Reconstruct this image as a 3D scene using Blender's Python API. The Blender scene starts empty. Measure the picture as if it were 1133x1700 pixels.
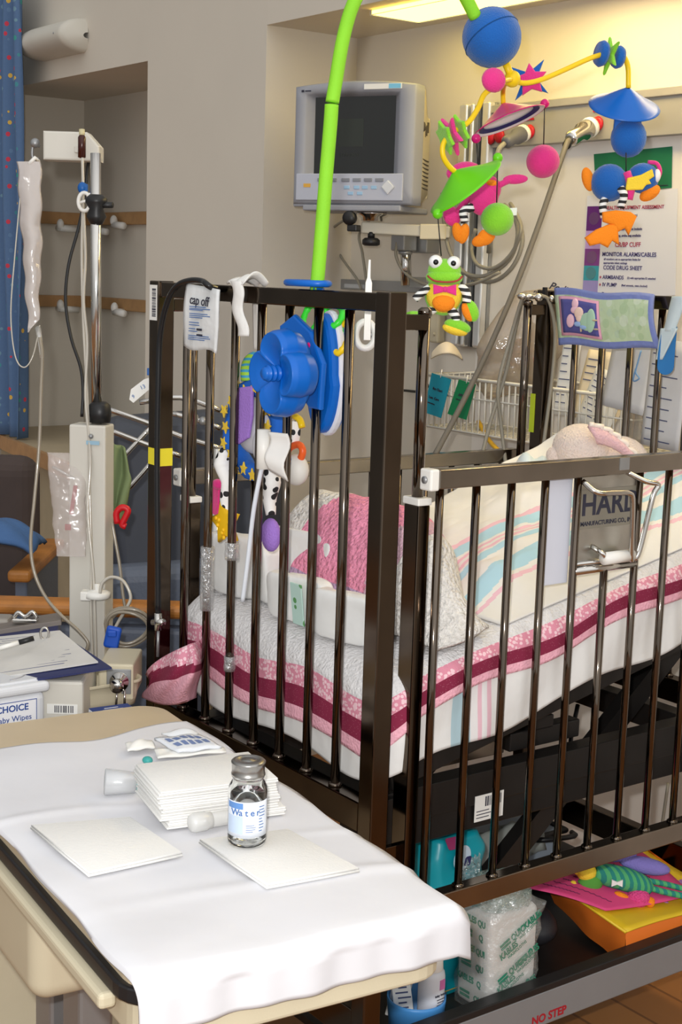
import bpy, bmesh, math, random
from mathutils import Vector, Matrix, noise
random.seed(7)
S = bpy.context.scene
COL = S.collection
PI = math.pi
V = Vector

# ------------------------------------------------------------------ camera
F_PX, IMG_W, IMG_H = 2397.79, 1133.0, 1700.0
CAM = V((1.7083, -1.3494, 1.5584))
FW = V((-0.79119552, 0.58895125, -0.16476064))
RI = V((0.59265417, 0.80485809, 0.03105625))
UP = V((-0.15089955, 0.07307451, 0.98584453))
cd = bpy.data.cameras.new('camera')
cam = bpy.data.objects.new('camera', cd)
COL.objects.link(cam)
cd.sensor_fit = 'AUTO'
cd.sensor_width = 36.0
cd.lens = F_PX / IMG_H * 36.0
cd.clip_start = 0.05
cam.matrix_world = Matrix(((RI.x, UP.x, -FW.x, CAM.x), (RI.y, UP.y, -FW.y, CAM.y), (RI.z, UP.z, -FW.z, CAM.z), (0, 0, 0, 1)))
S.camera = cam

# ------------------------------------------------------------------ world, light, exposure
S.view_settings.view_transform = 'Standard'
S.view_settings.look = 'None'
S.view_settings.gamma = 1
S.view_settings.exposure = 0.0
S.view_settings.use_curve_mapping = False
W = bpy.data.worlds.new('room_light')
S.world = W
W.use_nodes = True
nt = W.node_tree
bg = nt.nodes['Background']
tc = nt.nodes.new('ShaderNodeTexCoord')
sp = nt.nodes.new('ShaderNodeSeparateXYZ')
rp = nt.nodes.new('ShaderNodeValToRGB')
nt.links.new(tc.outputs['Generated'], sp.inputs[0])
mp = nt.nodes.new('ShaderNodeMapRange')
mp.inputs['From Min'].default_value = -1
mp.inputs['From Max'].default_value = 1
nt.links.new(sp.outputs['Z'], mp.inputs['Value'])
nt.links.new(mp.outputs[0], rp.inputs[0])
e = rp.color_ramp.elements
e[0].position = 0.0; e[0].color = (0.13, 0.125, 0.12, 1)
e[1].position = 1.0; e[1].color = (0.55, 0.55, 0.55, 1)
k = e.new(0.50); k.color = (0.30, 0.30, 0.295, 1)
k = e.new(0.72); k.color = (0.51, 0.51, 0.505, 1)
# world light raised towards +X to brighten the recess side wall; source unseen
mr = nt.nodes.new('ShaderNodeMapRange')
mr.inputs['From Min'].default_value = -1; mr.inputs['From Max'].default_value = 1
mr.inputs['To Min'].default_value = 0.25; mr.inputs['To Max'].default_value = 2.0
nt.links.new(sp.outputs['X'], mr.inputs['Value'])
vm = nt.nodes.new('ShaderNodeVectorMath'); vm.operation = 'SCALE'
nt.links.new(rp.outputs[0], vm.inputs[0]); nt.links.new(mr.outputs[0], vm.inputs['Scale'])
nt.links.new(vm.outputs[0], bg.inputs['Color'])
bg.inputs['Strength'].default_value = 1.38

def lamp(name, kind, loc, power, color=(1, 1, 1), **kw):
    d = bpy.data.lights.new(name, kind)
    d.energy = power
    d.color = color
    for a, b in kw.items(): setattr(d, a, b)
    o = bpy.data.objects.new(name, d)
    COL.objects.link(o)
    o.location = loc
    return o
# the flash of the camera that took the picture: above and left of its lens
fl = lamp('camera_flash', 'SPOT', CAM - RI * 0.045 + UP * 0.075, 125, (1.0, 0.985, 0.97), shadow_soft_size=0.018, spot_size=1.4, spot_blend=0.6)
fl.rotation_euler = FW.to_track_quat('-Z', 'Y').to_euler()

# ------------------------------------------------------------------ helpers: points
def ray(px, py): return FW + RI * ((px - IMG_W / 2) / F_PX) - UP * ((py - IMG_H / 2) / F_PX)
def PD(px, py, d): return CAM + ray(px, py) * d
def _on(px, py, i, c):
    r = ray(px, py)
    return CAM + r * ((c - CAM[i]) / r[i])
def PX(px, py, c): return _on(px, py, 0, c)
def PY(px, py, c): return _on(px, py, 1, c)
def PZ(px, py, c): return _on(px, py, 2, c)
# horizontal frame of a toy or panel that faces the photographer
HR = V((RI.x, RI.y, 0)).normalized()
HB = V((-FW.x, -FW.y, 0)).normalized()
ZZ = V((0, 0, 1))
def L(o, a, b, c): return o + HR * a + HB * b + ZZ * c
def frame(x, y, z): return Matrix((x, y, z)).transposed()

# ------------------------------------------------------------------ helpers: materials
MATS = {}
def mat(name, col, rough=0.5, metal=0.0, var=0.06, vscale=12.0, bump=0.0, bscale=60.0, spec=0.5, trans=0.0, ior=1.45, coat=0.0, alpha=1.0, emit=None, estr=0.0, sheen=0.0):
    if name in MATS: return MATS[name]
    m = bpy.data.materials.new(name)
    m.use_nodes = True
    n = m.node_tree
    b = n.nodes['Principled BSDF']
    b.inputs['Roughness'].default_value = rough
    b.inputs['Metallic'].default_value = metal
    b.inputs['Specular IOR Level'].default_value = spec
    b.inputs['Transmission Weight'].default_value = trans
    b.inputs['IOR'].default_value = ior
    b.inputs['Coat Weight'].default_value = coat
    b.inputs['Alpha'].default_value = alpha
    b.inputs['Sheen Weight'].default_value = sheen
    tcn = n.nodes.new('ShaderNodeTexCoord')
    if var > 0:
        nz = n.nodes.new('ShaderNodeTexNoise')
        nz.inputs['Scale'].default_value = vscale
        nz.inputs['Detail'].default_value = 3
        n.links.new(tcn.outputs['Object'], nz.inputs['Vector'])
        r = n.nodes.new('ShaderNodeValToRGB')
        r.color_ramp.elements[0].position = 0.3
        r.color_ramp.elements[1].position = 0.7
        r.color_ramp.elements[0].color = tuple(c * (1 - var) for c in col) + (1,)
        r.color_ramp.elements[1].color = tuple(min(1, c * (1 + var)) for c in col) + (1,)
        n.links.new(nz.outputs['Fac'], r.inputs[0])
        n.links.new(r.outputs[0], b.inputs['Base Color'])
    else:
        b.inputs['Base Color'].default_value = tuple(col) + (1,)
    if bump > 0:
        n2 = n.nodes.new('ShaderNodeTexNoise')
        n2.inputs['Scale'].default_value = bscale
        n2.inputs['Detail'].default_value = 2
        n.links.new(tcn.outputs['Object'], n2.inputs['Vector'])
        bp = n.nodes.new('ShaderNodeBump')
        bp.inputs['Strength'].default_value = bump
        bp.inputs['Distance'].default_value = 0.01
        n.links.new(n2.outputs['Fac'], bp.inputs['Height'])
        n.links.new(bp.outputs[0], b.inputs['Normal'])
    if emit:
        b.inputs['Emission Color'].default_value = tuple(emit) + (1,)
        b.inputs['Emission Strength'].default_value = estr
    MATS[name] = m
    return m
def srgb(r, g, b):
    f = lambda c: (c / 255 / 12.92) if c / 255 <= 0.04045 else ((c / 255 + 0.055) / 1.055) ** 2.4
    return (f(r), f(g), f(b))
def pattern(name, kind, cols, scale, rough=0.7, thr=0.5, axis=0, bands=None, bump=0.0, bscale=80, rot=None):
    """two- or more-colour surface patterns: spots, zebra, bands across an axis, coloured dots, planks"""
    if name in MATS: return MATS[name]
    m = bpy.data.materials.new(name)
    m.use_nodes = True
    n = m.node_tree
    b = n.nodes['Principled BSDF']
    b.inputs['Roughness'].default_value = rough
    tcn = n.nodes.new('ShaderNodeTexCoord')
    src = tcn.outputs['Object']
    if rot:
        mpn = n.nodes.new('ShaderNodeMapping')
        mpn.inputs['Rotation'].default_value = rot
        n.links.new(src, mpn.inputs['Vector'])
        src = mpn.outputs[0]
    r = n.nodes.new('ShaderNodeValToRGB')
    r.color_ramp.interpolation = 'CONSTANT'
    el = r.color_ramp.elements
    c4 = lambda c: tuple(c) + (1,)
    if kind == 'spots':
        t = n.nodes.new('ShaderNodeTexVoronoi')
        t.inputs['Scale'].default_value = scale
        n.links.new(src, t.inputs['Vector'])
        n.links.new(t.outputs['Distance'], r.inputs[0])
        el[0].color = c4(cols[0]); el[1].position = thr; el[1].color = c4(cols[1])
    elif kind == 'zebra':
        t = n.nodes.new('ShaderNodeTexWave')
        t.inputs['Scale'].default_value = scale
        t.inputs['Distortion'].default_value = 3.5
        t.inputs['Detail'].default_value = 1
        t.bands_direction = 'Z'
        n.links.new(src, t.inputs['Vector'])
        n.links.new(t.outputs['Fac'], r.inputs[0])
        el[0].color = c4(cols[0]); el[1].position = thr; el[1].color = c4(cols[1])
    elif kind == 'bands':
        s = n.nodes.new('ShaderNodeSeparateXYZ')
        n.links.new(src, s.inputs[0])
        mm = n.nodes.new('ShaderNodeMath'); mm.operation = 'MULTIPLY'; mm.inputs[1].default_value = scale
        n.links.new(s.outputs[axis], mm.inputs[0])
        fr = n.nodes.new('ShaderNodeMath'); fr.operation = 'FRACT'
        n.links.new(mm.outputs[0], fr.inputs[0])
        n.links.new(fr.outputs[0], r.inputs[0])
        for i, (p, c) in enumerate(bands):
            x = el[i] if i < 2 else el.new(p)
            x.position = p; x.color = c4(c)
    elif kind == 'dots':
        t = n.nodes.new('ShaderNodeTexVoronoi')
        t.inputs['Scale'].default_value = scale
        t.inputs['Randomness'].default_value = 0.6
        n.links.new(src, t.inputs['Vector'])
        sc = n.nodes.new('ShaderNodeSeparateColor')
        n.links.new(t.outputs['Color'], sc.inputs[0])
        n.links.new(sc.outputs[0], r.inputs[0])
        for i, c in enumerate(cols[1:]):
            x = el[i] if i < 2 else el.new(i / (len(cols) - 1))
            x.position = i / (len(cols) - 1); x.color = c4(c)
        lt = n.nodes.new('ShaderNodeMath'); lt.operation = 'LESS_THAN'; lt.inputs[1].default_value = thr
        n.links.new(t.outputs['Distance'], lt.inputs[0])
        mx = n.nodes.new('ShaderNodeMix'); mx.data_type = 'RGBA'
        mx.inputs[6].default_value = c4(cols[0])
        n.links.new(lt.outputs[0], mx.inputs[0])
        n.links.new(r.outputs[0], mx.inputs[7])
        n.links.new(mx.outputs[2], b.inputs['Base Color'])
    if kind != 'dots': n.links.new(r.outputs[0], b.inputs['Base Color'])
    if bump > 0:
        n2 = n.nodes.new('ShaderNodeTexNoise'); n2.inputs['Scale'].default_value = bscale
        n.links.new(tcn.outputs['Object'], n2.inputs['Vector'])
        bp = n.nodes.new('ShaderNodeBump'); bp.inputs['Strength'].default_value = bump; bp.inputs['Distance'].default_value = 0.01
        n.links.new(n2.outputs['Fac'], bp.inputs['Height']); n.links.new(bp.outputs[0], b.inputs['Normal'])
    MATS[name] = m
    return m
def film(name, tint=(0.9, 0.9, 0.9), opac=0.25, gloss=0.25, rough=0.12, bump=0.6, bscale=25):
    """thin clear plastic film or glass: mostly see-through, some sheen, a little haze"""
    if name in MATS: return MATS[name]
    m = bpy.data.materials.new(name)
    m.use_nodes = True
    n = m.node_tree
    out = n.nodes['Material Output']
    n.nodes.remove(n.nodes['Principled BSDF'])
    t = n.nodes.new('ShaderNodeBsdfTransparent')
    d = n.nodes.new('ShaderNodeBsdfDiffuse'); d.inputs['Color'].default_value = tuple(tint) + (1,)
    g = n.nodes.new('ShaderNodeBsdfGlossy'); g.inputs['Roughness'].default_value = rough
    m1 = n.nodes.new('ShaderNodeMixShader'); m1.inputs[0].default_value = opac
    m2 = n.nodes.new('ShaderNodeMixShader'); m2.inputs[0].default_value = gloss
    n.links.new(t.outputs[0], m1.inputs[1]); n.links.new(d.outputs[0], m1.inputs[2])
    n.links.new(m1.outputs[0], m2.inputs[1]); n.links.new(g.outputs[0], m2.inputs[2])
    n.links.new(m2.outputs[0], out.inputs['Surface'])
    tcn = n.nodes.new('ShaderNodeTexCoord')
    nz = n.nodes.new('ShaderNodeTexNoise'); nz.inputs['Scale'].default_value = bscale; nz.inputs['Detail'].default_value = 3
    n.links.new(tcn.outputs['Object'], nz.inputs['Vector'])
    bp = n.nodes.new('ShaderNodeBump'); bp.inputs['Strength'].default_value = bump; bp.inputs['Distance'].default_value = 0.02
    n.links.new(nz.outputs['Fac'], bp.inputs['Height'])
    n.links.new(bp.outputs[0], g.inputs['Normal'])
    MATS[name] = m
    return m

# ------------------------------------------------------------------ helpers: meshes
class MB:
    """collects shapes in world coordinates; obj() links them as ONE mesh object"""
    def __init__(s): s.v = []; s.f = []; s.mi = []; s.sm = []
    def add(s, vs, fs, mi=0, smooth=True):
        o = len(s.v)
        s.v += [V(p) for p in vs]
        s.f += [tuple(i + o for i in f) for f in fs]
        s.mi += [mi] * len(fs); s.sm += [smooth] * len(fs)
        return s
    def bm(s, b, mi=0, smooth=False):
        b.verts.index_update()
        s.add([v.co.copy() for v in b.verts], [[v.index for v in f.verts] for f in b.faces], mi, smooth)
        b.free()
        return s
    def box(s, c, size, R=None, bev=0.0, seg=2, mi=0, smooth=False):
        b = bmesh.new()
        bmesh.ops.create_cube(b, size=1)
        for v in b.verts: v.co = V((v.co.x * size[0], v.co.y * size[1], v.co.z * size[2]))
        if bev > 0: bmesh.ops.bevel(b, geom=list(b.edges), offset=bev, segments=seg, affect='EDGES', profile=0.5)
        for v in b.verts: v.co = (R @ v.co if R else v.co) + V(c)
        return s.bm(b, mi, smooth)
    def span(s, a, b, bev=0.0, mi=0, seg=2):
        a, b = V(a), V(b)
        return s.box((a + b) / 2, (abs(b.x - a.x), abs(b.y - a.y), abs(b.z - a.z)), None, bev, seg, mi)
    def beam(s, a, b, w, h, bev=0.0, up=ZZ, mi=0):
        a, b = V(a), V(b)
        x = (b - a).normalized(); y = up.cross(x).normalized(); z = x.cross(y)
        return s.box((a + b) / 2, ((b - a).length, w, h), frame(x, y, z), bev, 2, mi)
    def tube(s, pts, r, n=10, smooth=0, closed=False, mi=0, caps=True):
        pts = [V(p) for p in pts]
        if smooth: pts = spline(pts, smooth, closed)
        m = len(pts)
        rr = r if isinstance(r, (list, tuple)) else None
        ref = None
        vs, fs = [], []
        for i, p in enumerate(pts):
            a = pts[i - 1] if (i > 0 or closed) else p
            b = pts[(i + 1) % m] if (i < m - 1 or closed) else p
            t = (b - a)
            t = t.normalized() if t.length > 1e-9 else ZZ.copy()
            if ref is None:
                ref = t.orthogonal().normalized()
            ref = (ref - t * ref.dot(t))
            ref = ref.normalized() if ref.length > 1e-6 else t.orthogonal().normalized()
            q = t.cross(ref)
            if rr: x = i / max(1, m - 1) * (len(rr) - 1); j = min(int(x), len(rr) - 2); rad = rr[j] + (rr[j + 1] - rr[j]) * (x - j)
            else: rad = r
            for k in range(n):
                a_ = 2 * PI * k / n
                vs.append(p + (ref * math.cos(a_) + q * math.sin(a_)) * rad)
        for i in range(m if closed else m - 1):
            j = (i + 1) % m
            for k in range(n):
                fs.append((i * n + k, i * n + (k + 1) % n, j * n + (k + 1) % n, j * n + k))
        if caps and not closed:
            fs.append(tuple(range(n - 1, -1, -1))); fs.append(tuple((m - 1) * n + k for k in range(n)))
        return s.add(vs, fs, mi, True)
    def lathe(s, prof, base, axis=ZZ, n=24, mi=0, cap=True):
        axis = V(axis).normalized(); u = axis.orthogonal().normalized(); w = axis.cross(u)
        base = V(base)
        vs, fs = [], []
        for r, z in prof:
            for k in range(n):
                a = 2 * PI * k / n
                vs.append(base + axis * z + (u * math.cos(a) + w * math.sin(a)) * max(r, 1e-5))
        for i in range(len(prof) - 1):
            for k in range(n):
                fs.append((i * n + k, i * n + (k + 1) % n, (i + 1) * n + (k + 1) % n, (i + 1) * n + k))
        if cap and prof[0][0] > 2e-5: fs.append(tuple(range(n - 1, -1, -1)))
        if cap and prof[-1][0] > 2e-5: fs.append(tuple((len(prof) - 1) * n + k for k in range(n)))
        return s.add(vs, fs, mi, True)
    def ell(s, c, rad, R=None, n=20, mi=0):
        c = V(c)
        if not isinstance(rad, (list, tuple)): rad = (rad, rad, rad)
        m = n // 2
        vs, fs = [], []
        for i in range(m + 1):
            th = PI * i / m
            for k in range(n):
                a = 2 * PI * k / n
                p = V((rad[0] * math.sin(th) * math.cos(a), rad[1] * math.sin(th) * math.sin(a), rad[2] * math.cos(th)))
                vs.append(c + (R @ p if R else p))
        for i in range(m):
            for k in range(n):
                fs.append((i * n + k, (i + 1) * n + k, (i + 1) * n + (k + 1) % n, i * n + (k + 1) % n))
        return s.add(vs, fs, mi, True)
    def puff(s, c, size, R=None, e=0.35, n=36, mi=0, noise_=0.0, ns=20):
        """pillow: superellipsoid with rounded edges"""
        c = V(c); m = n // 2
        P = lambda x, k: math.copysign(abs(x) ** k, x)
        vs, fs = [], []
        for i in range(m + 1):
            th = PI * i / m
            for k in range(n):
                a = 2 * PI * k / n
                p = V((P(math.sin(th), e) * P(math.cos(a), e) * size[0] / 2, P(math.sin(th), e) * P(math.sin(a), e) * size[1] / 2, P(math.cos(th), e) * size[2] / 2))
                if noise_: p += p.normalized() * noise_ * fb(p + c * 3, ns)
                vs.append(c + (R @ p if R else p))
        for i in range(m):
            for k in range(n):
                fs.append((i * n + k, (i + 1) * n + k, (i + 1) * n + (k + 1) % n, i * n + (k + 1) % n))
        return s.add(vs, fs, mi, True)
    def prism(s, poly, o, U, Vv, th, bev=0.0, mi=0, seg=2, smooth=False):
        """outline poly (2D) in the plane o,U,Vv, extruded th along U x Vv"""
        o, U, Vv = V(o), V(U).normalized(), V(Vv).normalized()
        N = U.cross(Vv)
        b = bmesh.new()
        vs = [b.verts.new((p[0], p[1], 0)) for p in poly]
        f = b.faces.new(vs)
        r = bmesh.ops.extrude_face_region(b, geom=[f])
        for g in r['geom']:
            if isinstance(g, bmesh.types.BMVert): g.co.z += th
        bmesh.ops.recalc_face_normals(b, faces=b.faces)
        if bev > 0:
            ed = [e for e in b.edges if abs(e.verts[0].co.z - e.verts[1].co.z) < 1e-7]
            bmesh.ops.bevel(b, geom=ed, offset=bev, segments=seg, affect='EDGES', profile=0.5)
        for v in b.verts: v.co = o + U * v.co.x + Vv * v.co.y + N * v.co.z
        return s.bm(b, mi, smooth)
    def grid(s, fn, nu, nv, mi=0, th=0.0, cu=False, mif=None):
        """surface fn(u,v), u,v in 0..1; th gives it thickness; cu closes it in u"""
        vs = [V(fn(i / nu, j / nv)) for i in range(nu if cu else nu + 1) for j in range(nv + 1)]
        fs, ms = [], []
        for i in range(nu):
            for j in range(nv):
                a = i * (nv + 1) + j; c = ((i + 1) % nu if cu else i + 1) * (nv + 1) + j
                fs.append((a, c, c + 1, a + 1)); ms.append(mif((i + .5) / nu, (j + .5) / nv) if mif else mi)
        if th:
            cols = nu if cu else nu + 1
            W1 = nv + 1
            nn = []
            last = ZZ.copy()
            for i in range(cols):
                for j in range(W1):
                    i0, i1 = (i - 1, (i + 1) % cols) if cu else (max(i - 1, 0), min(i + 1, nu))
                    j0, j1 = max(j - 1, 0), min(j + 1, nv)
                    du = vs[i1 * W1 + j] - vs[i0 * W1 + j]; dv = vs[i * W1 + j1] - vs[i * W1 + j0]
                    q = du.cross(dv)
                    if q.length > 1e-12: last = q.normalized()
                    nn.append(last)
            o = len(s.v); N = len(vs)
            s.v += [p + q * (th / 2) for p, q in zip(vs, nn)] + [p - q * (th / 2) for p, q in zip(vs, nn)]
            F = list(fs) + [tuple(N + i for i in reversed(f)) for f in fs]
            M_ = ms + ms
            def rim(a, c, k): F.append((a, N + a, N + c, c)); M_.append(k)
            for i in range(nu):
                a = i * W1; c = ((i + 1) % cols) * W1
                rim(c, a, ms[i * nv]); rim(a + nv, c + nv, ms[i * nv + nv - 1])
            if not cu:
                for j in range(nv):
                    rim(j, j + 1, ms[j]); rim(nu * W1 + j + 1, nu * W1 + j, ms[(nu - 1) * nv + j])
            s.f += [tuple(i + o for i in f) for f in F]; s.mi += M_; s.sm += [True] * len(F)
        else:
            o = len(s.v); s.v += vs
            s.f += [tuple(i + o for i in f) for f in fs]; s.mi += ms; s.sm += [True] * len(fs)
        return s
    def text(s, txt, o, U, Vv, size, mi=0, ext=0.0004, ax='CENTER', ay='CENTER', bold=0.0, shear=0.0, xs=1.0):
        o, U, Vv = V(o), V(U).normalized(), V(Vv).normalized()
        N = U.cross(Vv)
        c = bpy.data.curves.new('lettering', 'FONT')
        c.body = txt; c.size = size; c.align_x = ax; c.align_y = ay; c.extrude = ext; c.offset = bold * size; c.shear = shear
        c.resolution_u = 3
        t = bpy.data.objects.new('lettering', c)
        COL.objects.link(t)
        dg = bpy.context.evaluated_depsgraph_get()
        me = bpy.data.meshes.new_from_object(t.evaluated_get(dg))
        vs = [o + U * (v.co.x * xs) + Vv * v.co.y + N * v.co.z for v in me.vertices]
        fs = [tuple(p.vertices) for p in me.polygons]
        s.add(vs, fs, mi, False)
        bpy.data.objects.remove(t); bpy.data.curves.remove(c); bpy.data.meshes.remove(me)
        return s

def spline(pts, k, closed=False):
    n = len(pts)
    if n < 3 and not closed: return pts
    out = []
    rng = range(n if closed else n - 1)
    for i in rng:
        p1, p2 = pts[i], pts[(i + 1) % n]
        p0 = pts[i - 1] if (i > 0 or closed) else p1 * 2 - p2
        p3 = pts[(i + 2) % n] if (i + 2 < n or closed) else p2 * 2 - p1
        for j in range(k):
            t = j / k
            out.append(0.5 * (p1 * 2 + (p2 - p0) * t + (p0 * 2 - p1 * 5 + p2 * 4 - p3) * t * t + (p1 * 3 - p0 - p2 * 3 + p3) * t ** 3))
    if not closed: out.append(pts[-1].copy())
    return out
def star(n, R, r, a0=PI / 2):
    return [((R if i % 2 == 0 else r) * math.cos(a0 + PI * i / n), (R if i % 2 == 0 else r) * math.sin(a0 + PI * i / n)) for i in range(2 * n)]
def rrect(w, h, r, k=5):
    out = []
    for cx, cy, a in ((w / 2 - r, h / 2 - r, 0), (-w / 2 + r, h / 2 - r, PI / 2), (-w / 2 + r, -h / 2 + r, PI), (w / 2 - r, -h / 2 + r, 1.5 * PI)):
        for i in range(k + 1):
            t = a + PI / 2 * i / k
            out.append((cx + r * math.cos(t), cy + r * math.sin(t)))
    return out
def oval(a, b, n=28): return [(a * math.cos(2 * PI * i / n), b * math.sin(2 * PI * i / n)) for i in range(n)]
def fb(p, sc): return noise.noise(V(p) * sc)

# ------------------------------------------------------------------ helpers: objects
ABS = {}
def thing(name, label, cat, loc, group=None, rotz=0.0):
    o = bpy.data.objects.new(name, None)
    COL.objects.link(o)
    o.empty_display_size = 0.05
    o.location = loc
    o['label'] = label; o['category'] = cat
    if group: o['group'] = group
    ABS[o.name] = V(loc)
    return o
def obj(name, mb, m, parent=None, label=None, cat=None, group=None, kind=None):
    if parent: base = ABS[parent.name]
    else:
        lo = [min(v[i] for v in mb.v) for i in range(3)]; hi = [max(v[i] for v in mb.v) for i in range(3)]
        base = V(((lo[0] + hi[0]) / 2, (lo[1] + hi[1]) / 2, lo[2]))
    me = bpy.data.meshes.new(name)
    me.from_pydata([tuple(v - base) for v in mb.v], [], mb.f)
    ms = m if isinstance(m, (list, tuple)) else [m]
    for x in ms: me.materials.append(x)
    for p, i, q in zip(me.polygons, mb.mi, mb.sm):
        p.material_index = min(i, len(ms) - 1); p.use_smooth = q
    me.validate(); me.update()
    b = bmesh.new(); b.from_mesh(me); bmesh.ops.recalc_face_normals(b, faces=b.faces); b.to_mesh(me); b.free()
    o = bpy.data.objects.new(name, me)
    COL.objects.link(o)
    if parent: o.parent = parent
    else: o.location = base
    ABS[o.name] = base
    if label: o['label'] = label
    if cat: o['category'] = cat
    if group: o['group'] = group
    if kind: o['kind'] = kind
    return o
def dup(root, loc, label=None, rot=None):
    """a copy of a thing with copies of its parts and their sub-parts"""
    r = root.copy(); COL.objects.link(r); r.location = loc
    if rot is not None: r.rotation_euler = rot
    if label: r['label'] = label
    for ch in list(root.children):
        c = ch.copy(); COL.objects.link(c); c.parent = r
        for g in list(ch.children):
            d = g.copy(); COL.objects.link(d); d.parent = c
    return r

# ------------------------------------------------------------------ shared materials
WALL = mat('wall_paint', srgb(212, 204, 190), 0.75, var=0.02, vscale=3, bump=0.03, bscale=250)
WALLY = WALL
CHROME = mat('chrome', (0.62, 0.60, 0.57), 0.14, 1.0, var=0.05)
DCHROME = mat('darkened_chrome', (0.115, 0.088, 0.066), 0.13, 1.0, var=0.18, vscale=7)  # dark-room reflections of polished chrome put into a dark brown base colour
MCHROME = mat('mid_chrome', (0.30, 0.265, 0.225), 0.2, 1.0, var=0.15, vscale=9)  # base tone between the bright chrome and the darkest crib chrome
BLACKM = mat('black_steel', (0.018, 0.016, 0.015), 0.35, 0.3, var=0.2)
STEEL = mat('grey_steel', (0.33, 0.335, 0.34), 0.4, 0.6, var=0.05)
WHITE = mat('white_plastic', srgb(232, 230, 224), 0.4, var=0.02)
BLACK = mat('black_rubber', (0.012, 0.012, 0.013), 0.4, var=0.1)
BEIGE = mat('beige_plastic', srgb(205, 195, 168), 0.45, var=0.02, bump=0.02, bscale=300)
PAPER = mat('white_paper', srgb(232, 231, 226), 0.8, var=0.02)
INK = mat('dark_ink', (0.03, 0.03, 0.05), 0.8, var=0)
BLUEINK = mat('blue_ink', srgb(70, 110, 170), 0.8, var=0)
OAK = mat('oak_wood', srgb(170, 112, 52), 0.45, var=0.2, vscale=18, bump=0.05)
TBLUE = mat('toy_blue', srgb(8, 98, 192), 0.35, var=0.03)
FBLUE = mat('felt_blue', srgb(14, 94, 178), 0.9, var=0.06, bump=0.3, bscale=400, sheen=0.3)
LIME = mat('lime_foam', srgb(140, 215, 45), 0.7, var=0.06, bump=0.15, bscale=500)
LIMEF = mat('lime_felt', srgb(135, 210, 45), 0.9, var=0.06, bump=0.3, bscale=400, sheen=0.3)
LIMEP = mat('lime_plastic', srgb(105, 205, 20), 0.35, var=0.03)
YEL = mat('toy_yellow', srgb(245, 205, 20), 0.4, var=0.03)
YELF = mat('yellow_felt', srgb(245, 210, 60), 0.9, var=0.05, bump=0.3, bscale=400)
PINKF = mat('pink_felt', srgb(226, 50, 135), 0.9, var=0.05, bump=0.3, bscale=400, sheen=0.3)
PINKP = mat('magenta_plastic', srgb(205, 20, 115), 0.3, var=0.02)
ORNF = mat('orange_felt', srgb(248, 140, 25), 0.9, var=0.05, bump=0.3, bscale=400)
ZEBRA = pattern('zebra_cloth', 'zebra', [(0.012, 0.012, 0.014), (0.85, 0.85, 0.83)], 26, thr=0.5)
SPOT = pattern('dalmatian_cloth', 'spots', [(0.012, 0.012, 0.014), (0.88, 0.87, 0.85)], 60, thr=0.36)
CABLE = mat('grey_cable', srgb(140, 135, 122), 0.5, var=0.04)
CLEARTUBE = film('clear_tubing', (0.75, 0.73, 0.68), 0.42, 0.3, 0.1, 0.2)

# ================================================================== THE ROOM
FLOORM = mat('floor_wood', srgb(150, 92, 48), 0.4, var=0.18, vscale=6)
def floor_mat():
    n = FLOORM.node_tree; b = n.nodes['Principled BSDF']
    t = n.nodes.new('ShaderNodeTexBrick'); t.inputs['Scale'].default_value = 1.0
    t.inputs['Color1'].default_value = srgb(168, 114, 62) + (1,); t.inputs['Color2'].default_value = srgb(156, 102, 54) + (1,)
    t.inputs['Mortar'].default_value = srgb(122, 78, 42) + (1,)
    t.inputs['Mortar Size'].default_value = 0.004; t.inputs['Brick Width'].default_value = 0.9; t.inputs['Row Height'].default_value = 0.12
    tcn = n.nodes.new('ShaderNodeTexCoord'); n.links.new(tcn.outputs['Object'], t.inputs['Vector'])
    n.links.new(t.outputs['Color'], b.inputs['Base Color'])
floor_mat()
HY, FY = 1.38, 1.05            # bed-head wall, front wall plane
CZ = 2.255                     # ceiling of the bed recess and of the alcove
RX, AX, LX = -1.95, -2.66, -3.93
obj('floor', MB().span((-6, -3.5, -0.05), (4, 1.5, 0)), FLOORM, kind='structure')
obj('wall_back', MB().span((RX, HY, 0), (3.0, HY + 0.12, CZ + 0.05)), WALL, kind='structure')
obj('wall_left', MB().span((AX, FY, 0), (RX, HY + 0.12, 2.9)), WALL, kind='structure')
obj('wall_alcove', MB().span((LX, 1.45, 0), (AX, 1.57, CZ - 0.035)), WALL, kind='structure')
obj('wall_far_left', MB().span((-6, FY, 0), (LX, 1.57, CZ - 0.035)), WALL, kind='structure')
obj('wall_alcove_lintel', MB().span((-6, FY, CZ - 0.035), (AX, 1.57, 2.9)), WALL, kind='structure')
obj('wall_recess_lintel', MB().span((RX, FY, CZ), (3.0, FY + 0.06, 2.9)), WALL, kind='structure')
obj('ceiling', MB().span((RX, FY + 0.06, CZ), (3.0, HY + 0.12, CZ + 0.06)), WALL, kind='structure')
# wooden bumper rails on the alcove walls
RAILM = mat('rail_wood', srgb(176, 136, 92), 0.5, var=0.12, vscale=20)
for i, (z0, z1) in enumerate(((1.712, 1.762), (1.372, 1.42))):
    m = MB().span((LX + 0.001, 1.428, z0), (AX - 0.001, 1.449, z1), 0.004)
    m.span((LX + 0.001, FY + 0.02, z0), (LX + 0.022, 1.428, z1), 0.004)
    obj('trim_%d' % (i + 1), m, RAILM, kind='structure')
# seam between the wall panels of the bed head
SEAM = mat('panel_seam', srgb(150, 142, 128), 0.6, var=0)
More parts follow.
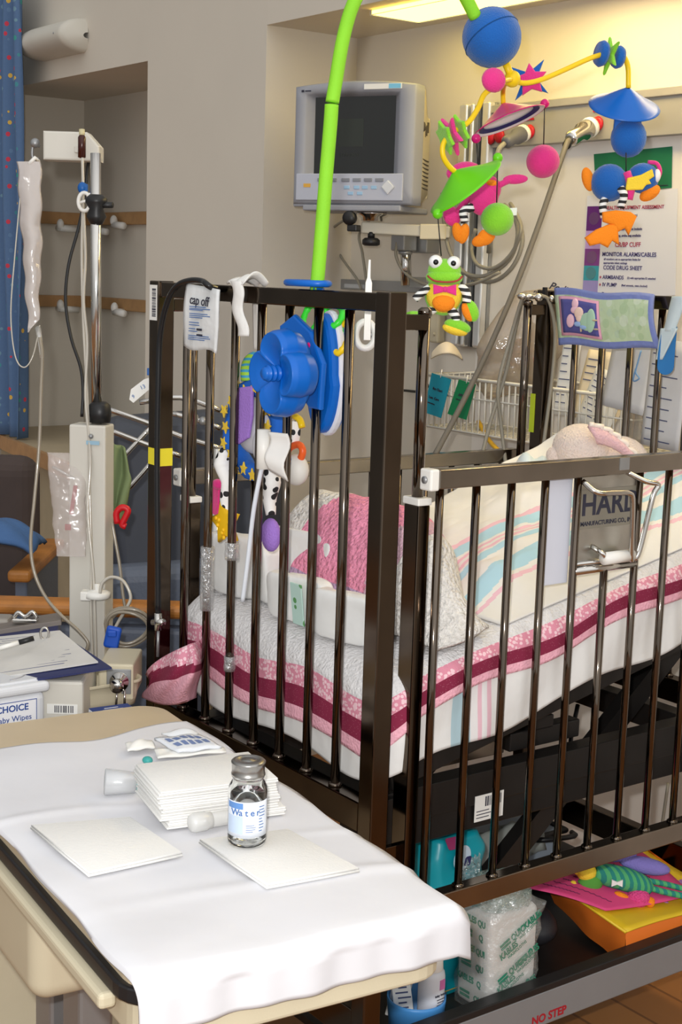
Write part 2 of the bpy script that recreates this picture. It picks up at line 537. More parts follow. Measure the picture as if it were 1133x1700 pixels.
# peg hooks on the rails
hk = MB()
p = V((0, 0, 0))
hk.tube([(0, 0, 0), (0, -0.035, 0)], 0.014, 12).tube([(-0.01, -0.035, 0), (0.075, -0.035, -0.004)], 0.0135, 12).ell((-0.008, -0.036, 0.016), (0.015, 0.015, 0.022))
def hook(px, py, lab, side=False):
    m = MB()
    q = PX(px, py, LX + 0.022) if side else PY(px, py, 1.428)
    R = Matrix.Rotation(PI / 2, 3, 'Z') if side else Matrix.Identity(3)
    m.add([R @ v + q for v in hk.v], hk.f)
    return obj('coat_hook', m, WHITE, label=lab, cat='hook', group='white hooks on the alcove rails')
hook(204, 374, 'white plastic peg hook on the upper wooden rail nearest the wall corner')
hook(176, 384, 'white plastic peg hook on the upper wooden rail behind the chrome pole')
hook(97, 379, 'white plastic peg hook at the left end of the upper wooden rail', True)
hook(205, 518, 'white plastic peg hook on the lower wooden rail nearest the wall corner')
hook(97, 512, 'white plastic peg hook at the left end of the lower wooden rail', True)

# window counter in the alcove
cp = [(-3.92, 1.44), (-3.92, 1.02), (-3.58, 0.95), (-2.75, 0.832), (-2.75, 1.04), (-2.67, 1.04), (-2.67, 1.44)]
t = thing('window_counter', 'beige counter with oak edge built into the alcove below the rails', 'counter', (-3.2, 1.2, 0))
cp2 = cp[::-1]
obj('worktop', MB().prism(cp2[::-1], (0, 0, 0.835), (1, 0, 0), (0, 1, 0), 0.037, 0.002), mat('counter_laminate', srgb(186, 170, 140), 0.5, var=0.04), t)
obj('edge_strip', MB().beam((-3.92, 1.008, 0.853), (-3.58, 0.938, 0.853), 0.018, 0.055).beam((-3.59, 0.939, 0.853), (-2.75, 0.82, 0.853), 0.018, 0.055), RAILM, t)
obj('base_panel', MB().prism([(-3.9, 1.43), (-3.9, 1.06), (-3.58, 1.0), (-2.8, 0.88), (-2.8, 1.03), (-2.68, 1.03), (-2.68, 1.43)], (0, 0, 0), (1, 0, 0), (0, 1, 0), 0.834), mat('counter_base', srgb(172, 160, 132), 0.6), t)

# curtain
def cur(u, v):
    x = -4.35 + 0.925 * u
    z = 2.62 - 1.735 * v
    return V((x, 0.955 + 0.028 * math.sin(u * 62 + 0.6 * math.sin(v * 5)) + 0.008 * math.sin(u * 25 + v * 4), z))
CUR = pattern('curtain_cloth', 'dots', [srgb(84, 112, 150), srgb(200, 60, 80), srgb(84, 112, 150), srgb(215, 175, 80), srgb(95, 125, 160), srgb(60, 150, 140), srgb(110, 145, 165), srgb(70, 140, 150)], 30, thr=0.26, bump=0.15, rough=0.9)
obj('curtain', MB().grid(cur, 110, 30, th=0.004), CUR, label='blue curtain printed with small coloured shapes hanging at the left edge', cat='curtain')

# wall washer lamp over the alcove
t = thing('wall_sconce', 'white rounded wall light above the alcove', 'wall lamp', (-3.33, FY, 2.34))
m = MB()
def sc(u, v):
    a = PI * (v - 0.5) * 1.04
    x = -3.56 + 0.47 * u
    r = 0.068 * (math.sqrt(max(0, 1 - ((0.28 - u) / 0.28) ** 2)) if u < 0.28 else 1.0)
    r = max(r, 0.002)
    if u > 0.93: r *= math.sqrt(max(0.0, 1 - ((u - 0.93) / 0.07) ** 2 * 0.97))
    sl = 0.0
    return V((x - sl, FY - 0.003 - r * 1.45 * math.cos(a), 2.345 + r * math.sin(a) * (0.92 if a > 0 else 0.8)))
m.grid(sc, 40, 18)
obj('diffuser', m, mat('opal_shade', srgb(205, 200, 188), 0.45, var=0.02), t)
obj('screw', MB().ell((-3.16, FY - 0.1, 2.35), 0.004), STEEL, t)

# fluorescent fitting in the recess ceiling
t = thing('ceiling_light', 'lit yellow fluorescent panel in the ceiling over the bed head', 'ceiling light', (0.3, 1.17, CZ))
obj('diffuser', MB().span((-1.53, 1.112, CZ - 0.012), (-0.99, 1.275, CZ - 0.002)), mat('light_diffuser', srgb(255, 235, 150), 0.6, var=0, emit=(1.0, 0.77, 0.16), estr=4.4), t)
obj('added_glow_panel', MB().span((-0.98, 1.112, CZ - 0.012), (0.5, 1.275, CZ - 0.002)), mat('added_panel_glow', srgb(255, 240, 190), 0.6, var=0, emit=(1.0, 0.79, 0.40), estr=13), t)  # strong glow added out of view to light the recess walls
obj('frame', MB().span((-1.54, 1.112, CZ - 0.014), (2.0, 1.1125, CZ - 0.001)).span((-1.54, 1.275, CZ - 0.014), (2.0, 1.285, CZ - 0.001)).span((-1.54, 1.115, CZ - 0.014), (-1.53, 1.285, CZ - 0.001)), WHITE, t)

# ================================================================== THE CRIB
PE, E0, PS, S0 = 0.0832, 0.1209, 0.0762, 0.1026
CW, CL = 0.735, 1.0475                       # outer width (X from -CW to 0) and length (Y from 0)
ZB, ZT = 0.7186, 1.4985
crib = thing('hospital_crib', 'chrome hospital crib with barred sides filled with white and pink bedding', 'crib', (-0.37, 0.52, 0))
def end_panel(y0, foot):
    m = MB()
    for x in (-CW, -0.035):
        m.span((x, y0, 0.115), (x + 0.035, y0 + 0.035, 1.529), 0.0025)
    m.span((-CW + 0.035, y0 + 0.004, ZT), (-0.035, y0 + 0.031, 1.527), 0.002)
    m.span((-CW + 0.035, y0 + 0.001, ZB - 0.05), (-0.035, y0 + 0.034, ZB), 0.002)
    m.span((-CW + 0.035, y0 + 0.004, 0.30), (-0.035, y0 + 0.031, 0.36), 0.002)
    p = obj('end_panel', m, DCHROME, crib)
    for i in range(7):
        x = -(E0 + (6 - i) * PE)
        b = MB().tube([(x, y0 + 0.0175, ZB - 0.004), (x, y0 + 0.0175, ZT + 0.004)], 0.008, 16)
        b.lathe([(0.0115, 0), (0.0115, 0.003), (0.0085, 0.006)], (x, y0 + 0.0175, ZB))
        obj('bar', b, CHROME_BAR, p)
    return p
CHROME_BAR = mat('bar_chrome', (0.145, 0.118, 0.095), 0.09, 1.0, var=0.12, vscale=8)  # bars too: the dark surroundings they mirror are put into the base colour
foot = end_panel(0.0, True)
head = end_panel(CL - 0.035, False)
# barcode sticker on the far foot post
m = MB().span((-CW + 0.004, -0.0012, 1.455), (-CW + 0.031, -0.0002, 1.521))
obj('barcode_sticker', m, PAPER, foot, label='white barcode sticker on the corner post')
m = MB(); z = 1.462
while z < 1.515:
    h = random.choice((0.0012, 0.002, 0.003)); m.span((-CW + 0.014, -0.0018, z), (-CW + 0.028, -0.0011, z + h)); z += h + random.choice((0.0012, 0.002))
obj('barcode_lines', m, INK, foot)
# yellow sticker half way down the same post
obj('yellow_sticker', MB().span((-CW + 0.034, 0.0, 1.178), (-CW + 0.0362, 0.034, 1.212)).span((-CW + 0.004, -0.0014, 1.18), (-CW + 0.034, -0.0002, 1.212)), mat('yellow_label', srgb(235, 220, 50), 0.6, var=0.02), foot, label='yellow warning sticker on the corner post')

def side_rail(near):
    sgn = 1 if near else -1
    xc = 0.014 if near else -CW - 0.014
    y0, y1 = 0.072, 0.985
    dz = 0 if near else -0.098
    p = obj('side_rail', MB().span((xc - 0.013, y0 + 0.018, 1.229 + dz), (xc + 0.013, y1, 1.259 + dz), 0.002), MCHROME, crib)
    obj('bottom_rail', MB().span((xc - 0.013, y0, 0.518 + dz), (xc + 0.013, y1, 0.5544 + dz), 0.002), MCHROME, p)
    for k in range(12):
        y = S0 + k * PS
        zt = 1.231
        if near and k == 5: zt = 1.065
        b = MB().tube([(xc, y, 0.55 + dz), (xc, y, zt + dz)], 0.0068, 14)
        b.lathe([(0.0105, 0), (0.0105, 0.003), (0.007, 0.006)], (xc, y, 0.5544 + dz))
        obj('bar', b, CHROME_BAR, p)
    obj('end_cap', MB().span((xc - 0.014, y0, 1.227 + dz), (xc + 0.014, y0 + 0.018, 1.261 + dz), 0.003).tube([(xc, y0 - 0.003, 1.244 + dz), (xc, y0, 1.244 + dz)], 0.006, 10, mi=1), [WHITE, STEEL], p, label='white plastic end cap of the side rail')
    return p, xc
near_rail, XC = side_rail(True)
far_rail, _ = side_rail(False)
# maker's plate, latch and cross bar in the near rail
y5, y7 = S0 + 4 * PS, S0 + 6 * PS
obj('latch_plate', MB().span((XC - 0.006, y5 + 0.003, 1.072), (XC - 0.002, y7 - 0.003, 1.232), 0.001), mat('brushed_plate', (0.55, 0.54, 0.50), 0.32, 1.0, var=0.12, vscale=20), near_rail, label='brushed steel plate with maker name')
obj('plate_band', MB().span((XC - 0.0018, y5 + 0.004, 1.137), (XC - 0.0008, y7 - 0.004, 1.205)), mat('plate_grey', srgb(150, 146, 134), 0.4, 0.5), near_rail)
m = MB()
YU, ZU = V((0, 1, 0)), V((0, 0, 1))
m.text('HARD', (XC - 0.0006, y5 + 0.012, 1.177), YU, ZU, 0.052, ax='LEFT', bold=0.02, xs=1.0)
m.text('MANUFACTURING CO., INC.', (XC - 0.0006, y5 + 0.012, 1.146), YU, ZU, 0.0105, ax='LEFT', bold=0.02)
obj('plate_lettering', m, INK, near_rail)
obj('cross_bar', MB().tube([(XC, y5, 1.066), (XC, y7, 1.066)], 0.0075, 12).tube([(XC, y5, 1.078), (XC + 0.004, y7, 1.078)], 0.004, 10), CHROME, near_rail)
hx = XC + 0.028
m = MB().tube([(XC + 0.004, y5 + 0.006, 1.222), (hx, y5 + 0.018, 1.205), (hx + 0.006, y5 + 0.055, 1.203), (hx + 0.008, y5 + 0.088, 1.2), (hx + 0.008, y5 + 0.098, 1.182), (hx, y5 + 0.112, 1.09), (hx - 0.004, y5 + 0.122, 1.082), (hx, y5 + 0.132, 1.095), (hx + 0.008, y5 + 0.148, 1.19), (hx + 0.01, y5 + 0.158, 1.21), (hx, y5 + 0.135, 1.217), (XC + 0.006, y5 + 0.11, 1.232)], 0.0048, 10, smooth=5)
obj('latch_handle', m, CHROME, near_rail, label='bent chrome wire latch handle')
obj('latch_roller', MB().tube([(hx - 0.008, y5 + 0.052, 1.087), (hx - 0.008, y5 + 0.122, 1.087)], 0.011, 16).tube([(XC, y5 + 0.045, 1.105), (hx - 0.006, y5 + 0.05, 1.095), (hx - 0.008, y5 + 0.06, 1.087)], 0.005, 8, mi=1), [WHITE, CHROME], near_rail)
obj('rail_pad', MB().span((XC + 0.0131, y5 + 0.085, 1.237), (XC + 0.0145, y5 + 0.108, 1.258)), STEEL, near_rail)

def guide(y, near, dz):
    x = -0.02 if near else -CW + 0.02
    zc = 1.212 + (0 if near else dz)
    s = MB().span((x - 0.018, y - 0.012, 0.45), (x + 0.018, y + 0.012, zc - 0.012), 0.002)
    g = obj('guide_post', s, DCHROME, crib)
    obj('post_cap', MB().span((x - 0.02, y - 0.014, zc - 0.012), (x + 0.02, y + 0.014, zc), 0.002), WHITE, g, label='white plastic cap on the guide post')
    obj('guide_rod', MB().tube([(x, y, zc - 0.01), (x, y, 1.497)], 0.0095, 16).lathe([(0.011, 0), (0.011, 0.01), (0.006, 0.014)], (x, y, 1.493)), CHROME_BAR, g)
    yp = 0.035 if y < 0.5 else CL - 0.035
    obj('bracket', MB().span((x - 0.012, min(y, yp), 1.472), (x + 0.012, max(y, yp), 1.496), 0.002), DCHROME, g)
    obj('spacer', MB().span((x - 0.006, min(y, yp), 0.6), (x + 0.006, max(y, yp), 0.64), 0.001), DCHROME, g)
guide(0.086, True, 0); guide(0.086, False, -0.098); guide(CL - 0.08, True, 0); guide(CL - 0.08, False, -0.098)

# tilting mattress platform and the lifting chassis below it
ZM = lambda y: 0.90 + 0.21 * (y - 0.04)
m = MB()
for x in (-0.055, -0.68):
    m.beam((x, 0.07, ZM(0.07) - 0.155), (x, 0.985, ZM(0.985) - 0.155), 0.03, 0.06, 0.002)
for y in (0.09, 0.5, 0.96):
    m.beam((-0.68, y, ZM(y) - 0.155), (-0.055, y, ZM(y) - 0.155), 0.03, 0.045, 0.002)
m.beam((-0.37, 0.06, ZM(0.06) - 0.122), (-0.37, 0.99, ZM(0.99) - 0.122), 0.64, 0.006)
obj('mattress_platform', m, BLACKM, crib)
m = MB()
for x in (-0.11, -0.62):
    m.span((x - 0.02, 0.036, 0.635), (x + 0.02, 1.01, 0.695), 0.002)
    m.span((x - 0.015, 0.036, 0.59), (x + 0.015, 1.0, 0.64), 0.002)
for y in (0.10, 0.92):
    m.span((-0.66, y - 0.02, 0.64), (-0.08, y + 0.02, 0.69), 0.002)
for x in (-0.2, -0.55):
    m.beam((x, 0.30, 0.30), (x, 0.30, 0.76), 0.05, 0.035)
    m.beam((x, 0.34, 0.33), (x, 0.95, 0.83), 0.03, 0.045)
m.span((-0.16, 0.42, 0.70), (-0.13, 0.60, 0.735), 0.003).span((-0.15, 0.46, 0.735), (-0.12, 0.52, 0.76), 0.003)
obj('lift_chassis', m, BLACKM, crib)
sq = PX(812, 1338, -0.0895)
obj('frame_sticker', MB().span((-0.0895, sq.y - 0.034, sq.z - 0.024), (-0.0885, sq.y + 0.034, sq.z + 0.024)), PAPER, crib, label='white barcode label on the black chassis')
m = MB(); y = sq.y - 0.01
while y < sq.y + 0.028:
    w = random.choice((0.0012, 0.002, 0.003)); m.span((-0.0884, y, sq.z + 0.002), (-0.0880, y + w, sq.z + 0.020)); y += w + 0.0018
for i in range(3): m.span((-0.0884, sq.y - 0.03, sq.z - 0.018 + i * 0.006), (-0.0880, sq.y + 0.01 * (i % 2), sq.z - 0.0165 + i * 0.006))
obj('frame_barcode', m, INK, crib)

# base tray with its grey kick panel
m = MB().span((-CW + 0.04, 0.04, 0.240), (-0.03, 1.01, 0.254))
m.span((-CW + 0.036, 0.04, 0.240), (-CW + 0.045, 1.01, 0.30))
obj('base_tray', m, BLACKM, crib)
bp = obj('base_panel', MB().span((-0.022, 0.036, 0.222), (-0.003, 1.012, 0.289), 0.003), mat('panel_grey', srgb(140, 143, 146), 0.4, 0.3, var=0.03), crib, label='grey base panel with red warning lettering')
obj('panel_trim', MB().span((-0.03, 0.036, 0.289), (-0.001, 1.012, 0.303), 0.002), BLACK, bp)
q = PX(912, 1686, -0.003)
obj('warning_lettering', MB().text('NO STEP', (-0.0026, q.y, q.z), YU, ZU, 0.022, bold=0.03, ext=0.0003), mat('red_paint', srgb(165, 25, 40), 0.5, var=0), bp)
for x in (-CW + 0.0175, -0.0175):
    for y in (0.0175, CL - 0.0175):
        c = MB().tube([(x - 0.012, y, 0.05), (x + 0.012, y, 0.05)], 0.05, 24)
        c.tube([(x, y, 0.06), (x, y, 0.125)], 0.012, 12, mi=1).span((x - 0.022, y - 0.012, 0.09), (x + 0.022, y + 0.012, 0.112), 0.003, 1)
        obj('caster', c, [BLACK, STEEL], crib)

# ================================================================== BEDDING
SHEET = mat('white_sheet', srgb(226, 226, 224), 0.85, var=0.02, bump=0.15, bscale=35)
TEXW = mat('white_waffle', srgb(222, 220, 220), 0.9, var=0.05, vscale=90, bump=0.5, bscale=160)
PKD = pattern('pink_print', 'spots', [srgb(238, 200, 208), srgb(218, 142, 162)], 150, rough=0.9, thr=0.45, bump=0.2)
BUR = pattern('burgundy_print', 'spots', [srgb(190, 130, 145), srgb(132, 30, 64)], 320, rough=0.9, thr=0.14)
PKL = mat('pale_pink', srgb(240, 178, 194), 0.9, var=0.06, vscale=120, bump=0.3, bscale=200)
b_ = lambda x, y, z=0: V((x, y, ZM(y) + z))
def mattress():
    b = MB().box((0, 0, 0), (0.672, 0.95, 0.10), None, 0.03, 4)
    for v in b.v:
        y = v.y + 0.525; x = v.x - 0.352
        v.x, v.y, v.z = x, y, v.z + ZM(y) - 0.055
    b.sm = [True] * len(b.f)
    return b
obj('mattress', mattress(), SHEET, label='white sheeted crib mattress tilted up at the head end', cat='mattress')
PR = 0.05
def per(t):
    """walk round the mattress: far side, foot end, near side; returns point, outward normal, weight(0 = end, 1 = near side)"""
    xa, xb, y0, y1 = -0.690, -0.014, 0.047, 0.985
    a = y0 + PR
    segs = [(0.14, 0), (PI / 2 * PR, 1), (xb - xa - 2 * PR, 2), (PI / 2 * PR, 3), (y1 - a, 4)]
    tot = sum(s for s, _ in segs)
    d = t * tot
    for s, k in segs:
        if d <= s or k == 4: break
        d -= s
    if k == 0: return V((xa, a + 0.14 - d, 0)), V((-1, 0, 0)), 0.0
    if k == 1:
        g = d / PR; n = V((-math.cos(g), -math.sin(g), 0)); return V((xa + PR, a, 0)) + n * PR, n, 0.0
    if k == 2: return V((xa + PR + d, y0, 0)), V((0, -1, 0)), 0.0
    if k == 3:
        g = d / PR; n = V((math.sin(g), -math.cos(g), 0)); return V((xb - PR, a, 0)) + n * PR, n, d / (PI / 2 * PR)
    return V((xb, a + d, 0)), V((1, 0, 0)), 1.0
def drape(rows, inner, sag=0.006, amp=0.006, push=0.0, lift=0.012, ph=0.0, taper=None):
    """rows: list of (drop at the end, drop at the side); returns fn(u,v) with v over inner flat part then rows"""
    NI = 4
    nv = NI + len(rows) - 1
    def fn(u, v):
        p, n, w = per(u)
        r = v * nv
        if r < NI:
            ins = 0.02 + inner * (1 - r / NI)
            q = V((min(max(p.x, -0.690 + ins), -0.014 - ins), max(p.y, 0.047 + ins), 0)) if r < NI - 0.01 else p - n * 0.02
            d = 0; bul = 0.002
        else:
            i = min(int(r - NI), len(rows) - 2); f = r - NI - i
            de = rows[i][0] * (1 - f) + rows[i + 1][0] * f
            ds = rows[i][1] * (1 - f) + rows[i + 1][1] * f
            d = de * (1 - w) + ds * w
            if taper: d = min(d, taper(u, w)) if False else d * taper(u, w)
            bul = min(1.0, d / 0.03)
            q = p - n * (0.02 * (1 - math.sin(bul * PI / 2)))
            q = q + n * (push * bul + amp * (0.5 + 0.5 * math.sin(u * 47 + ph + d * 30)) * bul)
            d += sag * math.sin(u * 31 + ph) * bul
        return V((q.x, q.y, ZM(q.y) + lift - d))
    return fn, nv
# quilted white pad that hangs below the blanket
rows2 = [(0.0, 0.0), (0.03, 0.03), (0.07, 0.06), (0.10, 0.085), (0.13, 0.11), (0.150, 0.135), (0.165, 0.152)]
fn, nv = drape(rows2, 0.06, sag=0.010, amp=0.006, push=0.0, lift=0.006, ph=1.3)
HOSP = pattern('hospital_stripe', 'bands', [], 1.75, axis=1, bands=[(0.0, srgb(228, 228, 226)), (0.40, srgb(178, 206, 216)), (0.47, srgb(228, 226, 226)), (0.50, srgb(226, 184, 196)), (0.515, srgb(228, 226, 226)), (0.535, srgb(226, 184, 196)), (0.55, srgb(228, 228, 226))], rough=0.9, bump=0.2, bscale=30)
obj('quilted_pad', MB().grid(fn, 150, nv * 3, th=0.003, mif=lambda u, v: 0), HOSP, label='white striped flannel sheet hanging lowest over the mattress edge', cat='sheet')
rows1 = [(0.0, 0.0), (0.018, 0.006), (0.036, 0.013), (0.055, 0.022), (0.072, 0.031), (0.09, 0.042), (0.108, 0.054), (0.120, 0.061), (0.133, 0.07)]
fn, nv = drape(rows1, 0.20, sag=0.008, amp=0.004, push=0.006, lift=0.015)
def bmi(u, v):
    r = v * nv - 4
    return 0 if r < 2 else 1 if r < 4 else 2 if r < 6 else 3
obj('striped_blanket', MB().grid(fn, 170, nv * 2, th=0.003, mif=bmi), [TEXW, PKD, BUR, PKL], label='white blanket with pink and burgundy border bands draped over the mattress foot', cat='blanket')
# the far foot corner of the blanket sticks out past the post
def flap(u, v):
    px = 243 + 88 * u + 6 * math.sin(5 * v)
    top = 1120 - 56 * u ** 0.6; bot = 1158 + 12 * math.sin(PI * u)
    d = -0.010 - 0.030 * math.sin(PI * (0.12 + 0.76 * u)) * (0.4 + 0.6 * math.sin(PI * v)) - 0.005 * math.sin(13 * u + 6 * v)
    if u > 0.85: d = d * (1 - (u - 0.85) / 0.15) + 0.030 * (u - 0.85) / 0.15
    return PY(px, top + (bot - top) * v, d)
obj('blanket_corner', MB().grid(flap, 30, 24, th=0.004, mif=lambda u, v: 0 if v < .12 + .28 * u else 1 if v < .50 - .02 * u else 2), [PKD, BUR, PKL], label='pink and burgundy blanket corner poking out past the left crib post', cat='blanket')

# receiving blanket over the raised middle of the bed
def mound(u, v):
    x = -0.67 + 0.635 * u; y = 0.30 + 0.68 * v
    e = min(1, 6 * u, 5 * (1 - u)) ; f = min(1, 7 * v)
    h = 0.035 + 0.075 * v * (1 - 0.75 * u) + 0.014 * fb((x, y, 0), 9) + 0.008 * math.sin(9 * y + 12 * x) + 0.006 * abs(fb((x * 0.8 + y * 0.5, y * 0.6 - x * 0.3, 2), 26))
    return V((x, y, ZM(y) + 0.020 + h * e * f))
def mmi(u, v):
    x = u + 0.03 * math.sin(5 * v)
    for lo, hi, k in ((0.56, 0.585, 2), (0.585, 0.64, 1), (0.655, 0.67, 2), (0.685, 0.70, 2), (0.71, 0.74, 1), (0.80, 0.86, 1), (0.875, 0.89, 2)):
        if lo <= x < hi: return k
    return 0
CREAM = mat('cream_flannel', srgb(228, 226, 222), 0.9, var=0.02, bump=0.12, bscale=30)
SBLUE = mat('stripe_blue', srgb(172, 210, 226), 0.9, var=0.03)
SPINK = mat('stripe_pink', srgb(230, 188, 202), 0.9, var=0.03)
obj('receiving_blanket', MB().grid(mound, 260, 80, th=0.003, mif=mmi), [CREAM, SBLUE, SPINK], label='cream receiving blanket with blue and pink stripes spread over the raised bed', cat='blanket')

# crocheted blanket bunched behind the corner post
def croc(u, v):
    x = -0.655 + 0.625 * u; y = 0.15 + 0.23 * v * (1 - 0.52 * min(1, max(0, (u - 0.6) / 0.3)))
    hv = math.sin(PI * v) ** 0.6
    hu = min(1, 5 * u + 0.25, 5.5 * (1 - u) + 0.02) 
    h = (0.150 - 0.02 * u + 0.02 * math.sin(PI * u)) * hv * hu + 0.008 * fb((x, y, 1), 14)
    return V((x + 0.02 * math.sin(PI * v), y, ZM(y) + 0.03 + max(0, h)))
def cmi(u, v):
    x = u + 0.02 * math.sin(9 * v)
    if v < 0.05 and u < 0.7: return 2
    return 0 if x < 0.27 else 1 if x < 0.66 else 3 if x < 0.76 else 0
KN = dict(rough=1.0, var=0.14, vscale=120, bump=1.0, bscale=110)
obj('crochet_blanket', MB().grid(croc, 90, 44, th=0.006, mif=cmi), [mat('white_yarn', srgb(226, 222, 216), **KN), mat('pink_yarn', srgb(238, 150, 178), **KN), mat('lavender_yarn', srgb(190, 160, 190), **KN), mat('mixed_yarn', srgb(215, 175, 190), **KN)], label='crocheted white and pink blanket bunched up at the foot of the bed', cat='blanket')

# folded diapers stacked at the foot end
DIA = mat('diaper_plastic', srgb(228, 228, 226), 0.45, var=0.02, bump=0.25, bscale=28)
def diaper(xc, yc, w, h, th, lean, lab, strip=None):
    t = thing('folded_diaper', lab, 'diaper', (xc, yc, ZM(yc) + 0.022), 'folded white diapers at the foot of the bed')
    m = MB()
    b = MB().puff((0, 0, 0), (w, th, h), None, 0.32, 44, 0, 0.008, 24)
    R = Matrix.Rotation(lean, 3, 'X')
    o = V((xc, yc, ZM(yc) + 0.022 + h / 2 * math.cos(lean)))
    for v in b.v:
        k = 0.0
        w_ = R @ (v + V((k, 0.010 * math.sin(v.x * 30) + k, k)))
        m.v.append(o + w_)
    m.f, m.mi = b.f, b.mi; m.sm = [True] * len(b.f)
    obj('pad', m, DIA, t)
    s = MB()
    for i in range(4):
        z = -h * 0.3 + i * h * 0.2
        q = [(-w * 0.4, z - 0.001), (w * 0.4, z - 0.001), (w * 0.4, z + 0.001), (-w * 0.4, z + 0.001)]
        s.add([o + R @ V((a, -th / 2 - 0.008 - 0.004, c)) for a, c in q], [(0, 1, 2, 3)], 0, False)
    if strip:
        p = MB().box((0, 0, 0), (w * strip[1], 0.003, h * 0.9), None, 0.001)
        obj('printed_strip', MB().add([o + R @ (v + V((w * strip[0], -th / 2 - 0.008, 0))) for v in p.v], p.f, 0, False), pattern('diaper_print', 'dots', [srgb(185, 215, 205), srgb(90, 150, 90), srgb(80, 140, 190), srgb(150, 190, 120)], 45, thr=0.4), t, label='green and blue printed strip')
    return t
diaper(-0.572, 0.125, 0.215, 0.118, 0.060, 0.10, 'bulky folded white diaper at the far left of the foot end')
diaper(-0.36, 0.105, 0.155, 0.085, 0.035, 0.12, 'folded white diaper with a green and blue printed strip', (0.18, 0.22))
diaper(-0.205, 0.10, 0.15, 0.085, 0.04, 0.08, 'folded white diaper standing closest to the near corner post')
diaper(-0.47, 0.180, 0.20, 0.125, 0.045, -0.25, 'wide white diaper pad leaning behind the others')

# plush bear lying at the head
PLW = mat('plush_cream', srgb(226, 210, 200), 1.0, var=0.05, bump=0.6, bscale=220, sheen=0.4)
PLP = mat('plush_pink', srgb(228, 186, 192), 1.0, var=0.06, bump=0.6, bscale=220, sheen=0.4)
bo = PX(975, 735, -0.40)
t = thing('plush_bear', 'cream and pink plush bear lying at the head of the crib', 'plush toy', bo - V((0, 0, 0.09)))
obj('head', MB().ell(L(bo, -0.012, 0, -0.012), (0.062, 0.06, 0.052)).ell(L(bo, 0.07, -0.02, -0.03), (0.065, 0.06, 0.045)), PLW, t)
obj('ear', MB().ell(L(bo, -0.068, 0.005, -0.028), (0.018, 0.016, 0.019)), PLW, t)
obj('blanket_ear', MB().grid(lambda u, v: L(bo, -0.01 + 0.115 * u + 0.02 * v, 0.058 - 0.02 * u + 0.015 * math.sin(PI * v), 0.042 - 0.075 * u ** 1.3 - 0.035 * v + 0.01 * math.sin(PI * u)), 14, 8, th=0.008), PLP, t, label='pink satin ear')
sat = [L(bo, -0.008 + 0.116 * u + 0.006 * math.sin(40 * u), 0.064 - 0.016 * u, 0.045 - 0.078 * u ** 1.3 + 0.01 * math.sin(PI * u)) for u in [i / 30 for i in range(31)]]
obj('satin_trim', MB().tube(sat, 0.005, 8), mat('cream_satin', srgb(238, 226, 214), 0.4), t)
# pale blue towel beside it
q = PX(868, 760, -0.52)
obj('blue_towel', MB().grid(lambda u, v: L(q, -0.05 + 0.14 * u, -0.05 + 0.10 * v, -0.075 + 0.08 * math.sin(PI * u) ** 0.6 * (0.7 + 0.3 * math.sin(PI * v)) + 0.008 * math.sin(20 * u)), 24, 12, th=0.004), pattern('towel_blue', 'bands', [], 14, axis=2, bands=[(0, srgb(205, 220, 228)), (0.5, srgb(160, 200, 222)), (0.7, srgb(222, 226, 228))]), label='pale blue striped cloth bunched beside the plush bear', cat='cloth')
# pink baby garment at the right-hand side
q = PX(1125, 815, -0.30)
obj('baby_garment', MB().grid(lambda u, v: L(q, -0.065 + 0.16 * u, 0.04 * math.sin(PI * v), -0.055 + 0.085 * math.sin(PI * (0.15 + 0.7 * u)) * (1 - v) + 0.006 * math.sin(25 * u)), 26, 14, th=0.004), PLP, label='pink baby garment folded beside the latch at the right edge', cat='clothing')
q = PX(1106, 880, -0.14)
obj('baby_sock', MB().tube([L(q, -0.025, 0, 0.01), L(q, 0, 0.005, 0.0), L(q, 0.02, 0.0, -0.012), L(q, 0.032, 0, -0.035)], [0.012, 0.015, 0.016, 0.011], 12, smooth=4).ell(L(q, 0.034, 0, -0.04), 0.013), pattern('sock_stripes', 'bands', [], 60, axis=2, bands=[(0, srgb(225, 225, 225)), (0.45, srgb(90, 170, 180)), (0.6, srgb(225, 200, 110)), (0.75, srgb(190, 120, 160)), (0.9, srgb(225, 225, 225))]), label='small white sock with coloured stripes lying right of the latch', cat='sock')

# ================================================================== CRIB MOBILE
X0 = -0.211
mo = PX(527, 478, X0)
mobile = thing('crib_mobile', 'crib mobile with lime green arm, blue ball and yellow branches above the crib', 'crib mobile', V((X0, 0.02, 1.53)))
tp = [PX(a, b, X0) for a, b in ((526, 482), (533, 400), (541, 300), (549, 205), (551, 174))]
obj('lower_arm', MB().tube(tp, 0.0113, 16, smooth=6), LIME, mobile)
tp = [PX(a, b, X0) for a, b in ((552, 170), (557, 140), (571, 60), (590, 0), (625, -55), (680, -85), (735, -65), (770, -10), (790, 28))]
obj('upper_arm', MB().tube(tp, 0.0111, 16, smooth=7), LIME, mobile)
q = PX(511, 470, X0)
obj('base_ring', MB().tube([q + V((0.046 * math.cos(a), 0.026 * math.sin(a), 0)) for a in [2 * PI * i / 30 for i in range(30)]], 0.0055, 8, closed=True).prism(oval(0.044, 0.024), q - V((0, 0, 0.003)), (1, 0, 0), (0, 1, 0), 0.005).tube([(q.x, 0.017, 1.53), (q.x, 0.017, 1.518)], 0.012), TBLUE, mobile)
bc = PX(817, 62, X0)
obj('ball', MB().ell(bc, 0.0505, n=36), FBLUE, mobile)
Rt = Matrix.Rotation(0.55, 3, HB)
obj('ball_seam', MB().tube([bc + (Rt @ (HR * math.cos(a) + (ZZ * 0.35 + HB * 0.94) * math.sin(a))) * 0.0502 for a in [2 * PI * i / 40 for i in range(40)]], 0.0012, 6, closed=True), mat('seam_blue', srgb(10, 70, 130), 0.9), mobile)
hub = PX(851, 131, X0)
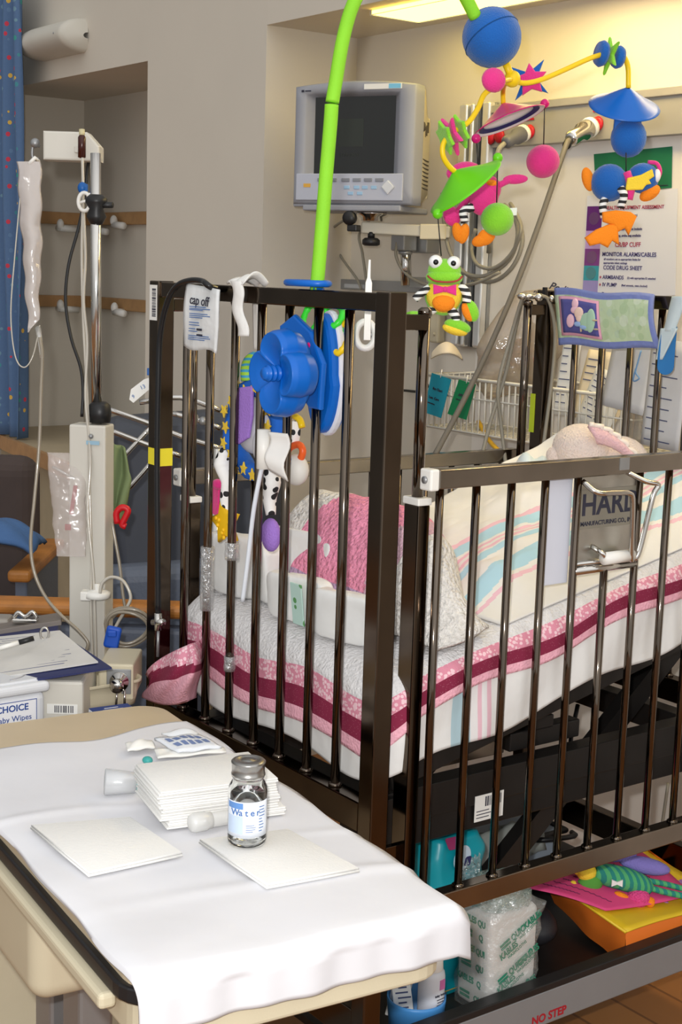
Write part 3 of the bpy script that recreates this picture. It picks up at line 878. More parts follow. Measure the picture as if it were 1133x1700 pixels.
obj('hub', MB().ell(hub, 0.0145).tube([PX(840, 105, X0), hub], 0.0065, 10), YEL, mobile)
def arm(pts, r=0.0047):
    obj('branch', MB().tube(pts, r, 10, smooth=6), YEL, mobile)
arm([hub, PX(870, 138, X0), PX(900, 132, X0), PX(940, 115, X0), PX(985, 95, X0), PX(1016, 88, X0), PX(1034, 92, X0), PX(1043, 110, X0), PX(1044, 146, X0)])
arm([hub, PX(832, 140, X0), PX(806, 155, X0), PX(794, 180, X0), PX(778, 203, X0), PX(752, 220, X0), PX(737, 238, X0), PX(736, 258, X0), PX(745, 275, X0), PX(757, 286, X0)])
pk = PX(836, 172, -0.36)
arm([hub, PX(846, 133, -0.25), PX(840, 138, -0.31), PX(836, 150, -0.35), pk], 0.0045)
arm([hub, PX(840, 133, X0 + 0.03), PX(820, 138, X0 + 0.05)], 0.0045)
# beads threaded on the branches
obj('pink_bead', MB().lathe([(0.001, -0.009), (0.018, -0.008), (0.021, 0), (0.018, 0.008), (0.001, 0.009)], PX(820, 133, X0 + 0.045), (1, -0.5, 0.15), 20), PINKF, mobile)
sc_ = PX(878, 132, X0 - 0.02)
obj('star_bead', MB().prism(star(5, 0.030, 0.016, 0.4), sc_ + V((-0.006, 0.012, 0)), (0.75, 0.65, 0.1), (-0.1, 0, 1), 0.009, 0.003), PINKF, mobile, label='pink felt star bead')
obj('star_bead', MB().prism(star(4, 0.042, 0.013, 0.9), sc_ + V((-0.02, 0.022, 0.002)), (0.75, 0.65, 0.1), (-0.1, 0, 1), 0.008, 0.002), FBLUE, mobile, label='blue felt star bead')
rc = PX(1013, 92, X0)
AX_ = (PX(1030, 89, X0) - PX(985, 95, X0)).normalized()
tilt = V((0.3, 0.85, -0.1)).normalized()
U_ = tilt.cross(ZZ).normalized(); V_ = U_.cross(tilt) * -1
obj('star_bead', MB().prism(star(5, 0.036, 0.014, 1.9), rc - tilt * 0.004, U_, V_, 0.008, 0.003), LIMEF, mobile, label='lime felt star bead')
for s_, r_ in ((-0.017, 0.024), (0.017, 0.021)):
    obj('disc_bead', MB().lathe([(0.004, -0.007), (r_ * 0.85, -0.007), (r_, 0), (r_ * 0.85, 0.007), (0.004, 0.007)], rc + tilt * s_, tilt, 22), FBLUE, mobile)
lc = PX(751, 224, X0)
tl = (PX(775, 205, X0) - PX(737, 240, X0)).normalized()
tl = (tl * 0.7 + HR * 0.5).normalized()
U_ = tl.cross(HB).normalized(); V_ = tl.cross(U_)
obj('star_bead', MB().prism(star(5, 0.036, 0.017, 0.2), lc - tl * 0.004, U_, V_, 0.008, 0.003), PINKF, mobile, label='magenta felt star bead')
for s_ in (-0.017, 0.013):
    obj('star_bead', MB().prism(star(6, 0.030, 0.021, 0.1), lc + tl * s_, U_, V_, 0.007, 0.003), LIMEF, mobile, label='lime felt flower bead')

def canopy(apex, axis, R, h, mo_, mi_=None, name='canopy', stripe=None):
    axis = V(axis).normalized()
    pr = [(0.004, 0.0), (R * 0.12, h * 0.06), (R * 0.35, h * 0.32), (R * 0.65, h * 0.68), (R * 0.9, h * 0.93), (R, h), (R * 0.99, h + 0.0015)]
    c = obj(name, MB().lathe(pr, apex, axis, 40, cap=False), mo_, mobile)
    obj('lining', MB().lathe([(0.002, h * 0.22), (R * 0.6, h * 0.68), (R * 0.985, h + 0.001)], apex, axis, 40, cap=False), mi_ or mo_, c, label='white lining' if mi_ else None)
    if stripe: obj('lining_stripe', MB().lathe([(R * 0.70, h * 0.79), (R * 0.86, h * 0.92)], apex + axis * 0.0015, axis, 40, cap=False), stripe, c)
    return c
bd = PX(1043, 146, X0)
canopy(bd, ZZ * -1 + HB * -0.55 + HR * -0.04, 0.067, 0.036, TBLUE, name='blue_canopy')
o = PX(1041, 218, X0)
obj('canopy_tab', MB().prism([(-0.025, 0.03), (0.025, 0.03), (0.026, 0.0)] + [(0.026 * math.cos(a), 0.026 * math.sin(a) - 0.004) for a in [-PI * i / 10 for i in range(1, 10)]] + [(-0.026, 0.0)], o - HB * 0.002 - ZZ * 0.006, HR, ZZ, 0.012, 0.003).lathe([(0.010, 0), (0.010, 0.004), (0.006, 0.005), (0.0035, 0.002), (0.001, 0.002)], L(o, 0.001, 0.0095, 0.005), HB, 20), TBLUE, mobile)
obj('tab_bolt', MB().ell(L(o, 0.001, 0.012, 0.005), 0.0038), BLACK, mobile)
gd = PX(755, 284, X0)
canopy(gd, HR * 0.62 - ZZ * 0.76 - HB * 0.20, 0.073, 0.033, LIMEP, name='lime_canopy')
pd = pk
canopy(pd, HR * 0.36 - ZZ * 0.86 + HB * 0.12, 0.070, 0.034, PINKP, mat('white_lining', srgb(228, 226, 226), 0.5), 'magenta_canopy', mat('navy', srgb(25, 25, 95), 0.6))
def bead(px, py, X, m, lab):
    p = PX(px, py, X)
    obj('end_bead', MB().ell(p, 0.0088), m, mobile)
    return p
XP = -0.36
gb1 = bead(827, 262, X0, LIMEP, ''); gb2 = bead(727, 355, X0, LIMEP, '')
pb1 = bead(905, 172, XP, PINKP, ''); pb2 = bead(791, 230, XP, PINKP, '')
def cord(a, b): obj('string', MB().tube([a, b], 0.0011, 6), BLACK, mobile)
cord(gb1, PX(825, 338, X0)); cord(gb2, PX(733, 425, X0)); cord(pb1, PX(903, 242, XP)); cord(pb2, PX(796, 290, XP))
cord(PX(1040, 230, X0 + 0.013), PX(1040, 290, X0 + 0.013))
# the clamp of the mobile on the bars
cc = PY(541, 620, 0.042)
cl = [(0.036 * math.cos(a) * (1 if math.sin(a) > 0 else 1.15), 0.098 * math.sin(a)) for a in [2 * PI * i / 36 for i in range(36)]]
obj('clamp_body', MB().prism(cl, cc + V((0, -0.014, 0)), (-1, 0, 0), (0, 0, 1), 0.036, 0.008), TBLUE, mobile, label='blue plastic clamp body')
obj('clamp_edge', MB().prism([(x * 1.10, y * 1.05) for x, y in cl], cc + V((0, 0.0, 0)), (-1, 0, 0), (0, 0, 1), 0.014, 0.004), mat('clamp_white', srgb(220, 222, 232), 0.4), mobile, label='white edge of the clamp')
cc2 = PY(512, 600, 0.02)
obj('clamp_plate', MB().prism([(-0.07, 0.055), (-0.03, 0.075), (0.02, 0.05), (0.055, 0.0), (0.05, -0.075), (0.02, -0.075), (-0.03, -0.03), (-0.07, 0.0)], cc2 + V((0, -0.0, 0.0)), (1, 0, 0), (0, 0, 1), 0.012, 0.004), TBLUE, mobile)
nc = PY(494, 619, -0.020)
def nut(u, v):
    a = 2 * PI * u
    lob = abs(math.cos(2 * a)) ** 0.55
    prof = ((0.0, -0.050), (0.35, -0.058), (0.75, -0.074), (1.0, -0.080), (1.06, -0.066), (1.10, -0.035), (1.0, -0.005), (0.78, 0.012), (0.4, 0.014), (0.0, 0.014))
    x = v * (len(prof) - 1); i = min(int(x), len(prof) - 2); f = x - i
    f = f * f * (3 - 2 * f) * 0.4 + f * 0.6
    r = prof[i][0] * (1 - f) + prof[i + 1][0] * f; y = prof[i][1] * (1 - f) + prof[i + 1][1] * f
    R = 0.062 * (0.66 + 0.34 * lob)
    if v < 0.34: R = 0.062 * (0.60 + 0.40 * lob)
    y *= 0.66
    return nc + V((R * r * math.cos(a), y, R * r * math.sin(a) * 1.04))
obj('wing_nut', MB().grid(nut, 96, 54, cu=True), TBLUE, mobile, label='blue flower-shaped wing nut')
sp_ = [(0.0, -0.100), (0.008, -0.099), (0.0105, -0.095)]
for i in range(4):
    z = -0.091 + i * 0.012
    sp_ += [(0.0105, z), (0.013, z + 0.003), (0.0135, z + 0.005), (0.0105, z + 0.009)]
obj('screw', MB().lathe([(r, z * 0.75 + 0.008) for r, z in sp_], nc, (0, 1, 0), 20), TBLUE, mobile)
obj('pink_button', MB().ell(PY(516, 573, 0.012), 0.0062), PINKP, mobile)

# ------------------------------------------------------------------ soft toys hanging from the mobile
def toy(px, py, X):
    o = PX(px, py, X)
    d = (o - CAM).dot(FW); s = d / F_PX
    def T(dx, dy, b=0.0): return o + (HR * dx - ZZ * dy + HB * b) * s
    return o, s, T
RF = frame(HR, HB, ZZ)      # ellipsoid axes: right, towards the photographer, up
def Rroll(a): return frame((HR * math.cos(a) + ZZ * math.sin(a)), HB, (ZZ * math.cos(a) - HR * math.sin(a)))
o, s, T = toy(738, 480, X0)
t = thing('frog_toy', 'green plush frog with pink bow tie and zebra striped limbs hanging below the mobile', 'plush toy', T(0, 70))
e_ = lambda m, p, r, R=RF, mi=0: m.ell(p, (r[0] * s, r[2] * s, r[1] * s), R, 20, mi)
EYEW = mat('eye_white', srgb(240, 240, 240), 0.3, var=0)
GLOSSB = mat('eye_black', (0.005, 0.005, 0.006), 0.15, var=0)
obj('head', e_(e_(e_(MB(), T(-1, -30), (28, 20, 22)), T(-1, -19, 4), (31, 15, 22)), T(-1, -12), (24, 10, 18)), LIMEF, t)
ey = obj('eyes', e_(e_(MB(), T(-17, -44, 12), (11.5, 11.5, 11)), T(13, -43, 12), (11.5, 11.5, 11)), EYEW, t)
obj('pupils', e_(e_(MB(), T(-17, -43.5, 21.5), (4.6, 4.6, 3)), T(12, -42.5, 21.5), (4.6, 4.6, 3)), GLOSSB, ey)
obj('mouth', MB().tube([T(-29, -21, 13), T(-20, -14, 22), T(-8, -12, 26), T(6, -12, 26), T(20, -15, 22), T(28, -22, 14)], 1.6 * s, 8, smooth=5), mat('mouth_red', srgb(170, 60, 60), 0.9), t)
obj('body', e_(e_(MB(), T(0, 10, 0), (30, 30, 20), mi=0), T(0, 10, -6), (32, 34, 20), mi=1), [YELF, LIMEF], t)
obj('belly', e_(MB(), T(-1, 22, 14), (19, 15, 10)), ORNF, t)
obj('bow_tie', MB().prism([(-20 * s, 8 * s), (0, 3 * s), (18 * s, 9 * s), (19 * s, -10 * s), (0, -4 * s), (-19 * s, -9 * s)], T(0, 0, 19), HR, ZZ, 5 * s, 2 * s).ell(T(0, 0, 24), (4 * s, 3 * s, 5 * s), RF), PINKF, t)
def limb(pts, r, m=ZEBRA, n='leg'): return obj(n, MB().tube([T(*p) for p in pts], r * s, 12, smooth=4), m, t)
a = limb(((-24, -2, 4), (-38, 8, 2), (-48, 18, 0)), 6.5, n='arm')
a = limb(((24, -6, 2), (36, 4, 4), (38, 22, 6)), 7.5, n='arm')
obj('hand', e_(e_(MB(), T(46, 34, 4), (12, 19, 9), Rroll(0.4), 0), T(40, 36, 6), (9, 17, 7), Rroll(0.4), 1), [LIMEF, ORNF], a)
a = limb(((12, 34, 6), (20, 44, 10), (19, 60, 10)), 7.5)
obj('foot', e_(e_(MB(), T(24, 60, 10), (23, 11, 13), Rroll(-0.25), 0), T(20, 66, 10), (22, 9, 13), Rroll(-0.25), 1), [LIMEF, YELF], a)
a = limb(((-14, 32, 2), (-30, 42, 0), (-42, 48, 0)), 7)
obj('foot', e_(e_(MB(), T(-48, 50, 0), (20, 13, 12), RF, 0), T(-48, 58, 0), (19, 8, 12), RF, 1), [LIMEF, YELF], a)

o, s, T = toy(800, 330, XP)
t = thing('flamingo_toy', 'pink plush bird with orange feet hanging behind the lime canopy', 'plush toy', T(0, 85))
obj('body', e_(e_(MB(), T(4, -2), (24, 30, 20), Rroll(-0.3)), T(12, -16), (20, 22, 16)), PINKF, t)
obj('wing', e_(MB().tube([T(22, -20, 4), T(34, -26, 6), T(44, -32, 6)], [6 * s, 5 * s, 6 * s], 10, smooth=4), T(54, -33, 6), (21, 8, 5), Rroll(0.08)), PINKF, t)
obj('wing', e_(MB().tube([T(-15, -5, 0), T(-30, 10, 0), T(-42, 24, 0)], 5 * s, 10), T(-48, 30, 0), (14, 17, 6), Rroll(0.5)), PINKF, t)
obj('head', e_(e_(MB(), T(-26, -45, -6), (26, 15, 14)), T(-52, -40, -6), (8, 9, 8)).tube([T(-20, -40, -6), T(-6, -28, -4), T(4, -14, 0)], 9 * s, 10, smooth=3), PINKF, t)
obj('neck_ring', e_(MB(), T(14, -25, 10), (10, 6, 8)), ORNF, t)
a = limb(((-14, 14, 6), (-30, 22, 8), (-26, 40, 8)), 7)
obj('foot', e_(e_(MB(), T(-38, 56, 10), (9, 16, 8), Rroll(0.25)), T(-28, 58, 10), (9, 17, 8), Rroll(-0.2)), ORNF, a)
a = limb(((6, 20, 2), (8, 40, 2), (10, 54, 2)), 6)
obj('foot', e_(e_(MB(), T(2, 68, 4), (16, 10, 8), Rroll(0.35)), T(10, 62, 4), (17, 13, 8), Rroll(0.7)), ORNF, a)

o, s, T = toy(1025, 305, X0)
t = thing('bird_toy', 'blue plush bird with yellow wing and orange feet hanging under the blue canopy', 'plush toy', T(0, 105))
obj('body', e_(MB(), T(-13, -1), (31, 31, 28)), FBLUE, t)
obj('head', e_(e_(MB(), T(42, -10, 2), (27, 25, 22)), T(16, -75, -8), (30, 32, 26)), FBLUE, t)
obj('beak', e_(MB(), T(54, 14, 8), (19, 11, 10), Rroll(0.6)), ORNF, t)
e2 = obj('eye', e_(MB(), T(63, -14, 12), (6, 11, 8)), EYEW, t)
obj('headset', MB().tube([T(48, -36, 4), T(62, -34, 8), T(68, -22, 10), T(66, -10, 8)], 3.5 * s, 8, smooth=4), PINKF, t)
obj('wing', MB().prism([(-24 * s, -16 * s), (4 * s, -14 * s), (10 * s, -6 * s), (18 * s, -4 * s), (14 * s, 2 * s), (22 * s, 8 * s), (18 * s, 20 * s), (0, 10 * s), (-22 * s, 4 * s)], T(34, -4, 20), HR, ZZ, 7 * s, 2.5 * s), YELF, t)
obj('scarf', MB().tube([T(12, -18, 14), T(20, 4, 18), T(18, 26, 16)], 7 * s, 10, smooth=4), PINKF, t)
obj('tail', e_(MB(), T(-48, -6, -4), (10, 20, 8), Rroll(0.3)), ORNF, t)
for (pp, fx, fy, fa) in ((((2, 8, 22), (8, 20, 26), (4, 40, 22)), 0, 64, -0.15), (((-20, 26, 12), (-24, 36, 14), (-20, 56, 12)), -22, 92, 0.35)):
    a = limb(pp, 6.5)
    ft = [(-33, 14), (-8, 22), (20, 24), (34, 18), (26, -20), (16, -8), (4, -18), (-8, -6), (-28, -4)]
    f2 = [((x * math.cos(fa) - y * math.sin(fa)) * s * 0.86, (x * math.sin(fa) + y * math.cos(fa)) * s * 0.86) for x, y in ft]
    obj('foot', MB().prism(f2, T(fx, fy, 18), HR, ZZ, 14 * s, 5 * s, seg=3, smooth=True), ORNF, a)

p = PX(902, 268, XP)
m = MB().ell(p, (0.032, 0.032, 0.0315), None, 32)
obj('felt_ball', m, PINKF, label='round magenta felt ball hanging on a string from the pink canopy', cat='ball')
p = PX(826, 364, X0)
t = thing('felt_ball', 'round lime green felt ball hanging on a string from the lime canopy', 'ball', p - V((0, 0, 0.029)))
obj('ball', MB().ell(p, (0.029, 0.029, 0.0285), None, 32), LIMEF, t)
obj('cloth_tag', MB().prism([(-0.006, -0.007), (0.006, -0.006), (0.006, 0.007), (-0.006, 0.006)], L(p, 0.028, -0.002, 0.014), HR, ZZ, 0.001), PAPER, t)

# ------------------------------------------------------------------ things hung on the crib end
rc = PY(424, 714, 0.048)
t = thing('ring_toy', 'blue ring teething toy with yellow stars and spotted legs hanging inside the crib bars', 'baby toy', rc - V((0, 0, 0.2)))
m = MB().tube([rc + V((0.074 * math.cos(a), 0.004 * math.sin(5 * a), 0.074 * math.sin(a))) for a in [2 * PI * i / 48 for i in range(48)]], 0.0165, 14, closed=True)
for i in range(17):
    a = 2 * PI * i / 17 + 0.2; rr = 0.074 + (0.006 if i % 2 else -0.005)
    m.prism(star(5, 0.0125, 0.006, a + i), rc + V((rr * math.cos(a), -0.0175, rr * math.sin(a))), (1, 0, 0), (0, 0, 1), 0.0035, 0.001, mi=1)
    m.prism(star(5, 0.0115, 0.0055, a + 2 * i), rc + V((0.0905 * math.cos(a), 0, 0.0905 * math.sin(a))), (-math.sin(a), 0, math.cos(a)), (0, 1, 0), 0.002, mi=1) if i % 2 else None
obj('ring', m, [mat('royal_blue', srgb(25, 95, 190), 0.85, var=0.1, bump=0.2), mat('star_yellow', srgb(225, 190, 60), 0.8)], t)
LAV = mat('lavender_felt', srgb(160, 120, 205), 0.95, var=0.05, bump=0.3, bscale=300)
GREYC = mat('silver_cloth', srgb(195, 195, 200), 0.6, var=0.06)
obj('head', MB().ell(PY(420, 705, 0.05), (0.050, 0.02, 0.052)).ell(PY(440, 740, 0.04), (0.028, 0.02, 0.036)), GREYC, t)
obj('ear', MB().prism([(-0.026, 0.045), (0.02, 0.052), (0.022, 0.0), (0.012, -0.04), (-0.02, -0.055), (-0.028, -0.01)], PY(411, 688, 0.03), (1, 0, 0), (0, 0, 1), 0.006, 0.002), LAV, t, label='purple felt ear')
obj('loop', MB().tube([rc + V((x, 0, z)) for x, z in ((-0.028, 0.085), (-0.03, 0.105), (-0.018, 0.122), (0.004, 0.126), (0.012, 0.11), (0.004, 0.09))], 0.0125, 12, smooth=4), pattern('lime_blue_cloth', 'zebra', [srgb(70, 165, 205), srgb(165, 215, 70)], 30, thr=0.4), t, label='lime and blue patterned hanging loop')
def leg(pts, r, foot, fm, lab):
    a = obj('leg', MB().tube(pts, r, 12, smooth=5), SPOT, t)
    return a
a = leg([PY(x, y, 0.04) for x, y in ((376, 745), (371, 770), (378, 800), (376, 830), (378, 850))], [0.010, 0.018, 0.012, 0.012, 0.009], None, None, '')
tc_ = PY(375, 868, 0.036)
st = [(0.052 * math.cos(b), 0.043 * math.sin(b)) if i % 2 == 0 else (0.025 * math.cos(b), 0.024 * math.sin(b)) for i, b in enumerate([PI / 2 + 0.25 + PI * i / 5 for i in range(10)])]
m = MB().prism(st, tc_ + V((0, 0.006, 0)), (1, 0, 0), (0, 0, 1), 0.013, 0.005, seg=3, smooth=True)
for dx, dz in ((-0.022, 0.006), (-0.012, 0.004), (-0.016, -0.006), (0.0, -0.018), (0.006, -0.026), (0.004, -0.012), (0.02, 0.004)): m.ell(tc_ + V((dx, -0.0075, dz)), (0.004, 0.003, 0.004))
obj('star_teether', m, mat('teether_yellow', srgb(240, 190, 20), 0.45, var=0.03), a, label='yellow plastic star teether')
a = leg([PY(x, y, 0.045) for x, y in ((449, 775), (452, 800), (448, 825), (450, 855))], [0.013, 0.016, 0.013, 0.009], None, None, '')
obj('foot', MB().ell(PY(450, 888, 0.045), (0.024, 0.014, 0.03)), LAV, a, label='purple felt foot')
obj('bow', MB().ell(PY(362, 804, 0.05), (0.014, 0.01, 0.010)).prism([(-0.01, 0.03), (0.012, 0.03), (0.008, -0.03), (-0.014, -0.025)], PY(360, 830, 0.055), (1, 0, 0), (0, 0, 1), 0.004), PINKF, t)
obj('teether_ring', MB().tube([PY(x, y, 0.05) for x, y in ((480, 745), (496, 738), (503, 748), (499, 762), (490, 768), (478, 762))], 0.0062, 10, smooth=4, closed=True), mat('toy_orange', srgb(240, 100, 40), 0.4), t)
obj('rattle', MB().ell(PY(492, 780, 0.05), (0.026, 0.02, 0.027), mi=0).ell(PY(486, 778, 0.045), (0.018, 0.02, 0.022), mi=1), [mat('rattle_white', srgb(225, 222, 215), 0.5), mat('rattle_blue', srgb(60, 130, 180), 0.5)], t)
a = leg([PY(x, y, 0.055) for x, y in ((489, 700), (491, 715), (488, 735))], 0.009, None, None, '')
obj('yellow_clip', MB().tube([PY(x, y, 0.05) for x, y in ((488, 690), (498, 697), (502, 710))], 0.006, 8, smooth=3), YEL, t)

# plastic links above the clamp
GLK = mat('link_green', srgb(60, 225, 60), 0.35, var=0.02)
def link(px, py, a, m, lab):
    c = PY(px, py, 0.05)
    pts = []
    for i in range(24):
        b = 2 * PI * i / 24
        x, z = 0.026 * math.cos(b), 0.015 * math.sin(b)
        pts.append(c + V(((x * math.cos(a) - z * math.sin(a)) , 0.012 * math.sin(b + a), x * math.sin(a) + z * math.cos(a))))
    obj('plastic_link', MB().tube(pts, [0.0058, 0.0048, 0.0062, 0.0048] * 6, 8, closed=True), m, label=lab, cat='toy link', group='chain links at the mobile clamp')
link(516, 530, -1.0, GLK, 'bright green plastic chain link furthest left above the blue clamp')
link(552, 524, -0.4, GLK, 'bright green plastic chain link at the upper right of the chain')
link(549, 550, -0.3, GLK, 'bright green plastic chain link just above the clamp edge')
link(568, 560, -1.3, YEL, 'yellow plastic chain link hanging at the right end of the chain')

# paper packet with handwriting over the top rail
pa, pb = PY(311, 474, -0.012), PY(366, 479, -0.012)
wv = V((pb.x - pa.x, 0, 0))
def pk_(u, v):
    return V((pa.x + wv.x * u - 0.006 * v + 0.004 * math.sin(4 * v), -0.012 - 0.005 * math.sin(PI * v) - 0.002 * math.sin(8 * u + 5 * v), pa.z + (0.004 if v == 0 else 0) - 0.008 * u - 0.108 * v - 0.004 * math.sin(6 * u) * v))
t = thing('paper_packet', 'white paper packet with handwriting taped over the crib end rail', 'packet', V((pa.x, -0.012, pa.z - 0.11)))
obj('wrapper', MB().grid(pk_, 14, 16, th=0.004), mat('packet_paper', srgb(222, 224, 224), 0.5, var=0.03, bump=0.2, bscale=50), t)
m = MB()
def onp(u, v, up=0.006): return pk_(u, v) + V((0, -up, 0))
m.text('cap off', onp(0.47, 0.2, 0.0075), (1, 0, -0.05), ZZ, 0.024, shear=0.2, bold=0.006)
obj('handwriting', m, INK, t)
m = MB()
for v0, ws in ((0.31, 0.5), (0.34, 0.62), (0.36, 0.4), (0.42, 0.55), (0.45, 0.62), (0.48, 0.4), (0.56, 0.3), (0.60, 0.36), (0.66, 0.2), (0.70, 0.4), (0.77, 0.62), (0.80, 0.66), (0.83, 0.5)):
    c = onp(0.2, v0, 0.0055); m.span((c.x, c.y, c.z - 0.0007), (c.x + wv.x * ws, c.y + 0.0006, c.z + 0.0007))
obj('print_lines', m, BLUEINK, t)
c = onp(0.5, 0.66, 0.006)
obj('stamp', MB().span((c.x, c.y, c.z - 0.002), (c.x + 0.018, c.y + 0.0006, c.z + 0.002)).span((c.x, c.y, c.z - 0.011), (c.x + 0.02, c.y + 0.0006, c.z - 0.008)), INK, t)

# white cloth tie over the rail
def tie(u, v):
    px = 392 + 12 * v + 3 * math.sin(9 * v); py = 466 + 92 * v
    p = PY(px + (u - 0.5) * 17, py, -0.010)
    return p + V((0, -0.006 * math.sin(PI * u), 0))
m = MB().grid(tie, 8, 24, th=0.003)
m.grid(lambda u, v: V((PY(402, 480, 0).x - 0.03 + 0.055 * v, -0.012 + 0.05 * u, 1.530 + 0.012 * math.sin(PI * u) * (0.5 + v) + 0.004 * math.sin(14 * v))), 14, 10, th=0.003)
m.grid(lambda u, v: PY(420 + 9 * u + 2 * v, 492 + 88 * v, 0.036), 4, 16, th=0.003)
obj('cloth_tie', m, mat('tie_white', srgb(228, 226, 222), 0.8, bump=0.2), label='white cotton tie knotted over the crib end rail beside the packet', cat='tie')

# taped white probe and its cord on the fourth bar
pr = PY(438, 750, -0.012)
t = thing('probe_cable', 'white cable with a taped connector hanging down the middle crib bar', 'cable', PY(402, 995, -0.012))
obj('connector', MB().tube([PY(438.5, 713, -0.012), PY(437, 778, -0.012)], 0.0115, 16), WHITE, t)
obj('tape', MB().grid(lambda u, v: V((pr.x + 0.012 + 0.036 * u, -0.012 + 0.015 * u + 0.006 * math.sin(7 * v), PY(450, 718, -0.012).z - 0.064 * v - 0.016 * u * v)), 8, 10, th=0.002), mat('tape_white', srgb(228, 226, 222), 0.7), t)
obj('cord', MB().tube([PY(x, y, -0.013) for x, y in ((435, 776), (430, 800), (421, 850), (413, 920), (408, 960), (403, 998))], 0.0040, 10, smooth=5), mat('cord_white', srgb(215, 220, 228), 0.4), t)

# black air hose looped over the left post
t = thing('black_hose', 'glossy black hose looping over the left crib post', 'hose', PY(263, 1035, -0.014))
obj('hose', MB().tube([PY(x, y, -0.016) for x, y in ((263, 1022), (262, 900), (261, 760), (263, 640), (266, 560), (277, 505), (293, 476), (315, 466), (336, 467), (349, 476))] + [V((PY(352, 480, 0).x, 0.045, 1.50)), V((PY(352, 480, 0).x, 0.05, 1.42))], 0.0056, 12, smooth=6), mat('hose_black', (0.012, 0.012, 0.013), 0.2), t)
obj('fitting', MB().tube([PY(263, 1018, -0.016), PY(263, 1046, -0.016)], 0.0075, 14).tube([PY(255, 1033, -0.016), PY(271, 1033, -0.016)], 0.0068, 12), CHROME, t)
obj('hose_tail', MB().tube([PY(263, 1046, -0.016), PY(262, 1090, -0.016)], 0.003, 8), STEEL, t)
# clear tape wraps on bars
TAPE = film('clear_tape', (0.8, 0.8, 0.8), 0.25, 0.25, 0.2, 0.8, 60)
for px, y0, y1, r, lab in ((337, 905, 1010, 0.0125, 'crumpled clear tape wrapped round the second crib bar'), (382, 900, 928, 0.0125, 'short band of clear tape on the third crib bar below the yellow star'), (378, 1088, 1112, 0.0105, 'small band of clear tape low on the third crib bar')):
    x = -(E0 + (5 if px == 337 else 4) * PE)
    z0, z1 = PY(px, y1, 0.0175).z, PY(px, y0, 0.0175).z
    obj('clear_tape', MB().lathe([(r, 0), (r * 1.08, (z1 - z0) * 0.3), (r * 0.98, (z1 - z0) * 0.6), (r * 1.05, z1 - z0)], (x, 0.0175, z0), ZZ, 14), TAPE, label=lab, cat='tape')
# ball-joint white ring behind the corner bars
t = thing('cable_ring', 'round white plastic ring clip behind the crib end near the corner post', 'clip', PY(606, 575, 0.12))
q = PY(607, 556, 0.12)
obj('ring', MB().tube([q + (HR * 0.016 * math.cos(a) + ZZ * 0.022 * math.sin(a)) for a in [2 * PI * i / 24 for i in range(24)]], 0.006, 10, closed=True), WHITE, t)
obj('stem', MB().tube([L(q, 0.0, 0, 0.0), L(q, 0.02, -0.005, 0.0)], 0.006, 10), STEEL, t)
t2 = thing('white_stick', 'thin white plastic stick standing up behind the crib end rail', 'stick', PY(612, 520, 0.1))
obj('blade', MB().prism([(-0.0055, -0.075), (0.006, -0.075), (0.0055, 0.018), (0.0025, 0.026), (0.002, 0.055), (-0.0015, 0.055), (-0.003, 0.026), (-0.0055, 0.018)], PY(612, 488, 0.1), HR, ZZ, 0.003, 0.0008), WHITE, t2)

# ================================================================== BED-HEAD WALL
WY = HY - 0.0005
obj('wall_bed_panel', MB().span((PY(806, 300, HY).x, HY - 0.006, 0.02), (1.5, HY - 0.0002, PY(960, 232, HY).z), 0.001), mat('panel_paint', srgb(222, 216, 207), 0.6, var=0.02), kind='structure')
za, zb = PY(960, 160, HY - 0.03).z, PY(960, 235, HY - 0.03).z
xl = PY(809, 210, HY - 0.03).x
t = thing('service_console', 'grey medical service strip with red gas outlets on the bed-head wall', 'wall console', (0, HY, zb))
CON = mat('console_grey', srgb(168, 163, 152), 0.5, 0.2, var=0.03)
obj('housing', MB().span((xl, HY - 0.03, zb), (1.2, HY - 0.0005, za - 0.02), 0.002), CON, t)
obj('top_trim', MB().span((xl, HY - 0.036, za - 0.021), (1.2, HY - 0.0005, za), 0.002), mat('console_trim', srgb(182, 176, 164), 0.45, 0.3), t)
RED = mat('outlet_red', srgb(190, 20, 35), 0.35, var=0.02)
for px, py in ((816, 229), (831, 226), (881, 219), (994, 206)):
    p = PY(px, py, HY - 0.031)
    o_ = obj('gas_outlet', MB().lathe([(0.002, 0), (0.017, 0.0), (0.019, -0.004), (0.015, -0.009), (0.002, -0.010)], p, (0, 1, 0), 22), RED, t)
    obj('outlet_label', MB().span((p.x - 0.02, p.y - 0.001, p.z + 0.03), (p.x + 0.012, p.y - 0.0002, p.z + 0.035)), RED, o_)
p = PY(905, 210, HY - 0.031)
obj('panel_joint', MB().span((p.x - 0.001, HY - 0.0308, zb), (p.x + 0.001, HY - 0.0302, za - 0.02)), SEAM, t)
# gas connectors and the grey hose
def connector(p0, p1, r, m, lab, name='gas_connector'):
    t = thing(name, lab, 'connector', p0)
    d = (p1 - p0); l = d.length
    obj('body', MB().lathe([(r * 0.6, 0), (r, l * 0.1), (r, l * 0.45), (r * 0.72, l * 0.55), (r * 0.8, l * 0.9), (r * 0.5, l)], p0, d, 18), m, t)
    obj('collar', MB().lathe([(r * 1.03, l * 0.05), (r * 1.08, l * 0.12), (r * 1.03, l * 0.2)], p0, d, 18), WHITE, t)
    return t
ca, cb = PY(984, 209, HY - 0.045), PY(946, 232, HY - 0.14)
connector(ca, cb, 0.024, CHROME, 'chrome gas connector plugged in at the right end of the grey hose')
connector(PY(873, 219, HY - 0.045), PY(838, 238, HY - 0.13), 0.021, mat('connector_grey', srgb(95, 95, 100), 0.35, var=0.1), 'dark grey gas connector plugged in behind the magenta canopy')
he = PX(712, 775, -0.755)
hp_ = [cb, PY(938, 248, 1.2)]
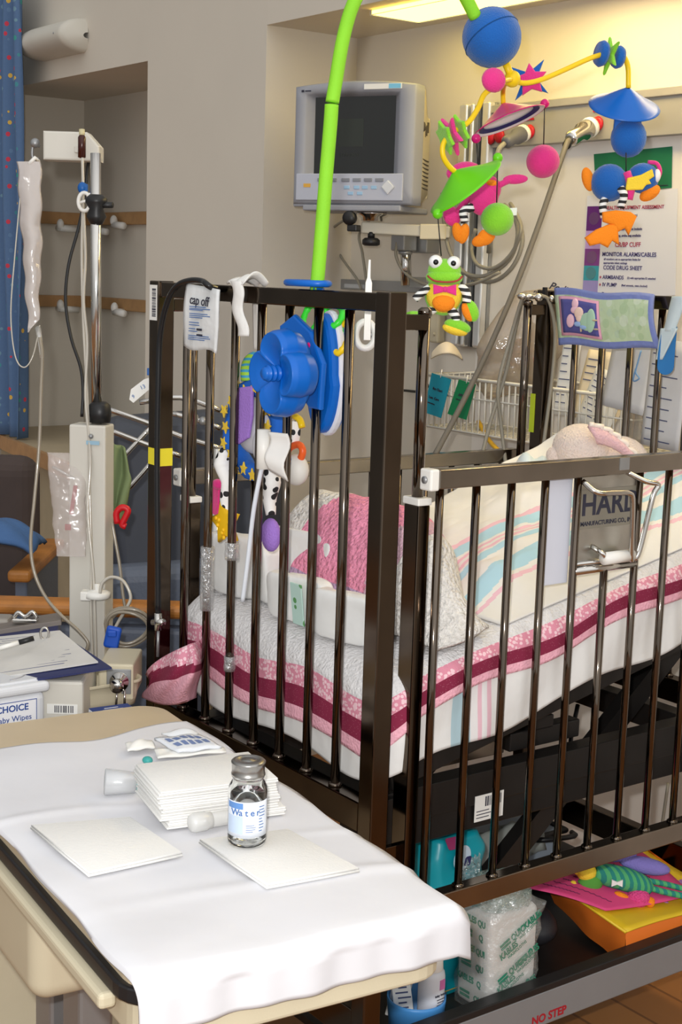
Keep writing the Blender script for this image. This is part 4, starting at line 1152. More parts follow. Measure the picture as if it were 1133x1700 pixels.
for k in range(1, 7):
    a = k / 6
    hp_.append(hp_[1].lerp(he, a) if k else hp_[1])
obj('gas_hose', MB().tube([hp_[0], hp_[1]] + [hp_[1].lerp(he, a) - ZZ * 0.03 * math.sin(PI * a) + HR * 0.012 * math.sin(PI * a) for a in (0.2, 0.4, 0.6, 0.8, 1.0)], 0.0068, 12, smooth=8), mat('hose_grey', srgb(98, 93, 85), 0.5, var=0.05), label='straight grey hose slanting down from the wall connector into the crib', cat='hose')
obj('hose_end', MB().tube([cb, cb.lerp(hp_[1], 0.6)], 0.0105, 12), BLACK, label='black rubber hose end on the chrome connector', cat='hose end')
obj('short_hose', MB().tube([PY(838, 238, HY - 0.13), PY(828, 250, HY - 0.15), PY(824, 275, HY - 0.15), PY(818, 330, HY - 0.12), PY(812, 420, HY - 0.1)], 0.0065, 10, smooth=5), CABLE, label='thin beige hose dropping from the dark grey connector', cat='hose')

# green notice and poster
def sheet(name, q, m, y=None, th=0.0012):
    """flat panel from four pixel corners on the wall plane: tl, tr, br, bl"""
    y = y if y is not None else HY - 0.0075
    P = [PY(a, b, y) for a, b in q]
    return P, MB().add(P + [p - V((0, th, 0)) for p in P], [(0, 1, 2, 3), (7, 6, 5, 4), (0, 4, 5, 1), (1, 5, 6, 2), (2, 6, 7, 3), (3, 7, 4, 0)], 0, False)
P, m = sheet('green', ((987, 256), (1117, 243), (1116, 312), (990, 322)), None)
t = thing('green_notice', 'dark green notice card on the wall behind the blue bird', 'notice', (P[0] + P[2]) / 2)
obj('card', m, mat('notice_green', srgb(18, 105, 68), 0.6, var=0.04), t)
c = (P[0] + P[2]) / 2
XU = V((1, 0, 0))
obj('border_line', MB().span((P[0].x + 0.004, c.y - 0.0020, P[2].z + 0.006), (P[1].x - 0.004, c.y - 0.0014, P[2].z + 0.0075)), INK, t)
P, m = sheet('poster', ((976, 325), (1126, 313), (1122, 490), (968, 500)), None)
t = thing('poster', 'white assessment poster with coloured picture strip on the wall', 'poster', (P[0] + P[2]) / 2)
obj('sheet', m, mat('poster_paper', srgb(214, 214, 220), 0.5, var=0.01), t)
px0, pz0, pw, ph_ = P[0].x, P[0].z, P[1].x - P[0].x, P[0].z - P[3].z
yy = P[0].y - 0.0016
for i, (a, b, c_) in enumerate(((0.10, 0.33, (90, 30, 110)), (0.33, 0.50, (185, 150, 205)), (0.50, 0.66, (120, 60, 130)), (0.66, 0.80, (60, 150, 165)), (0.80, 1.0, (150, 140, 195)))):
    m = MB().span((px0 + 0.004, yy - 0.0004, pz0 - b * ph_), (px0 + pw * 0.19, yy + 0.0002, pz0 - a * ph_))
    if i < 4: m.prism(oval(pw * 0.06, ph_ * 0.06), (px0 + pw * 0.10, yy - 0.0004, pz0 - (a + b) / 2 * ph_), (1, 0, 0), (0, 0, 1), 0.0004, mi=1)
    obj('picture', m, [mat('pic%d' % i, srgb(*c_), 0.5), mat('picb%d' % i, srgb(*[int(v * 0.6 + 40) for v in c_]), 0.5)], t)
TP = mat('poster_text', srgb(60, 50, 110), 0.6, var=0)
TR = mat('poster_red', srgb(165, 50, 80), 0.6, var=0)
m1, m2 = MB(), MB()
def tl_(mm, s_, fx, fy, size): mm.text(s_, (px0 + pw * fx, yy - 0.0002, pz0 - ph_ * fy), XU, ZZ, size, ax='LEFT', bold=0.015, ext=0.0002)
tl_(m2, 'HEALTH EQUIPMENT ASSESSMENT', 0.22, 0.12, 0.0125)
for s_, fy in (('(bed check every 12 hours)', 0.19), ('suction setup and ready', 0.255), ('appropriate size mask at bedside', 0.315), ('and working, ambu bag available', 0.375)): tl_(m1, s_, 0.27, fy, 0.0085)
m3, m4 = MB(), MB()
tl_(m3, 'CR/BP CUFF', 0.36, 0.46, 0.016)
tl_(m1, 'MONITOR ALARMS/CABLES', 0.22, 0.55, 0.0145)
for s_, fy in (('all monitors set to appropriate limits for', 0.595), ('appropriate infant settings', 0.63)): tl_(m1, s_, 0.24, fy, 0.0075)
tl_(m1, 'CODE DRUG SHEET', 0.24, 0.675, 0.0145)
tl_(m1, 'ARMBANDS', 0.24, 0.765, 0.0135); tl_(m1, '(2) with appropriate ID attached', 0.52, 0.765, 0.007)
tl_(m1, 'IV PUMP', 0.24, 0.835, 0.0135); tl_(m1, '(fluid amounts, rates checked)', 0.46, 0.835, 0.007)
tl_(m1, 'Document', 0.24, 0.925, 0.0135); tl_(m1, 'at bedside chart each shift', 0.52, 0.925, 0.007)
for fy in (0.765, 0.835, 0.925): m4.prism(star(5, 0.004, 0.002), (px0 + pw * 0.215, yy - 0.0002, pz0 - fy * ph_), (1, 0, 0), (0, 0, 1), 0.0004)
obj('text_lines', m1, TP, t); obj('heading', m2, TR, t); obj('heading', m3, TR, t); obj('bullets', m4, TR, t)

# chrome equipment track and the grey rail
xa, xb = PY(763, 300, 1.35).x, PY(813, 300, 1.35).x
zt_, zb_ = PY(788, 172, 1.35).z, PY(770, 575, 1.35).z
t = thing('equipment_track', 'vertical chrome equipment track on the wall behind the mobile', 'wall track', ((xa + xb) / 2, HY, zb_))
w_ = xb - xa
obj('channel', MB().span((xa, 1.362, zb_), (xb, HY - 0.0065, zt_), 0.001), STEEL, t)
for f0, f1 in ((0, 0.26), (0.36, 0.48), (0.76, 1.0)):
    obj('rib', MB().span((xa + w_ * f0, 1.338, zb_), (xa + w_ * f1, 1.362, zt_), 0.006, seg=4), mat('track_aluminium', (0.85, 0.85, 0.84), 0.3, 0.75, var=0.04), t)
obj('slot', MB().span((xa + w_ * 0.52, 1.360, zb_), (xa + w_ * 0.72, 1.3625, zt_)), BLACK, t)
p0, p1 = PY(505, 468, 1.352), PY(705, 484, 1.352)
t = thing('wall_rail', 'grey horizontal equipment rail on the wall behind the crib', 'wall rail', (p0 + p1) / 2)
obj('rail', MB().span((p0.x, 1.345, p0.z - 0.017), (PY(760, 480, 1.35).x, 1.36, p0.z + 0.014), 0.002).span((p0.x, 1.36, p0.z - 0.010), (PY(760, 480, 1.35).x, 1.379, p0.z + 0.008)), STEEL, t)
obj('label_plate', MB().span((PY(572, 480, 1.344).x, 1.3435, p0.z - 0.012), (PY(605, 480, 1.344).x, 1.345, p0.z + 0.0)), mat('label_silver', srgb(175, 178, 180), 0.4), t)
p = PY(727, 543, 1.36)
obj('wall_box', MB().span((p.x - 0.02, 1.345, p.z - 0.045), (p.x + 0.02, HY - 0.0065, p.z + 0.045), 0.006).ell((p.x + 0.005, 1.345, p.z - 0.02), 0.005), BEIGE, label='small beige box on the wall beside the frog foot', cat='wall box')

# ------------------------------------------------------------------ patient monitor on its arm
A25 = math.radians(26)
MR = HR * math.cos(A25) + HB * math.sin(A25)
MN = HB * math.cos(A25) - HR * math.sin(A25)
mc = PD(587, 241, 3.94)
def MP(a, b, c): return mc + MR * a + ZZ * b + MN * c          # a right, b up, c out of the screen
MF = frame(MR, MN, ZZ)
GREYM = mat('monitor_grey', srgb(150, 152, 160), 0.45, var=0.02)
GREYL = mat('monitor_light', srgb(178, 182, 196), 0.45, var=0.02)
t = thing('patient_monitor', 'grey patient monitor with a dark screen on a swing arm in the wall recess', 'monitor', MP(0, -0.175, -0.1))
hw, hh = 0.183, 0.158
# bezel: outer outline with arched top, built as a ring towards the screen opening
def bez(u, v):
    a = u * 4
    def edge(w, h, arch, cx=0, cz=0):
        k = int(a) % 4; f = a - int(a)
        c = [(-w, -h), (w, -h), (w, h), (-w, h)]
        x = c[k][0] * (1 - f) + c[(k + 1) % 4][0] * f; z = c[k][1] * (1 - f) + c[(k + 1) % 4][1] * f
        if k == 2: z += arch * (1 - (x / w) ** 2)
        return x + cx, z + cz
    for (v0, o0), (v1, o1) in zip(BZ[:-1], BZ[1:]):
        if v <= v1 + 1e-9:
            f = (v - v0) / (v1 - v0)
            p, q = edge(*o0[:3], *o0[4:]), edge(*o1[:3], *o1[4:])
            return MP(p[0] + (q[0] - p[0]) * f, p[1] + (q[1] - p[1]) * f, o0[3] + (o1[3] - o0[3]) * f)
scx, scz = -0.012, 0.028      # screen centre
BZ = [(0, (hw, hh, 0.012, -0.055, 0, 0)), (0.2, (hw, hh, 0.012, -0.004, 0, 0)), (0.4, (hw - 0.005, hh - 0.005, 0.012, 0.003, 0, 0)), (0.6, (0.146, 0.126, 0.004, 0.002, scx + 0.004, scz - 0.012)), (0.8, (0.139, 0.119, 0.002, -0.004, scx + 0.004, scz - 0.01)), (1.0, (0.122, 0.104, 0, -0.030, scx, scz))]
obj('bezel', MB().grid(bez, 48, 5, cu=True), GREYM, t)
obj('screen', MB().box(MP(scx, scz, -0.031), (0.25, 0.004, 0.215), MF, 0.001), mat('dark_glass', (0.006, 0.007, 0.006), 0.06, var=0, coat=0.5), t)
m = MB()
m.text('STANDBY', MP(scx - 0.015, scz - 0.052, -0.0285), MR, ZZ, 0.014, ext=0.0002)
m.box(MP(scx - 0.01, scz + 0.008, -0.0288), (0.075, 0.0004, 0.075), MF)
obj('screen_text', m, mat('screen_dim', (0.025, 0.03, 0.025), 0.3, var=0), t)
obj('control_panel', MB().box(MP(-0.008, -0.112, 0.004), (0.325, 0.008, 0.072), MF, 0.002), GREYL, t)
m = MB()
for i in range(6): m.box(MP(-0.09 + i * 0.034 + (0.006 if i > 1 else 0), -0.093, 0.009), (0.024, 0.004, 0.009), MF, 0.001)
obj('button_row', m, mat('button_grey', srgb(128, 132, 142), 0.5), t)
m = MB()
for x, z in ((-0.012, -0.113), (0.018, -0.113), (0.043, -0.113), (0.07, -0.113), (0.0, -0.129), (0.028, -0.129)): m.box(MP(x, z, 0.0085), (0.017, 0.002, 0.009), MF, 0.001)
obj('key', m, mat('key_blue', srgb(150, 185, 215), 0.5), t)
obj('arrow_pad', MB().box(MP(0.112, -0.112, 0.0095), (0.029, 0.004, 0.029), MF @ Matrix.Rotation(PI / 4, 3, 'Y'), 0.003), mat('arrow_grey', srgb(205, 208, 214), 0.5), t)
obj('orange_label', MB().box(MP(-0.135, -0.108, 0.0085), (0.022, 0.001, 0.010), MF), mat('label_orange', srgb(215, 165, 70), 0.5), t)
obj('name_sticker', MB().box(MP(0.085, 0.153, 0.004), (0.112, 0.001, 0.014), MF).box(MP(0.12, 0.153, 0.0047), (0.035, 0.001, 0.012), MF, mi=1), [PAPER, mat('sticker_blue', srgb(120, 190, 225), 0.5)], t, label='white and blue sticker')
obj('maker_mark', MB().box(MP(-0.158, 0.146, 0.0036), (0.008, 0.001, 0.006), MF).box(MP(-0.142, 0.146, 0.0036), (0.018, 0.001, 0.003), MF), INK, t)
def shell(u, v):
    k = u * 4; i = int(k) % 4; f = k - int(k)
    w = hw - 0.003 - 0.045 * v; h_ = hh - 0.004 - 0.035 * v ** 1.2
    c = [(-w, -h_), (w, -h_), (w, h_ + 0.006), (-w, h_ + 0.006)]
    if v > 0.35: 
        s_ = 0.03 * min(1, (v - 0.35) * 4)
        c = [(-w, -h_), (w, -h_), (w, h_ - s_ * 1.4), (-w, h_ - s_ * 1.4)]
    x = c[i][0] * (1 - f) + c[(i + 1) % 4][0] * f; z = c[i][1] * (1 - f) + c[(i + 1) % 4][1] * f
    return MP(x, z, -0.05 - 0.16 * v)
m = MB().grid(shell, 16, 10, cu=True)
m.box(MP(0, -0.02, -0.21), (0.27, 0.004, 0.22), MF)
obj('case', m, BEIGE, t)
m = MB()
for i in range(8):
    z = -0.03 - i * 0.011
    a, b = MP(hw - 0.016, z, -0.09), MP(hw - 0.040, z, -0.19)
    m.tube([a, b], 0.0022, 6)
m.lathe([(0.002, 0), (0.013, 0), (0.013, 0.004), (0.002, 0.005)], MP(hw - 0.016, 0.055, -0.085), MR, 16, mi=0)
for dx, dz in ((-0.14, 0.05), (-0.16, 0.06), (-0.12, 0.045)): m.box(MP(hw - 0.018 + (dx + 0.09) * 0.21, dz, dx), (0.003, 0.012, 0.028), MF)
obj('vents', m, mat('vent_dark', srgb(80, 74, 66), 0.6), t)
obj('base_plate', MB().box(MP(0.0, -0.168, -0.09), (0.30, 0.19, 0.016), MF, 0.004).box(MP(-0.02, -0.159, -0.02), (0.33, 0.03, 0.012), MF, 0.003), GREYM, t)
# arm
t = thing('monitor_mount', 'beige and chrome swing arm carrying the grey monitor', 'monitor arm', MP(0.04, -0.3, -0.1))
ab = MP(0.035, -0.20, -0.06)
obj('swivel', MB().lathe([(0.03, 0), (0.03, 0.012), (0.042, 0.018), (0.042, 0.024)], ab, ZZ, 24), CHROME, t)
ae = PY(748, 386, 1.30)
obj('boom', MB().beam(ab - ZZ * 0.018 - MR * 0.03, ae, 0.035, 0.032, 0.004), mat('arm_beige', srgb(196, 190, 174), 0.45, var=0.03), t)
obj('boom_collar', MB().beam(ab.lerp(ae, 0.62) - ZZ * 0.01, ab.lerp(ae, 0.95), 0.041, 0.042, 0.003), BEIGE, t)
obj('lock_knob', MB().lathe([(0.018, 0), (0.025, 0.004), (0.025, 0.016), (0.018, 0.022), (0.01, 0.022)], ab - ZZ * 0.068, ZZ, 20).tube([ab - ZZ * 0.046, ab - ZZ * 0.03], 0.010, 12), BLACK, t)
obj('tilt_knob', MB().lathe([(0.008, -0.02), (0.018, -0.012), (0.020, 0.0), (0.018, 0.008), (0.004, 0.01)], MP(-0.005, -0.195, 0.0), MN, 18).box(MP(0.005, -0.222, -0.01), (0.03, 0.03, 0.018), MF, 0.003), BLACK, t)
pt, pb_ = PY(673, 400, 1.30), PY(675, 474, 1.30)
obj('post', MB().tube([pt, pb_], 0.0155, 16), CHROME, t)
obj('post_block', MB().box(PY(671, 402, 1.30) + ZZ * 0.0, (0.06, 0.05, 0.05), None, 0.004).lathe([(0.011, 0.0), (0.02, 0.004), (0.02, 0.012)], PY(673, 424, 1.30), ZZ, 16), STEEL, t)
obj('wall_bracket', MB().span((PY(690, 402, 1.36).x, 1.33, PY(690, 420, 1.36).z), (PY(722, 402, 1.36).x, HY - 0.0005, PY(700, 392, 1.36).z), 0.003), STEEL, t)
obj('post_foot', MB().beam(pb_ + ZZ * 0.01, V((pb_.x, 1.36, pb_.z + 0.01)), 0.03, 0.03), STEEL, t)
# cables
def cable(name, pts, r, m, lab, cat='cable', group=None, k=6):
    return obj(name, MB().tube(pts, r, 8, smooth=k), m, label=lab, cat=cat, group=group)
cable('monitor_cable', [MP(-0.04, -0.15, -0.2), PY(548, 385, 1.33), PY(566, 425, 1.34), PY(592, 462, 1.335), PY(600, 480, 1.335)], 0.004, CABLE, 'thin grey cable hanging under the left side of the monitor')
cable('monitor_cable', [MP(0.0, -0.16, -0.2), PY(598, 385, 1.33), PY(602, 420, 1.33), PY(607, 455, 1.33), PY(611, 490, 1.33)], 0.0042, CABLE, 'grey cable dropping straight down beside the monitor post')
cable('monitor_cable', [PY(735, 320, 1.30), PY(738, 370, 1.30), PY(748, 420, 1.29), PY(775, 455, 1.28), PY(815, 468, 1.27), PY(850, 445, 1.27), PY(868, 400, 1.28), PY(858, 360, 1.30), PY(845, 345, 1.32)], 0.0056, CABLE, 'outermost grey cable loop hanging at the chrome track')
cable('monitor_cable', [PY(745, 350, 1.29), PY(742, 400, 1.29), PY(765, 448, 1.27), PY(805, 458, 1.26), PY(845, 432, 1.26), PY(860, 390, 1.27), PY(852, 352, 1.30), PY(838, 340, 1.32)], 0.0056, CABLE, 'middle grey cable loop hanging at the chrome track')
cable('monitor_cable', [PY(790, 380, 1.29), PY(783, 410, 1.29), PY(792, 438, 1.26), PY(820, 445, 1.25), PY(850, 420, 1.25), PY(866, 380, 1.25), PY(855, 350, 1.29), PY(848, 338, 1.32)], 0.0052, CABLE, 'innermost grey cable loop hanging at the chrome track')
cable('monitor_cable', [PY(660, 400, 1.28), PY(658, 425, 1.27), PY(672, 452, 1.29), PY(700, 470, 1.29), PY(740, 478, 1.26), PY(790, 470, 1.24), PY(830, 452, 1.24)], 0.0045, CABLE, 'grey cable sagging sideways from the monitor post to the track')

# ------------------------------------------------------------------ wire basket and what is in it
BX0 = PY(706, 618, 1.16).x; BX1 = PY(1060, 632, 1.16).x
BZ0, BZ1 = PY(800, 722, 1.16).z, PY(800, 632, 1.16).z
WIRE = mat('wire_white', srgb(228, 224, 212), 0.4)
BYF, BYB = 1.16, 1.365
t = thing('wire_basket', 'white wire basket on the wall behind the crib holding papers and a bag', 'basket', ((BX0 + BX1) / 2, 1.26, BZ0))
m = MB()
m.tube([(BX0, BYB, BZ1), (BX0, BYF, BZ1), (BX1, BYF, BZ1), (BX1, BYB, BZ1)], 0.005, 8, closed=True)
m.tube([(BX0, BYB, BZ0), (BX0, BYF, BZ0), (BX1, BYF, BZ0), (BX1, BYB, BZ0)], 0.003, 8, closed=True)
m.tube([(BX0, BYB, (BZ0 + BZ1) / 2 + 0.02), (BX0, BYF, (BZ0 + BZ1) / 2 + 0.02), (BX1, BYF, (BZ0 + BZ1) / 2 + 0.02), (BX1, BYB, (BZ0 + BZ1) / 2 + 0.02)], 0.0026, 8, closed=True)
obj('frame', m, WIRE, t)
m = MB(); n_ = int((BX1 - BX0) / 0.022)
for i in range(1, n_): m.tube([(BX0 + i * (BX1 - BX0) / n_, BYF, BZ1), (BX0 + i * (BX1 - BX0) / n_, BYF, BZ0), (BX0 + i * (BX1 - BX0) / n_, BYB, BZ0)], 0.0024, 6)
for i in range(1, 10):
    y = BYF + i * (BYB - BYF) / 10
    m.tube([(BX0, y, BZ1), (BX0, y, BZ0)], 0.0017, 6)
for i in range(1, 8):
    y = BYF + i * (BYB - BYF) / 8
    m.tube([(BX0, y, BZ0), (BX1, y, BZ0)], 0.0016, 6)
obj('mesh_wires', m, WIRE, t)
TEAL, GRN = mat('tag_teal', srgb(18, 140, 160), 0.5, var=0.03), mat('tag_green', srgb(10, 125, 75), 0.5, var=0.03)
def tag_(q, m, lab, lines):
    P = [PY(a, b, 1.155) + V((0, 0, 0)) for a, b in q]
    n = (P[1] - P[0]).cross(P[3] - P[0]).normalized() * -1
    if n.y > 0: n = -n
    t = thing('hanging_tag', lab, 'tag', (P[2] + P[3]) / 2, None)
    obj('card', MB().add([p for p in P] + [p + n * 0.0015 for p in P], [(0, 1, 2, 3), (7, 6, 5, 4), (0, 4, 5, 1), (1, 5, 6, 2), (2, 6, 7, 3), (3, 7, 4, 0)], 0, False), m, t)
    U = (P[1] - P[0]).normalized(); W_ = (P[0] - P[3]).normalized(); N = U.cross(W_)
    mm = MB()
    for s_, a, b, sz in lines: mm.text(s_, P[0].lerp(P[1], a) - W_ * b * (P[0] - P[3]).length + N * 0.0022, U, W_, sz, ax='LEFT', bold=0.02)
    obj('writing', mm, INK, t)
    obj('tie', MB().tube([P[0].lerp(P[1], 0.5) + n * 0.003 - W_ * 0.004, P[0].lerp(P[1], 0.5) + ZZ * 0.018], 0.0014, 6), WHITE, t)
tag_(((718, 619), (750, 630), (733, 694), (704, 684)), TEAL, 'teal card tag hanging on the left of the wire basket', (('Rm Chart', 0.22, 0.35, 0.010), ('Lam. Care', 0.12, 0.58, 0.010), ('instructions', 0.12, 0.72, 0.006)))
tag_(((763, 630), (791, 638), (775, 697), (744, 687)), GRN, 'dark green card tag hanging on the left of the wire basket', (('APN', 0.25, 0.40, 0.011), ('information', 0.2, 0.53, 0.006)))
# cream face mask
q = PY(744, 590, 1.22)
obj('face_mask', MB().grid(lambda u, v: L(q, -0.045 + 0.085 * u, 0.035 * math.sin(PI * u) * (1 - 0.5 * v), -0.035 + (0.03 + 0.035 * v) * math.sin(PI * (0.1 + 0.8 * u)) ** 0.8 - 0.012 * u * v + 0.012), 18, 8, th=0.004), mat('mask_cream', srgb(222, 208, 184), 0.5), label='cream moulded mask resting over the left end of the wire basket', cat='mask')
# big clear bag
q = PY(868, 572, 1.265)
BAGF = film('bag_film', (0.42, 0.345, 0.26), 0.62, 0.14, 0.14, 1.0, 14)
def bag(u, v):
    a = 2 * PI * u; th = PI * v
    ex = 0.118 * math.sin(th) ** 0.7; 
    x = ex * math.cos(a) ; y = 0.055 * math.sin(th) ** 0.7 * math.sin(a); z = 0.135 * math.cos(th)
    n_ = 0.022 * fb((x * 1.0 + 3, y, z), 16)
    return L(q, x + 0.45 * max(z, 0) + n_, y, z * (1 - 0.22 * x / 0.11) + n_ + 0.012 + 0.25 * x)
t = thing('clear_bag', 'crumpled clear plastic equipment bag standing in the wire basket', 'plastic bag', L(q, 0, 0, -0.13))
obj('film', MB().grid(bag, 40, 26, cu=True), BAGF, t)
obj('lettering', MB().text('Pedi', L(q, 0.075, 0.055, 0.148), HR * 0.97 - ZZ * 0.25 + ZZ * 0.0, ZZ + HR * 0.25, 0.026, bold=0.02, shear=0.3).text('natal', L(q, 0.030, 0.055, 0.135), HR * 0.99 - ZZ * 0.1, ZZ + HR * 0.1, 0.018, bold=0.02, shear=0.3), INK, t)
obj('contents', MB().ell(L(q, 0.0, 0, -0.03), (0.06, 0.03, 0.04)).tube([L(q, -0.06, 0, -0.02), L(q, 0, 0.01, 0.01), L(q, 0.05, 0, 0.03), L(q, 0.04, 0, -0.04)], 0.012, 8, smooth=4), mat('bag_contents', srgb(150, 110, 95), 0.5, var=0.2, vscale=30), t)
# papers in the basket
def paper(name, cx, cy, w, h, lean, m, lab, Y, lines=True, tilt=0.0, cat='paper', bend=0.0):
    c = PY(cx, cy, Y)
    U = (V((1, 0, 0)) * math.cos(tilt) + ZZ * math.sin(tilt)); W_ = (ZZ * math.cos(tilt) - V((1, 0, 0)) * math.sin(tilt) + V((0, lean, 0))).normalized()
    t = thing(name, lab, cat, c - W_ * h / 2)
    N = U.cross(W_)
    obj('sheet', MB().grid(lambda u, v: c + U * (u - .5) * w + W_ * (v - .5) * h + N * (bend * math.sin(PI * u)), 8, 8, th=0.0012), m, t)
    if lines:
        k = MB()
        for i in range(lines if isinstance(lines, int) and lines > 1 else 6):
            z = h * (0.36 - i * 0.10); wd = w * random.uniform(0.3, 0.75)
            k.box(c - U * (w * 0.42 - wd / 2) + W_ * z + N * (0.0014 + bend * 0.8), (wd, 0.0026, 0.0006), frame(U, W_, N))
        obj('print_lines', k, mat('print_grey', srgb(90, 95, 125), 0.8, var=0), t)
    return t
MANILA = mat('manila', srgb(226, 212, 184), 0.8, var=0.03)
paper('chart_sheet', 942, 625, 0.06, 0.19, 0.15, PAPER, 'narrow white printed sheet standing left in the basket beside the head post', 1.20, 8)
paper('folder', 988, 640, 0.10, 0.17, 0.25, MANILA, 'cream folder with handwriting standing in the middle of the basket', 1.215, 4, -0.05)
paper('folder', 1025, 645, 0.09, 0.17, 0.3, MANILA, 'cream folder leaning over to the right in the basket', 1.235, 6, -0.3)
paper('folder', 1000, 665, 0.11, 0.14, 0.2, PAPER, 'white printed leaflet low in the basket in front of the folders', 1.19, 8, -0.25)
paper('white_sheet', 1045, 620, 0.13, 0.17, 0.1, mat('sheet_white', srgb(222, 222, 224), 0.8), 'blank white sheet with blue scribble hanging behind the crib head', 1.13, False, -0.1)
paper('white_sheet', 1105, 655, 0.11, 0.24, 0.0, mat('sheet_white', srgb(222, 222, 224), 0.8), 'long white sheet hanging at the right edge behind the crib head', 1.12, 9, -0.06)
q = PY(1058, 605, 1.12)
obj('blue_ribbon', MB().tube([PY(1065, 582, 1.12), PY(1060, 600, 1.12), PY(1056, 618, 1.12), PY(1062, 628, 1.12), PY(1052, 632, 1.12), PY(1056, 612, 1.12)], 0.0018, 6, smooth=4), mat('ribbon_blue', srgb(120, 165, 215), 0.7), label='thin blue ribbon hanging on the blank white sheet', cat='ribbon')
cable('yellow_hose', [PY(795, 700, 1.25), PY(808, 725, 1.2), PY(825, 745, 1.15), PY(850, 765, 1.12), PY(875, 790, 1.1)], 0.006, mat('hose_yellow', srgb(225, 175, 30), 0.45), 'yellow hose curving down below the wire basket', 'hose')
cable('wall_cable', [PY(668, 648, 1.36), PY(700, 650, 1.34), PY(712, 640, 1.33)], 0.004, BLACK, 'short black cord on the wall between corner post and rod', 'cord')
# canister right of the head bars
q = PY(1080, 690, 1.2)
obj('suction_canister', MB().lathe([(0.04, 0), (0.045, 0.01), (0.045, 0.10), (0.05, 0.104), (0.05, 0.115), (0.02, 0.118)], q - ZZ * 0.06, ZZ, 24), film('canister', (0.45, 0.42, 0.38), 0.45, 0.2, 0.1, 0.1), label='clear suction canister on the wall behind the rightmost head bars', cat='canister')

# ------------------------------------------------------------------ things on the head panel
hy = CL - 0.035 - 0.010
qa, qb, qc, qd = PY(922, 478, hy), PY(1087, 490, hy), PY(1097, 580, hy), PY(930, 573, hy)
def qpt(u, v, up=0.0):
    p = qa.lerp(qb, u).lerp(qd.lerp(qc, u), v)
    return p + V((0, -up - 0.008 * math.sin(PI * u) - 0.012 * math.sin(PI * v) * u, 0.003 * math.sin(9 * u)))
t = thing('quilted_banner', 'small green and blue quilted banner with a fairy patch draped over the crib head', 'quilt', qpt(0.5, 1))
obj('cloth', MB().grid(qpt, 26, 16, th=0.006, mif=lambda u, v: 1 if (v < 0.11 or v > 0.9 or u > 0.965) else 0), [pattern('quilt_green', 'dots', [srgb(188, 208, 172), srgb(176, 200, 160), srgb(200, 215, 190), srgb(182, 204, 176)], 40, thr=0.5, bump=0.4, bscale=40), mat('quilt_blue', srgb(118, 132, 190), 0.9, bump=0.3)], t)
def patch(us, vs, up, m, n):
    return obj(n, MB().grid(lambda u, v: qpt(us[0] + (us[1] - us[0]) * u, vs[0] + (vs[1] - vs[0]) * v, up), 10, 8, th=0.002), m, t)
patch((0.055, 0.50), (0.15, 0.84), 0.005, mat('patch_pink', srgb(225, 165, 190), 0.9), 'patch_border')
patch((0.085, 0.48), (0.20, 0.79), 0.0072, mat('patch_violet', srgb(85, 85, 150), 0.9, var=0.1, vscale=30), 'patch')
def blob(pts, m, n, up=0.0095):
    b = MB()
    for (u, v, ru, rv) in pts:
        c = qpt(u, v, up); b.ell(c, (ru, 0.003, rv))
    return obj(n, b, m, t)
blob([(0.38, 0.55, 0.022, 0.020), (0.42, 0.52, 0.014, 0.026)], mat('fig_green', srgb(170, 205, 180), 0.9), 'figure_wing')
blob([(0.30, 0.42, 0.014, 0.013), (0.30, 0.5, 0.01, 0.01)], mat('fig_skin', srgb(235, 205, 190), 0.9), 'figure_head', 0.011)
blob([(0.25, 0.38, 0.012, 0.008), (0.26, 0.27, 0.010, 0.012), (0.19, 0.58, 0.012, 0.015)], mat('fig_pink', srgb(232, 190, 205), 0.9), 'figure_flower', 0.010)
blob([(0.28, 0.62, 0.012, 0.006), (0.34, 0.66, 0.012, 0.005)], mat('fig_blue', srgb(150, 180, 225), 0.9), 'figure_body', 0.0115)
for b_l in ((0.475, 0.5, 0.008, 0.002), (0.475, 0.66, 0.008, 0.002), (0.31, 0.70, 0.002, 0.007)): blob([b_l], mat('fig_legs', srgb(200, 180, 150), 0.9), 'figure_leg', 0.0115)
# hanger strap and blue blade
q = PY(1112, 545, hy - 0.02)
t = thing('velcro_strap', 'pale blue strap hooked over the right end of the crib head', 'strap', q - ZZ * 0.06)
obj('band', MB().grid(lambda u, v: PY(1117 - 14 * v + 26 * u - 8 * u * v, 492 + 58 * v, hy - 0.02) + V((0, -0.006 * math.sin(PI * u), 0)), 8, 14, th=0.003).grid(lambda u, v: PY(1098 - 8 * v + 28 * u - 18 * u * v, 545 + 52 * v, hy - 0.024), 8, 10, th=0.003), mat('strap_blue', srgb(196, 212, 218), 0.7, var=0.04), t)
q = PY(1107, 588, hy - 0.012)
obj('blue_paddle', MB().prism([(-0.014, 0.045), (0.018, 0.058), (0.017, 0.0)] + [(0.0175 * math.cos(a) - 0.0005, 0.018 * math.sin(a) - 0.025) for a in [-PI * i / 10 for i in range(11)]] + [(-0.018, 0.0)], q, HR, ZZ, 0.004, 0.001), mat('paddle_blue', srgb(10, 105, 170), 0.5), label='flat blue rounded paddle hanging below the pale strap', cat='paddle')
